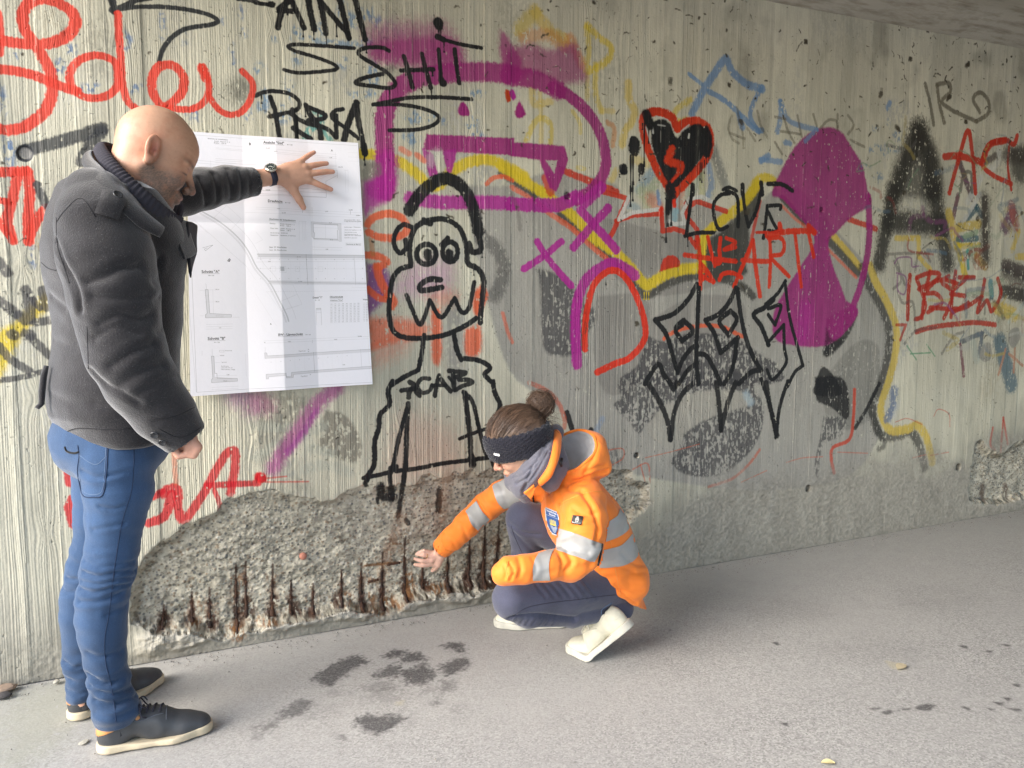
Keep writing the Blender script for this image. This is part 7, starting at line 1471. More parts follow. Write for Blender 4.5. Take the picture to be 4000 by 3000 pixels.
pfill(P01, [(1826, 1420), (1848, 1420), (1856, 1600), (2052, 1615), (2052, 1638), (1828, 1648), (1828, 1622), (1840, 1612)], .80); pline(P01, [(1826, 1420), (1848, 1420), (1856, 1570), (1874, 1570), (1876, 1612), (2052, 1615), (2052, 1638), (1828, 1650), (1828, 1622), (1838, 1610), (1826, 1420)], 1.6, .08)
pline(P01, [(1832, 1360), (1834, 1420)], 1, .2); pline(P01, [(1896, 1370), (1936, 1370), (1936, 1385), (1896, 1385), (1896, 1370)], 1.1, .2); pline(P01, [(1860, 1420), (1890, 1420)], 1, .4, 5); pline(P01, [(1860, 1476), (1900, 1476)], 1, .4); pline(P01, [(1865, 1590), (2050, 1586)], 1, .5); pline(P01, [(1745, 1375), (1745, 1415)], 1, .4); pline(P01, [(2120, 1400), (2130, 1600)], 1, .4, 8); pline(P01, [(2145, 1400), (2155, 1600)], 1, .4, 8); pline((0, 2), [(1830, 32), (2060, 22)], 1, .45); pline((0, 2), [(1830, 52), (2060, 42)], 1, .45)
# detail and table
pline(P11, [(525, 1005), (565, 1003), (572, 1150)], 1.4, .2); pline(P11, [(525, 1040), (568, 1040)], 1.1, .3); pline(P11, [(526, 1005), (530, 1150)], 1.2, .3); pfill(P11, [(527, 1005), (565, 1003), (566, 1020), (527, 1022)], .8)
for k in range(12): pline(P11, [(645, 975 + k * 14.5), (905, 966 + k * 14.3)], 1, .72)
for r_ in range(12):
    for c_ in range(8):
        x = 648 + c_ * 33; y = 972 + r_ * 14.2 - c_ * 1.0; ptext(['1,23', '0,84', '2,10', '4,18', '0,96', '17,0', '8,02'][(r_ * 3 + c_ * 5) % 7], P11, (x, y), (x + 16, y - .5), bold=False, g=.3)
    ptext('0,75', P11, (930, 962 + r_ * 14.2), (944, 962 + r_ * 14.2), bold=False, g=.35); ptext('345', P11, (952, 962 + r_ * 14.2), (966, 962 + r_ * 14.2), bold=False, g=.35)
# longitudinal section
pfill(P11, [(75, 1392), (95, 1392), (98, 1418), (560, 1388), (990, 1358), (990, 1376), (560, 1406), (78, 1440)], .80); pline(P11, [(75, 1392), (95, 1392), (98, 1418), (990, 1358)], 1.5, .15); pline(P11, [(75, 1392), (78, 1440), (990, 1380)], 1.3, .2)
pfill(P11, [(88, 1578), (260, 1565), (262, 1596), (305, 1600), (308, 1560), (1000, 1505), (1000, 1525), (325, 1578), (322, 1605), (262, 1608), (258, 1585), (108, 1600), (106, 1618), (90, 1618)], .80); pline(P11, [(88, 1578), (260, 1565), (262, 1596), (305, 1596), (308, 1560), (1000, 1505)], 1.5, .15); pline(P11, [(88, 1578), (90, 1618), (108, 1618), (110, 1600), (258, 1585), (262, 1608), (322, 1605), (325, 1578), (1000, 1525)], 1.5, .2)
pline(P11, [(500, 1385), (510, 1560)], 1.4, .15); pline(P11, [(905, 1360), (915, 1515)], 1.2, .3)
for x in (170, 255, 335, 420, 580, 660, 745, 830): pline(P11, [(x, 1425 - x * .055), (x + 4, 1560 - x * .04)], 1, .72, 8)
pline(P11, [(65, 1288), (975, 1248)], 1, .45); pline(P11, [(75, 1308), (975, 1268)], 1, .45); pline(P11, [(490, 1280), (491, 1308)], 1.3, .3); pline(P11, [(80, 1340), (80, 1392)], 1, .3)
for k in range(9): ptext(str((k * 3) % 7 + 1), P11, (130 + k * 82, 1476 - k * 7), (136 + k * 82, 1476 - k * 7), g=.4)
# the real sheet: folded paper with texture
PI3 = np.clip(np.stack([PI_ * .84, PI_ * .845, PI_ * .90], -1) + .02, 0, 1)
pimg = make_image('plan_print', lin2s(PI3))
m = NT('plan_paper'); t_ = m.n('TexImage'); t_.image = pimg; t_.interpolation = 'Cubic'; t_.extension = 'EXTEND'; m.l(m.n('UVMap').outputs[0], t_.inputs[0]); n_ = m.noise(m.co(), 40, 3); m.base(t_.outputs[0]); m.rough(.65); m.normal(m.bump(n_, .0012, .5)); paper = m.m
cTL, cTR, cBR, cBL = at(403, 281, YP), at(775, 307, YP), at(805, 830, YP), at(411, 857, YP)
us = np.unique(np.concatenate([np.linspace(0, 1, 70), [.305, .306, .50, .501, .69, .691]])); vs_ = np.unique(np.concatenate([np.linspace(0, 1, 60), [.335, .336, .70, .701]]))
U_, W_ = np.meshgrid(us, vs_)
Pt = (cTL[None, None] * ((1 - U_) * (1 - W_))[..., None] + cTR[None, None] * (U_ * (1 - W_))[..., None] + cBR[None, None] * (U_ * W_)[..., None] + cBL[None, None] * ((1 - U_) * W_)[..., None])
off = np.interp(U_, [0, .305, .50, .69, 1.0], [.012, .002, .018, .004, .017]) * np.interp(W_, [0, .25, 1], [.4, .6, 1.0]) + .003 * np.exp(-((W_ - .335) / .012) ** 2) * -1 + .006 * np.abs(W_ - .335) + .0015 * np.abs(W_ - .70) + .003 * np.sin(W_ * 5) * U_ * (1 - U_) * 2
Pt[..., 1] = WY - .006 - off
Pt[..., 0] += 0
hh, ww = U_.shape; vid = np.arange(hh * ww).reshape(hh, ww); qf = np.stack([vid[:-1, :-1], vid[1:, :-1], vid[1:, 1:], vid[:-1, 1:]], -1).reshape(-1, 4)
Vp = Pt.reshape(-1, 3); uvp = np.stack([(Vp[:, 0] - PX0) / (PX1 - PX0), (Vp[:, 2] - PZ0) / (PZ1 - PZ0)], -1)
Vp2 = np.vstack([Vp, Vp + [0, .0004, 0]]); qf2 = np.vstack([qf, qf[:, ::-1] + len(Vp)])
plan = empty('construction_plan', tuple(cBL)); tag(plan, 'large folded white construction drawing held flat against the graffiti wall', 'construction plan')
po = mesh_obj('sheet', Vp2, qf2, paper, plan, smooth=False, base=tuple(cBL)); uv_set(po.data, np.vstack([uvp, uvp]))
# ================================================================== THE CROUCHING WOMAN
WB = (1.3, 2.25, 0); wom = empty('person', WB)
tag(wom, 'crouching person in orange high-visibility jacket and black knitted headband touching the damaged concrete', 'person')
# legs
nk = [at(1318, 1262, 2.20), at(1215, 1280, 2.12), at(1104, 1292, 2.06)]; nkr = [.085, .077, .060]
ns = [at(1098, 1304, 2.06), at(1140, 1324, 2.08), at(1235, 1326, 2.12), at(1342, 1314, 2.17)]; nsr = [.046, .043, .041, .042]
fk = [at(1330, 1225, 2.36), at(1230, 1160, 2.36), at(1132, 1118, 2.38)]; fkr = [.095, .080, .062]
fs = [at(1128, 1122, 2.385), at(1140, 1200, 2.44), at(1150, 1300, 2.46)]; fsr = [.060, .056, .042]
pel = at(1318, 1238, 2.28)
def wjeans(P):
    d = chain(P, nk, nkr, .02); e = chain(P, ns, nsr, .02); d = smin(d, e, .006)
    f = smin(chain(P, fk, fkr, .02), chain(P, fs, fsr, .02), .012); d = smin(d, f, .012); return smin(d, ell_(P, pel, (.09, .14, .09)), .03)
Vw, Qw = mesh_sdf(wjeans, (.70, 1.90, .01), (1.68, 2.66, .70), .005); Nw = normals(Vw, Qw)
BW0 = bvh_of([(Vw, Qw)]); lines = []
def FS2(pts, w, d, B=None): lines.append((list(sline(B or BW0, pts, 0, 3)), w, d))
FS2([(1085, 1345), (1110, 1332), (1160, 1328), (1220, 1334), (1290, 1342)], .008, .010)
for k in range(9): x = 1080 + k * 14; FS2([(x, 1350), (x + 8, 1336)], .004, .003)
for k in range(7): x = 1165 + k * 18; FS2([(x - 14, 1255), (x, 1272), (x + 14, 1290)], .006, .0028)
FS2([(1100, 1130), (1130, 1150), (1165, 1155)], .008, .004); FS2([(1110, 1150), (1150, 1190), (1175, 1200)], .010, .004)
Vw = fold(Vw, Nw, lines); n1 = pnoise3(Vw * [10, 10, 24], 1, 21, 3); Vw = Vw + Nw * ((n1 - .5) * .006)[:, None]
wj = cloth_mat('slate_denim', (.066, .070, .108), 420, .45, .0008, .85, .25, speck=(.10, .105, .14), attr='tint')
wo_ = mesh_obj('jeans', Vw, Qw, wj, wom, base=WB); wr_ = np.clip(.8 + .5 * pnoise3(Vw, 14, 4, 3) + 10 * ((n1 - .5) * .006), .5, 1.5); point_attr(wo_.data, 'tint', np.stack([wr_] * 3, -1))
BWJ = bvh_of([(Vw, Qw)])
seam('side_seam', BWJ, [(1108, 1331), (1140, 1312), (1190, 1302), (1250, 1295), (1300, 1288), (1330, 1285)], .0012, plain('slate_thread', (.03, .03, .05), .8, bump=0), wo_, WB)
seam('knee_seam', BWJ, [(1104, 1136), (1112, 1160), (1128, 1195)], .0012, bpy.data.materials['slate_thread'], wo_, WB); seam('hem_stitching', BWJ, [(1322, 1302), (1300, 1318), (1302, 1338)], .0016, thread_l, wo_, WB)
# jacket
WYAW = math.radians(180 - 22)
tw = [(1180, 1300, 1012, 2.26, .12), (1158, 1318, 1040, 2.26, .175), (1152, 1342, 1072, 2.26, .195), (1154, 1360, 1105, 2.265, .195), (1170, 1374, 1145, 2.27, .19), (1196, 1388, 1185, 2.275, .185), (1222, 1398, 1225, 2.275, .19), (1250, 1402, 1262, 2.275, .195), (1275, 1398, 1290, 2.27, .19), (1312, 1390, 1312, 2.26, .15)]
wsec = []
for xl, xr, y, Y, b in tw:
    c, r = sec(xl, xr, y, Y); th = math.radians(22) + .30; a = math.sqrt(max(r ** 2 - (b * math.sin(th)) ** 2, .004)) / math.cos(th); wsec.append((c[2], c[0], c[1], max(min(a, .17), .075), b))
nA = [(1262, 1080, 2.12, .071), (1262, 1120, 2.06, .072), (1256, 1160, 2.02, .068), (1250, 1195, 1.985, .066), (1232, 1219, 1.97, .052), (1180, 1224, 1.965, .045), (1130, 1229, 1.96, .042), (1100, 1232, 1.965, .040), (1084, 1240, 1.97, .031)]
nap = [at(x, y, Y) for x, y, Y, r in nA]; nar = [r for *_, r in nA]
fA = [(1180, 1045, 2.40, .066), (1130, 1055, 2.46, .064), (1085, 1070, 2.52, .059), (1045, 1098, 2.57, .056), (1010, 1130, 2.61, .052), (975, 1165, 2.66, .046), (952, 1186, 2.69, .040)]
fap = [at(x, y, Y) for x, y, Y, r in fA]; far_ = [r * .93 for *_, r in fA]
fd = fap[-1] - fap[-2]; fd /= np.linalg.norm(fd); nd = nap[-1] - nap[-2]; nd /= np.linalg.norm(nd)
hoodc = at(1240, 986, 2.24)
def hood(P):
    R = rotz(math.radians(0)) @ roty(math.radians(-38))
    d = ell_(P, hoodc, (.115, .150, .072), R); d = smin(d, ell_(P, at(1272, 1002, 2.24), (.055, .12, .05), roty(math.radians(-30))), .03)
    cav = ell_(P, hoodc + np.array([-.034, -.035, .030]), (.088, .105, .062), R)
    return d, cav
_a, _b = at(1262, 1242, 2.2), at(1390, 1316, 2.2); HEMN = np.cross(_b - _a, [0, 1.0, 0]); HEMN /= np.linalg.norm(HEMN); HEMN = -HEMN if HEMN[2] > 0 else HEMN
def wjacket(P):
    t = smin(loft(P, wsec, WYAW, 2.2), ell_(P, at(1330, 1240, 2.25), (.100, .165, .095)), .03); t = smax(t, cutplane(P, at(1326, 1278, 2.25), HEMN), .014); n_ = chain(P, nap, nar, .015); f_ = smax(chain(P, fap, far_, .015), cutplane(P, fap[-1], fd), .006)
    d = smin(t, n_, .014); d = smin(d, f_, .028)
    h, cav = hood(P); d = smin(d, h, .016)
    d = smax(d, -cav, .006)
    d = np.maximum(d, -cone(P, fap[-1] - fd * .03, fap[-1] + fd * .05, far_[-1] - .006, far_[-1] - .006))
    # hollow for the neck and the opening under the hem
    return smax(d, -cone(P, at(1150, 1000, 2.22), at(1195, 1040, 2.25), .055, .05), .01)
Vq, Qq = mesh_sdf(wjacket, (.62, 1.84, .03), (1.75, 2.76, 1.12), .0055); Nq = normals(Vq, Qq)
BQ0 = bvh_of([(Vq, Qq)]); lines = []
for p, w, d in [([(1207, 1092), (1215, 1110), (1225, 1140)], .009, .010), ([(1208, 1140), (1235, 1105), (1260, 1075)], .010, .006), ([(1215, 1165), (1250, 1150), (1290, 1150)], .012, .005), ([(1206, 1180), (1235, 1190), (1270, 1195)], .010, .006), ([(1220, 1235), (1235, 1215), (1225, 1195)], .008, .008), ([(1205, 1190), (1215, 1215), (1210, 1240)], .006, .005),
                ([(1255, 1060), (1280, 1100), (1292, 1140), (1285, 1175)], .008, .010), ([(1275, 1220), (1310, 1190), (1360, 1170)], .012, .007), ([(1290, 1170), (1330, 1160), (1365, 1150)], .012, .006), ([(1310, 1250), (1350, 1240), (1395, 1235)], .014, .005), ([(1300, 1262), (1340, 1275), (1390, 1275)], .014, .005),
                ([(1330, 1070), (1345, 1110), (1360, 1150)], .012, .005), ([(1288, 960), (1280, 990), (1262, 1022)], .008, .006), ([(1305, 1005), (1280, 1012), (1262, 1024)], .007, .005), ([(1270, 945), (1290, 975), (1300, 1000)], .010, .004), ([(1310, 1015), (1285, 1022), (1255, 1035), (1225, 1046)], .007, .012),
                ([(1030, 1075), (1040, 1095), (1055, 1120)], .008, .007), ([(1005, 1105), (1020, 1120), (1030, 1145)], .008, .006), ([(1080, 1045), (1090, 1065), (1095, 1090)], .009, .005), ([(960, 1150), (975, 1165), (985, 1185)], .007, .003), ([(985, 1125), (1000, 1142), (1010, 1165)], .008, .004), ([(1120, 1205), (1125, 1225), (1120, 1245)], .007, .006), ([(1100, 1215), (1110, 1235), (1102, 1252)], .005, .005), ([(1088, 1222), (1094, 1238), (1090, 1250)], .004, .004), ([(1240, 1100), (1262, 1112), (1288, 1108)], .010, .006), ([(1230, 1125), (1258, 1132), (1285, 1128)], .009, .004), ([(1345, 1195), (1365, 1215), (1392, 1222)], .010, .006), ([(1300, 1232), (1330, 1226), (1370, 1232)], .008, .005), ([(1330, 1262), (1355, 1290), (1375, 1305)], .008, .006), ([(1170, 1062), (1195, 1066), (1225, 1060)], .009, .005), ([(1215, 1045), (1235, 1060), (1262, 1062)], .010, .005), ([(1150, 1205), (1158, 1228), (1150, 1250)], .007, .003),
                ([(1170, 1105), (1185, 1120), (1205, 1125)], .008, .004), ([(1160, 1075), (1185, 1082), (1210, 1075)], .010, .003)]: FS2(p, w, d, BQ0)
Vq = fold(Vq, Nq, lines); Vq = Vq + Nq * ((pnoise3(Vq, 11, 31, 3) - .5) * .009)[:, None] + Nq * ((pnoise3(Vq * [20, 20, 34], 1, 37, 2) - .5) * .004)[:, None] + Nq * ((np.abs(2 * pnoise3(Vq @ rotx(.6) * [9, 9, 22], 1, 43, 2) - 1) - .2) * .010)[:, None]
hd_, cv_ = hood(Vq.astype(np.float32)); incav = np.abs(cv_) < .008
fc_ = incav[Qq].all(1)
hv = NT('hi_vis_orange'); c = hv.co(); n_ = hv.noise(c, 500, 2); n2_ = hv.noise(c, 10, 4); hv.base(hv.mix(n2_, (.90, .205, .022), (.98, .27, .035))); hv.rough(.62); hv.b.inputs['Sheen Weight'].default_value = .15; hv.b.inputs['Specular IOR Level'].default_value = .3; hv.normal(hv.bump(n_, .0004)); hv = hv.m
def submesh(V, Q, mk):
    Q2 = Q[mk]; u, inv = np.unique(Q2, return_inverse=True); return V[u], inv.reshape(Q2.shape)
wjk = mesh_obj('jacket', *submesh(Vq, Qq, ~fc_), hv, wom, base=WB)
fleece = cloth_mat('grey_fleece', (.46, .46, .47), 500, .15, .0010, .9, .3)
mesh_obj('hood_lining', *submesh(Vq, Qq, fc_), fleece, wjk, base=WB)
BQ = bvh_of([(Vq, Qq)])
# piping along the rim of the hood opening
E1 = Qq[fc_]; ed = np.sort(np.concatenate([E1[:, [k, (k + 1) % 4]] for k in range(4)]), 1); ue, ct = np.unique(ed, axis=0, return_counts=True); ue = ue[ct == 1]
adj = {}
for a, b in ue: adj.setdefault(a, []).append(b); adj.setdefault(b, []).append(a)
best_, seen = [], set()
for s0 in adj:
    if s0 in seen: continue
    lp = [s0]; seen.add(s0)
    while True:
        nx_ = [q for q in adj[lp[-1]] if q not in seen]
        if not nx_: break
        lp.append(nx_[0]); seen.add(nx_[0])
    if len(lp) > len(best_): best_ = lp
RP = Vq[best_]
for _ in range(14): RP = (np.roll(RP, 1, 0) + RP + np.roll(RP, -1, 0)) / 3
RP = np.vstack([RP, RP[:1]])[::2]; v, f = tube(RP, .0048, 8); mesh_obj('hood_rim', v, f, hv, wjk, base=WB)
refl = plain('reflective_tape', (.36, .355, .345), .38, var=.10, nscale=700, bump=.0002, spec=.6)
def raw_displ(P): return wjacket(P)
def arm_d(P, pts, rr): return chain(P, pts, rr, .015)
def interp_arm(pts, t):
    L = np.concatenate([[0], np.cumsum([np.linalg.norm(b - a) for a, b in zip(pts[:-1], pts[1:])])]); s = t * L[-1]; k = min(int(np.searchsorted(L, s, 'right')) - 1, len(pts) - 2); f_ = (s - L[k]) / (L[k + 1] - L[k]); p = pts[k] + (pts[k + 1] - pts[k]) * f_; d = pts[min(k + 1, len(pts) - 1)] - pts[k]
    if k + 2 < len(pts): d = d * (1 - f_ * .5) + (pts[k + 2] - pts[k + 1]) * f_ * .5
    return p, d / np.linalg.norm(d)
# reflective tape: strips lying on the jacket, cut by planes seen as lines in the view
def biggest(Fc):
    par = {}
    def fnd(a):
        par.setdefault(a, a)
        while par[a] != a: par[a] = par[par[a]]; a = par[a]
        return a
    for f in Fc:
        for k in f[1:]: par[fnd(k)] = fnd(f[0])
    roots = [fnd(f[0]) for f in Fc]; big = max(set(roots), key=roots.count); return [f for f, r_ in zip(Fc, roots) if r_ == big]
def tape(poly, name='reflective_band', out=.0022, cellp=3.2, mat=refl, bv=None, parent=wjk, th=.0):
    """patch on the visible surface bounded by two edge curves (list A, list B), resampled"""
    A_, B_ = poly; A_ = smooth_line(np.array(A_, float), 8); B_ = smooth_line(np.array(B_, float), 8)
    def rsm(C, n):
        L = np.concatenate([[0], np.cumsum(np.linalg.norm(np.diff(C, axis=0), axis=1))]); t = np.linspace(0, L[-1], n); return np.stack([np.interp(t, L, C[:, k]) for k in range(2)], -1)
    n = max(8, int(np.linalg.norm(np.diff(A_, axis=0), axis=1).sum() / cellp)); mm = max(4, int(np.linalg.norm(A_[0] - B_[0]) / cellp)); A_, B_ = rsm(A_, n), rsm(B_, n)
    V, Fc = [], []
    for i in range(n):
        for j in range(mm):
            s = j / (mm - 1); p, nn_ = surf(bv or BQ, *(A_[i] * (1 - s) + B_[i] * s)); V.append(p + nn_ * out)
    V = np.array(V).reshape(n, mm, 3)
    # discard vertices that fell through onto something behind
    dd = np.linalg.norm(V - np.array([0, 0, CAM_H]), axis=2); med = np.median(dd)
    for i in range(n - 1):
        for j in range(mm - 1):
            q = [(i, j), (i, j + 1), (i + 1, j + 1), (i + 1, j)]; e = [np.linalg.norm(V[q[k]] - V[q[(k + 1) % 4]]) for k in range(4)]
            if max(e) < .05: Fc.append(tuple(a * mm + b for a, b in q))
    Fc = biggest(Fc)
    Vc_, Fq = submesh(V.reshape(-1, 3), np.array(Fc), slice(None)); return mesh_obj(name, Vc_, Fq, mat, parent, base=WB)
tape(([(1202, 1140), (1240, 1152), (1290, 1172), (1303, 1176)], [(1199, 1188), (1230, 1198), (1270, 1211), (1284, 1214)]))
tape(([(1163, 1196), (1155, 1210), (1150, 1230), (1151, 1254)], [(1200, 1183), (1190, 1200), (1185, 1225), (1188, 1253)]))
tape(([(1327, 1058), (1340, 1085), (1330, 1120), (1300, 1150), (1305, 1154)], [(1346, 1085), (1355, 1108), (1352, 1135), (1325, 1160), (1300, 1165)]))
tape(([(1316, 1126), (1335, 1112), (1352, 1085), (1338, 1062)], [(1308, 1170), (1335, 1160), (1356, 1145), (1368, 1120)]))
tape(([(1287, 1190), (1320, 1184), (1345, 1175), (1372, 1145)], [(1288, 1226), (1325, 1225), (1362, 1215), (1388, 1188)]))
tape(([(1086, 1038), (1066, 1048), (1066, 1060), (1074, 1083), (1088, 1099)], [(1108, 1018), (1106, 1035), (1108, 1052), (1116, 1072), (1135, 1088)]))
tape(([(1032, 1080), (1030, 1084), (1042, 1106), (1058, 1121)], [(1006, 1104), (1010, 1112), (1020, 1135), (1035, 1148)]))
gcord = plain('orange_piping', (.85, .30, .06), .6, bump=0)
for p, r in [([(1208, 1091), (1225, 1080), (1250, 1070), (1275, 1063), (1303, 1062)], .0014), ([(1312, 1052), (1322, 1075), (1332, 1092)], .0012), ([(1318, 1165), (1322, 1190), (1330, 1235), (1338, 1275), (1340, 1295)], .0012), ([(1098, 1212), (1094, 1230), (1098, 1252)], .0012), ([(1350, 1110), (1372, 1165), (1392, 1215), (1398, 1260), (1396, 1295)], .0013), ([(1159, 1105), (1185, 1114), (1215, 1115)], .0010), ([(1178, 1052), (1176, 1075), (1160, 1100), (1160, 1125), (1172, 1155)], .0014), ([(955, 1138), (950, 1158), (960, 1185), (975, 1192)], .001)]: seam('seam', BQ, p, r, gcord, wjk, WB, .0005)
zipm = plain('black_zip', (.015, .015, .018), .4, bump=0)
seam('zip', BQ, [(1153, 1048), (1151, 1065), (1153, 1085), (1156, 1108), (1160, 1128)], .0032, zipm, wjk, WB, .001); seam('zip', BQ, [(1300, 1176), (1296, 1200), (1290, 1225), (1287, 1240)], .004, zipm, wjk, WB, .001)
# badges: printed patches with their own small picture
def badge(name, quad, img_rgb, parent, bv=BQ, n=14, out=.0030):
    (A0, A1, A2, A3) = [np.array(q, float) for q in quad]; V, uv, Fc = [], [], []
    for i in range(n):
        for j in range(n):
            u, v = i / (n - 1), j / (n - 1); p = A0 * (1 - u) * (1 - v) + A1 * u * (1 - v) + A2 * u * v + A3 * (1 - u) * v; q, nn_ = surf(bv, *p); V.append(q + nn_ * out); uv.append((u, 1 - v))
    for i in range(n - 1):
        for j in range(n - 1): a = i * n + j; Fc.append((a, a + 1, a + n + 1, a + n))
    mk = img_rgb[1]; im = make_image(name + '_print', lin2s(img_rgb[0])); mt = NT(name); t = mt.n('TexImage'); t.image = im; t.interpolation = 'Cubic'; t.extension = 'EXTEND'; mt.l(mt.n('UVMap').outputs[0], t.inputs[0]); mt.base(t.outputs[0]); mt.rough(.6)
    uv = np.array(uv); VV = np.array(V); Fc = [f for f in Fc if max(np.linalg.norm(VV[f[k]] - VV[f[k - 1]]) for k in range(4)) < .02]
    if mk is not None:
        h, w = mk.shape; keep = mk[np.clip((uv[:, 1] * h).astype(int), 0, h - 1), np.clip((uv[:, 0] * w).astype(int), 0, w - 1)]; Fc = [f for f in Fc if sum(keep[k] for k in f) >= 2]
    Fc = np.array(biggest(Fc)); us_ = np.unique(Fc); Vc_, Fq = submesh(VV, Fc, slice(None)); o = mesh_obj(name, Vc_, Fq, mt.m, parent, base=WB); uv_set(o.data, uv[us_]); return o
def txt_on(IMG, s, x, y, wd, col, bold=True):
    V, Tt = glyph_tris(s, bold); k = wd / (V[:, 0].max() - V[:, 0].min()); raster_text(IMG, np.stack([x + (V[:, 0] - V[:, 0].min()) * k, y + V[:, 1] * k], -1), Tt, 0, col)
B1 = np.full((160, 160, 3), .018); Yb, Xb = np.mgrid[0:160, 0:160]
def eb(cx_, cy_, rx, ry): return ((Xb - cx_) / rx) ** 2 + ((Yb - cy_) / ry) ** 2 < 1
for cx_, cy_, rx, ry in [(80, 128, 17, 15), (80, 92, 28, 34), (68, 138, 5, 5), (92, 138, 5, 5), (66, 58, 12, 7), (94, 58, 12, 7)]: B1[eb(cx_, cy_, rx, ry)] = .40
B1[eb(80, 88, 18, 26)] = .10; B1[eb(80, 96, 13, 15)] = .35
txt_on(B1, 'MASCOT', 12, 16, 134, (.75, .75, .75))
badge('sleeve_label', [(1238, 1113), (1260, 1117), (1256, 1136), (1234, 1132)], (B1, None), wjk)
B2 = np.tile(np.array([.035, .10, .30]), (300, 200, 1)).astype(float); Yb, Xb = np.mgrid[0:300, 0:200]
shield = (Xb > 4) & (Xb < 196) & (Yb < 296) & (Yb > 4 + 120 * (np.abs(Xb - 100) / 96.0) ** 2.6)
inner = (Xb > 12) & (Xb < 188) & (Yb < 288) & (Yb > 14 + 120 * (np.abs(Xb - 100) / 90.0) ** 2.6)
B2[~inner] = (.65, .68, .70); txt_on(B2, 'Staatliches', 24, 256, 150, (.8, .8, .8)); txt_on(B2, 'Bauamt', 60, 226, 90, (.8, .8, .8)); B2[(Yb > 210) & (Yb < 214) & inner] = (.7, .72, .75)
for k in range(5):
    x = 60 + k * 18; B2[(np.abs(Xb - x) < 5) & (Yb > 120) & (Yb < 168 + 8 * (k % 2))] = (.75, .60, .08)
B2[(np.abs(Xb - 96) < 44) & (Yb > 112) & (Yb < 124)] = (.75, .60, .08)
for k in range(5): B2[(np.abs(Yb - (95 - k * 14) - 5 * np.sin(Xb / 9.0)) < 3) & (np.abs(Xb - 100) < 46 - k * 6)] = (.7, .75, .8)
badge('chest_badge', [(1178, 1094), (1206, 1106), (1217, 1160), (1183, 1150)], (B2, shield), wjk)
# neck scarf and standing collar
scarf = cloth_mat('grey_scarf', (.15, .15, .185), 450, .3, .0010, .92, .3)
sp1 = [at(1188, 945, 2.20), at(1180, 975, 2.14), at(1165, 1000, 2.12), at(1145, 1025, 2.13), at(1130, 1045, 2.16), at(1112, 1040, 2.22), at(1110, 1025, 2.30), at(1140, 1000, 2.38), at(1180, 960, 2.36), at(1200, 935, 2.28)]
def scf(P):
    d = chain(P, sp1, [.026, .030, .036, .036, .034, .030, .03, .04, .04, .03], .02); d = smin(d, chain(P, [at(1125, 1035, 2.18), at(1128, 1058, 2.17), at(1135, 1075, 2.18)], [.034, .030, .018]), .02); return smin(d, chain(P, [at(1196, 965, 2.2), at(1203, 1005, 2.17), at(1188, 1040, 2.16)], [.034, .042, .034]), .015)
Vf, Qf = mesh_sdf(scf, np.min(sp1, 0) - .09, np.max(sp1, 0) + .07, .004); Nf = normals(Vf, Qf)
BF = bvh_of([(Vf, Qf)]); lines = []
for p in [[(1186, 950), (1170, 990), (1140, 1030), (1115, 1045)], [(1178, 960), (1160, 995), (1130, 1025), (1108, 1030)], [(1184, 975), (1165, 1010), (1140, 1045), (1128, 1060)], [(1150, 1010), (1135, 1045), (1130, 1068)]]: FS2(p, .005, .007, BF)
Vf = fold(Vf, Nf, lines); Vf = Vf + Nf * ((pnoise3(Vf, 30, 41, 3) - .5) * .006)[:, None]; mesh_obj('scarf', Vf, Qf, scarf, wom, base=WB)
sheet('standing_collar', [at(1198, 928, 2.20), at(1196, 955, 2.12), at(1190, 985, 2.075), at(1180, 1012, 2.07), at(1164, 1036, 2.09)], [at(1212, 950, 2.17), at(1208, 985, 2.09), at(1200, 1010, 2.06), at(1190, 1032, 2.06), at(1170, 1050, 2.08)], .012, hv, wjk, WB, 40, 8, .006)
sheet('collar_lining', [at(1194, 935, 2.215), at(1189, 960, 2.135), at(1182, 988, 2.09), at(1172, 1012, 2.085), at(1158, 1034, 2.10)], [at(1206, 945, 2.19), at(1200, 980, 2.11), at(1192, 1006, 2.08), at(1182, 1026, 2.08), at(1166, 1044, 2.095)], .008, plain('dark_lining', (.06, .05, .075), .8), wjk, WB, 30, 6, .004)
sheet('collar_flap', [at(1131, 1064, 2.12), at(1142, 1056, 2.105), at(1153, 1047, 2.095)], [at(1147, 1078, 2.12), at(1153, 1068, 2.11), at(1156, 1056, 2.10)], .010, hv, wjk, WB, 20, 8, .004)
v, f = tube([at(1214, 990, 2.09), at(1211, 1000, 2.085), at(1213, 1008, 2.085)], [.005, .006, .004], 8); mesh_obj('cord_lock', v, f, zipm, wjk, base=WB)
# head
wh = at(1124, 958, 2.20); RW = rotz(math.radians(180 - 26)) @ roty(math.radians(30)) @ rotx(math.radians(-6)); WSC = 1.0
nbw = ((at(1195, 1030, 2.27) - wh) @ RW) / WSC
def whead(Q): return smin(head_sdf(Q, True, False), cone(Q, (-.03, 0, -.04), nbw, .050, .055), .025)
Vx, Qx = mesh_sdf(whead, (-.16, -.11, -.17), (.14, .11, .13), .0028); tx = head_tint(Vx, (.62, .38, .27), True, False); Vx2 = (Vx * WSC) @ RW.T + wh
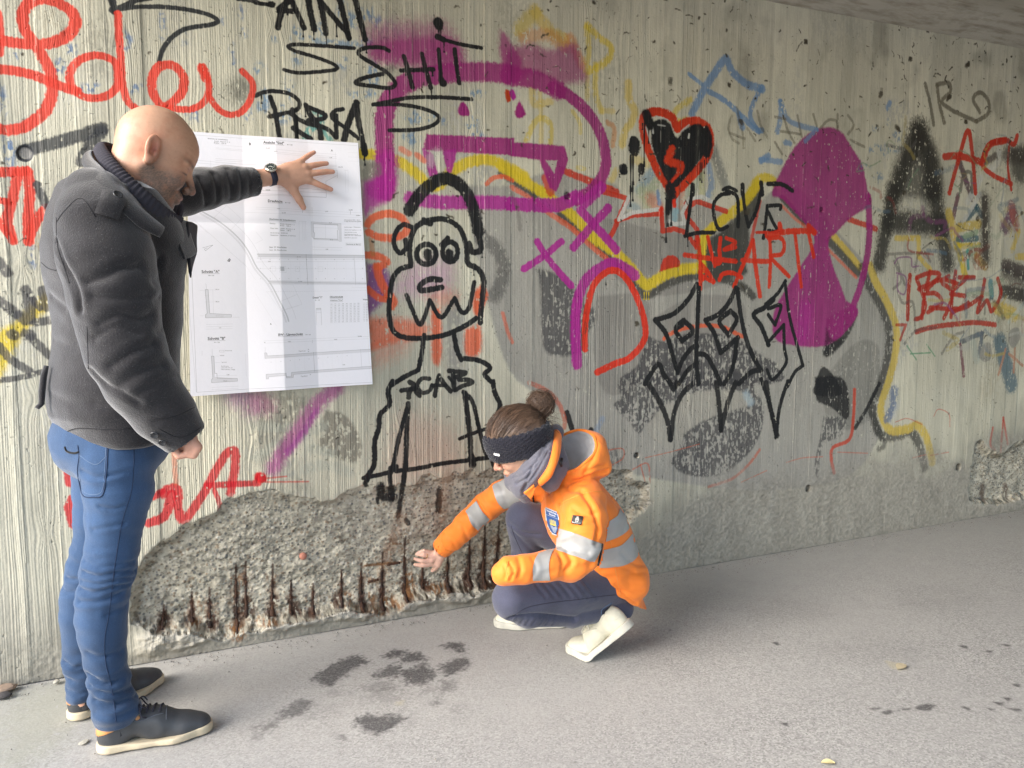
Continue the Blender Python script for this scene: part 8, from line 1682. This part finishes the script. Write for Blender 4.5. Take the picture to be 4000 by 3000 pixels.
# her reaching hand on the concrete
HW = 2.728
def wp_(x, y, Y=HW): return at(452.5 + 100.5 + x * .25 - .0, 829.5 + y * .25, Y)
wl2 = wp_(1640, 1440, 2.705)
kn2 = [wp_(1535, 1556, 2.716), wp_(1515, 1530, 2.712), wp_(1520, 1492, 2.712), wp_(1530, 1460, 2.716)]
fg2 = [([kn2[0], wp_(1450, 1568, 2.716), wp_(1410, 1566, 2.722), wp_(1374, 1560)], [.0092, .0082, .0074, .0062]), ([kn2[1], wp_(1440, 1530, 2.714), wp_(1405, 1522, 2.721), wp_(1374, 1510)], [.0092, .0082, .0074, .0062]), ([kn2[2], wp_(1450, 1480, 2.714), wp_(1420, 1476, 2.722), wp_(1388, 1472)], [.0088, .0080, .0072, .0060]), ([kn2[3], wp_(1455, 1440, 2.716), wp_(1430, 1448, 2.722), wp_(1402, 1458)], [.0080, .0072, .0064, .0054])]
tt2 = ([wp_(1600, 1500, 2.706), wp_(1575, 1560, 2.712), wp_(1550, 1590, 2.720), wp_(1524, 1612, 2.728)], [.014, .0115, .0092, .0070])
def whand(P): return smin(hand_sdf(P, wl2, kn2, (0, -1, 0), fg2, tt2, .0095), chain(P, [fap[-1] - fd * .05, fap[-1], wl2], [.024, .023, .021], .01), .012)
lo = np.min([wl2, fap[-1] - fd * .05] + [g[0][3] for g in fg2] + [tt2[0][3]], 0) - .035; hi_ = np.max([wl2, fap[-1]] + [g[0][3] for g in fg2] + [tt2[0][3]], 0) + .035
Vy, Qy = mesh_sdf(whand, lo, hi_, .0021); ty = np.tile(np.array([.66, .42, .33]), (len(Vy), 1)) * (.92 + .16 * pnoise3(Vy, 60, 8, 3))[:, None]
# near hand, fist half inside the cuff, resting on the knee
nh = nap[-1] - nd * .040; fgn = []
for o_ in (-.024, -.008, .008, .023):
    a_ = nh + nd * .022 + np.array([0, .6, .8]) * o_; fgn.append(([a_, a_ + nd * .014 + [0, .012, -.006], a_ + [.004, .026, -.012], a_ - nd * .014 + [0, .028, -.012]], [.0092, .0088, .008, .007]))
thn = ([nh, nh + nd * .018 + [0, -.004, -.022], nh + nd * .036 + [0, .004, -.024]], [.013, .011, .0085])
def nhand(P): return smin(hand_sdf(P, nh - nd * .05, [q[0][0] for q in fgn], (0, -1, 0), fgn, thn, .0115), chain(P, [nap[-2], nap[-1], nh], [.026, .024, .022]), .01)
Vz_, Qz_ = mesh_sdf(nhand, nh - .09, nh + .08, .0026); tz_ = np.tile(np.array([.64, .40, .31]), (len(Vz_), 1))
def wcore(P):
    d = loft(P, [(z, x, y, max(a - .03, .04), b - .03) for z, x, y, a, b in wsec[:-4]], WYAW); d = smin(d, chain(P, nap, [r - .026 for r in nar]), .02); d = smin(d, chain(P, fap, [r - .022 for r in far_]), .02)
    d = smin(d, chain(P, nk, [r * .6 for r in nkr]), .02); d = smin(d, chain(P, ns, [r * .6 for r in nsr]), .02); d = smin(d, chain(P, fk, [r * .6 for r in fkr]), .02); d = smin(d, chain(P, fs, [r * .6 for r in fsr]), .02)
    return smin(smax(d, -hood(P)[1] - .01, .01), cone(P, at(1200, 1040, 2.27), wh + (at(1200, 1040, 2.27) - wh) * .5, .05, .045), .02)
Vv_, Qv_ = mesh_sdf(wcore, (.66, 1.88, .06), (1.7, 2.74, 1.05), .014)
V_, Q_, T_ = join([(Vx2, Qx, tx), (Vy, Qy, ty), (Vz_, Qz_, tz_), (Vv_, Qv_, np.tile(np.array([.6, .38, .28]), (len(Vv_), 1)))])
wb_ = mesh_obj('body', V_, Q_, SKIN, wom, base=WB); point_attr(wb_.data, 'tint', T_)
v, f = ring(fg2[2][0][0] * .35 + fg2[2][0][1] * .65, (fg2[2][0][1] - fg2[2][0][0]) / np.linalg.norm(fg2[2][0][1] - fg2[2][0][0]), .0084, .0022, .0009, 24); mesh_obj('finger_ring', v, f, plain('gold', (.8, .55, .2), .25, metal=1, bump=0), wom, base=WB)
# headband (knitted)
def band(Q):
    s = .93; q = Q / s; n_ = V3(-.30, 0, .954); h_ = (q - V3(0, 0, .010)) @ n_
    outer = head_sdf(Q, True, False) - .016
    return smax(outer, np.abs(h_) - .046, .012)
Vn, Qn = mesh_sdf(band, (-.15, -.12, -.08), (.14, .12, .14), .0026); Nn_ = normals(Vn, Qn)
an = np.arctan2(Vn[:, 1], Vn[:, 0]); hh_ = Vn @ np.array([-.30, 0, .954])
cab = np.sin(an * 46) * .5 + np.sin(hh_ * 620 + 2.4 * np.sin(an * 23)) * .9
Vn = Vn + Nn_ * (.0038 * np.abs(cab) - .001 + .003 * (pnoise3(Vn, 160, 3, 2) - .5))[:, None]
mesh_obj('headband', (Vn * WSC) @ RW.T + wh, Qn, cloth_mat('navy_knit', (.020, .020, .030), 300, .5, .0012, .9, .3), wom, base=WB)
BNb = bvh_of([((Vn * WSC) @ RW.T + wh, Qn)])
tape(([(1066, 978), (1072, 979.5), (1079, 981)], [(1067, 983), (1073, 984.5), (1080, 985.5)]), 'headband_label', .002, 1.2, plain('white_tag', (.8, .8, .8), .5, bump=0), BNb, wom)
# hair: a cap plus many strands
hm = NT('brown_hair'); c = hm.co(); n_ = hm.noise(hm.co((1, 1, 1)), 220, 3); n2_ = hm.noise(c, 24, 3); hm.base(hm.mix(n2_, hm.mix(n_, (.030, .016, .010), (.085, .048, .030)), hm.mix(n_, (.08, .048, .032), (.24, .15, .10)))); hm.rough(.42); hm.b.inputs['Specular IOR Level'].default_value = .5; hm.b.inputs['Anisotropic'].default_value = .5; hair_m = hm.m
def cap(Q):
    s = .93; q = Q / s; n_ = V3(-.30, 0, .954); return smax(head_sdf(Q, True, False) - .010, -((q - V3(0, 0, .046)) @ n_), .006)
Va, Qa = mesh_sdf(cap, (-.16, -.11, -.02), (.13, .11, .16), .003); Na = normals(Va, Qa)
bunl = ((at(1168, 872, 2.21) - wh) @ RW) / WSC; knot_l = ((at(1166, 905, 2.205) - wh) @ RW) / WSC
Va = Va + Na * (.0035 * (pnoise3(Va @ np.linalg.qr(np.random.default_rng(1).normal(size=(3, 3)))[0] * [60, 9, 9], 1, 6, 3) - .5))[:, None]
def bunf(Q): return smin(ell_(Q, bunl, (.043, .038, .041)), cone(Q, knot_l, bunl, .022, .024), .012)
Vbn, Qbn = mesh_sdf(bunf, bunl - .075, bunl + .075, .003); Nbn = normals(Vbn, Qbn); Vbn = Vbn + Nbn * (.006 * (pnoise3(Vbn, 75, 9, 3) - .5))[:, None]
Vhh, Qhh, _ = join([(Va, Qa, Va), (Vbn, Qbn, Vbn)])
hair_o = mesh_obj('hair', (Vhh * WSC) @ RW.T + wh, Qhh, hair_m, wom, base=WB)
# strands as thin tubes, joined in one part
SV, SF, so = [], [], 0
rh_ = np.random.default_rng(99)
def add_strand(P, r):
    global so
    v, f = tube(P, np.linspace(r, r * .35, len(P)), 3, cap=False); SV.append(v); SF.extend([tuple(i + so for i in q) for q in f]); so += len(v)
for k in range(900):
    i = rh_.integers(0, len(Va)); p = Va[i].copy()
    if p[2] < .02: continue
    P = [p]; tgt = knot_l + rh_.normal(0, .008, 3); n_st = 9
    ph_ = rh_.uniform(0, 6); wv = rh_.uniform(.001, .004)
    for s in range(1, n_st + 1):
        t = s / n_st; q = p * (1 - t) + tgt * t; rad = np.linalg.norm(q - np.array([-.005, 0, .025])); d_ = (q - np.array([-.005, 0, .025])) / rad
        base_r = np.linalg.norm(p - np.array([-.005, 0, .025])) * (1 - t) + np.linalg.norm(tgt - np.array([-.005, 0, .025])) * t; q = np.array([-.005, 0, .025]) + d_ * (base_r + .004 * math.sin(t * math.pi)) + rh_.normal(0, 1, 3) * .0004 + wv * math.sin(ph_ + t * 9) * np.array([0, 1, .4]); P.append(q)
    add_strand(np.array(P), .0009)
for k in range(520):
    d_ = rh_.normal(0, 1, 3); d_ /= np.linalg.norm(d_); ax = np.cross(d_, rh_.normal(0, 1, 3)); ax /= np.linalg.norm(ax); P = []; L_ = rh_.uniform(.8, 2.6); rr = rh_.uniform(.038, .047) if k % 6 else rh_.uniform(.046, .055)
    for t in np.linspace(0, L_, 10):
        q = d_ * math.cos(t) + ax * math.sin(t); P.append(bunl + q * rr * np.array([1.0, .92, .97]) + .003 * np.sin(t * 5 + k) * ax)
    add_strand(np.array(P), .0009)
for k in range(110):   # loose curls
    s0 = knot_l + rh_.normal(0, .014, 3) + [-.01, 0, -.008]; P = [s0]; v_ = rh_.normal(0, 1, 3) * [1, 1, .5] + [-.8, 0, -.6]; v_ /= np.linalg.norm(v_)
    for s in range(9): v_ = v_ + rh_.normal(0, .35, 3) + [0, 0, -.12]; v_ /= np.linalg.norm(v_); P.append(P[-1] + v_ * .0055)
    add_strand(smooth_line(np.array(P), 2), .0006)
so_ = mesh_obj('hair_strands', (np.vstack(SV) * WSC) @ RW.T + wh, SF, hair_m, hair_o, base=WB); so_['kind'] = 'stuff'
# sneakers
sw = leather((.50, .485, .39), 'cream_leather', .0003, .55); swr = leather((.43, .42, .365), 'cream_rubber', .0002, .6); lace_w = plain('cream_lace', (.62, .60, .50), .8, bump=0); st_w = plain('cream_stitch', (.45, .43, .35), .8, bump=0)
sole_w, upper_w = shoe_parts(fat=.004, sole_h=.025)
Vs_, Qs_ = mesh_sdf(sole_w, (-.015, -.075, -.01), (.31, .075, .06), .003); Vu_, Qu_ = mesh_sdf(upper_w, (-.015, -.075, .0), (.31, .075, .15), .003)
def bend(V):
    V = V.copy(); xh = .195; w_ = sstep(xh + .02, xh - .03, V[:, 0]); a = w_ * math.radians(43); dx = V[:, 0] - xh; dz = V[:, 2] - .010; c_, s_ = np.cos(a), np.sin(a)
    return np.stack([xh + dx * c_ + dz * s_ * 1, V[:, 1], .010 - dx * s_ + dz * c_], -1)
toe = atz(1243, 1416); bl = atz(1300, 1428); dirn = (bl - toe)[:2]; dirn /= np.linalg.norm(dirn); tc_ = toe[:2] + [.0, .040]; heelp = tc_ + dirn * .27
make_shoe('sneaker', wom, WB, np.array([heelp[0], heelp[1]]), tc_, (sw, swr, sw, lace_w, st_w), z=.002, sc_=.95, bend=bend)
a1 = atz(1060, 1352); a2 = atz(1202, 1362); make_shoe('sneaker', wom, WB, np.array([a2[0] + .06, a2[1] + .03]), np.array([a1[0] + .01, a1[1] + .0]), (sw, swr, sw, lace_w, st_w), z=.001, sc_=.93, mirror=-1)
# ================================================================== SMALL THINGS
q = at(656.3, 1205, WY + .01); q[1] = WY - Hs[int(q[2] * PXM), int((q[0] - WX0) * PXM)] - .004; v, f = disc(q, (0, -1, 0), .0135, .010, 24); pm_ = mesh_obj('marker_plug', v - q, f, plain('salmon_plastic', (.48, .20, .14), .6)); pm_.location = q; tag(pm_, 'small round salmon-pink plug set in the broken concrete', 'plug')
def pebble(name, T, x, y, r, col, label, cat, flat=.5, seed=0):
    q_ = tp(T[0], T[1], x, y); g = atz(q_[0] * 2212 / 4000, q_[1] * 2212 / 4000)
    bm = bmesh.new(); bmesh.ops.create_icosphere(bm, subdivisions=2, radius=1.0); rr = np.random.default_rng(seed); 
    for v_ in bm.verts:
        k = r * (1 + .35 * (pnoise3(np.array([v_.co[:]]), 1.7, seed, 2)[0] - .5) * 2); v_.co = Vector((v_.co.x * k * 1.3, v_.co.y * k * .9, v_.co.z * k * flat + r * flat * .8))
    me = bpy.data.meshes.new(name); bm.to_mesh(me); bm.free(); me.materials.append(col); o = bpy.data.objects.new(name, me); o.location = g; o.rotation_euler = (0, 0, rr.uniform(0, 3)); sc.collection.objects.link(o); tag(o, label, cat); return o
st1 = plain('pale_stone', (.42, .40, .33), .9, var=.3); st2 = plain('brown_stone', (.30, .22, .16), .9, var=.3)
pebble('pebble', (0, 3), 490, 925, .010, st1, 'pale pebble lying at the foot of the wall behind the standing person', 'pebble', .7, 1)
pebble('pebble', (0, 3), 720, 1440, .011, st1, 'flat pale pebble on the asphalt left of the nearer dark shoe', 'pebble', .18, 2)
pebble('rubble', (0, 3), 40, 1000, .026, st2, 'pinkish lump of rubble at the left wall joint', 'rubble', .5, 3); pebble('rubble', (0, 3), 20, 1050, .022, plain('dark_litter', (.06, .055, .055), .9), 'dark lump of rubble at the left edge below the pink lump', 'rubble', .4, 4)
def leaf(T, x, y, L_, ang, col, label):
    q_ = tp(T[0], T[1], x, y); g = atz(q_[0] * 2212 / 4000, q_[1] * 2212 / 4000); V, Fc = [], []; n = 9
    for lay in (0, 1):
        for i in range(n):
            t = i / (n - 1); w = L_ * .30 * math.sin(math.pi * min(1, t * .96 + .02)) ** .7
            for s in (-1, 0, 1): V.append(((t - .5) * L_, s * w, .002 + .004 * math.sin(t * 3) + .003 * abs(s) + lay * .0005))
    for lay in (0, 1):
        for i in range(n - 1):
            for j in range(2): a = lay * n * 3 + i * 3 + j; qd = (a, a + 3, a + 4, a + 1); Fc.append(qd if lay == 0 else qd[::-1])
    o = mesh_obj('leaf', V, Fc, col); o.location = g; o.rotation_euler = (0, 0, ang); tag(o, label, 'leaf')
leaf((3, 3), 520, 1628, .034, -.5, plain('yellow_leaf', (.62, .54, .28), .7), 'small pale yellow leaf on the asphalt at the bottom edge'); leaf((3, 3), 1150, 795, .050, .3, plain('dry_leaf', (.42, .36, .24), .8), 'dry beige leaf pressed on the asphalt right of the crouching person')

# grit gathered along the foot of the wall and scattered on the asphalt
GV, GF, go = [], [], 0; rg = np.random.default_rng(8)
for k in range(1500):
    x = rg.uniform(-.7, 4.8); y = WY - .02 - abs(rg.normal(0, .05)) if k % 5 else rg.uniform(.9, 2.7); r = rg.uniform(.0008, .0030) * (1.4 if k % 17 == 0 else 1)
    v = rg.normal(0, 1, (6, 3)) * .18 + np.array([[1, 0, 0], [-1, 0, 0], [0, 1, 0], [0, -1, 0], [0, 0, 1], [0, 0, -1]]); v = v * r + [x, y, r * .6]
    GV.append(v); GF += [tuple(go + i for i in t) for t in ((0, 2, 4), (2, 1, 4), (1, 3, 4), (3, 0, 4), (2, 0, 5), (1, 2, 5), (3, 1, 5), (0, 3, 5))]; go += 6
gg = mesh_obj('grit', np.vstack(GV), GF, plain('grit', (.22, .21, .19), .9, var=.5, nscale=30, bump=0), smooth=False); tag(gg, kind='stuff')
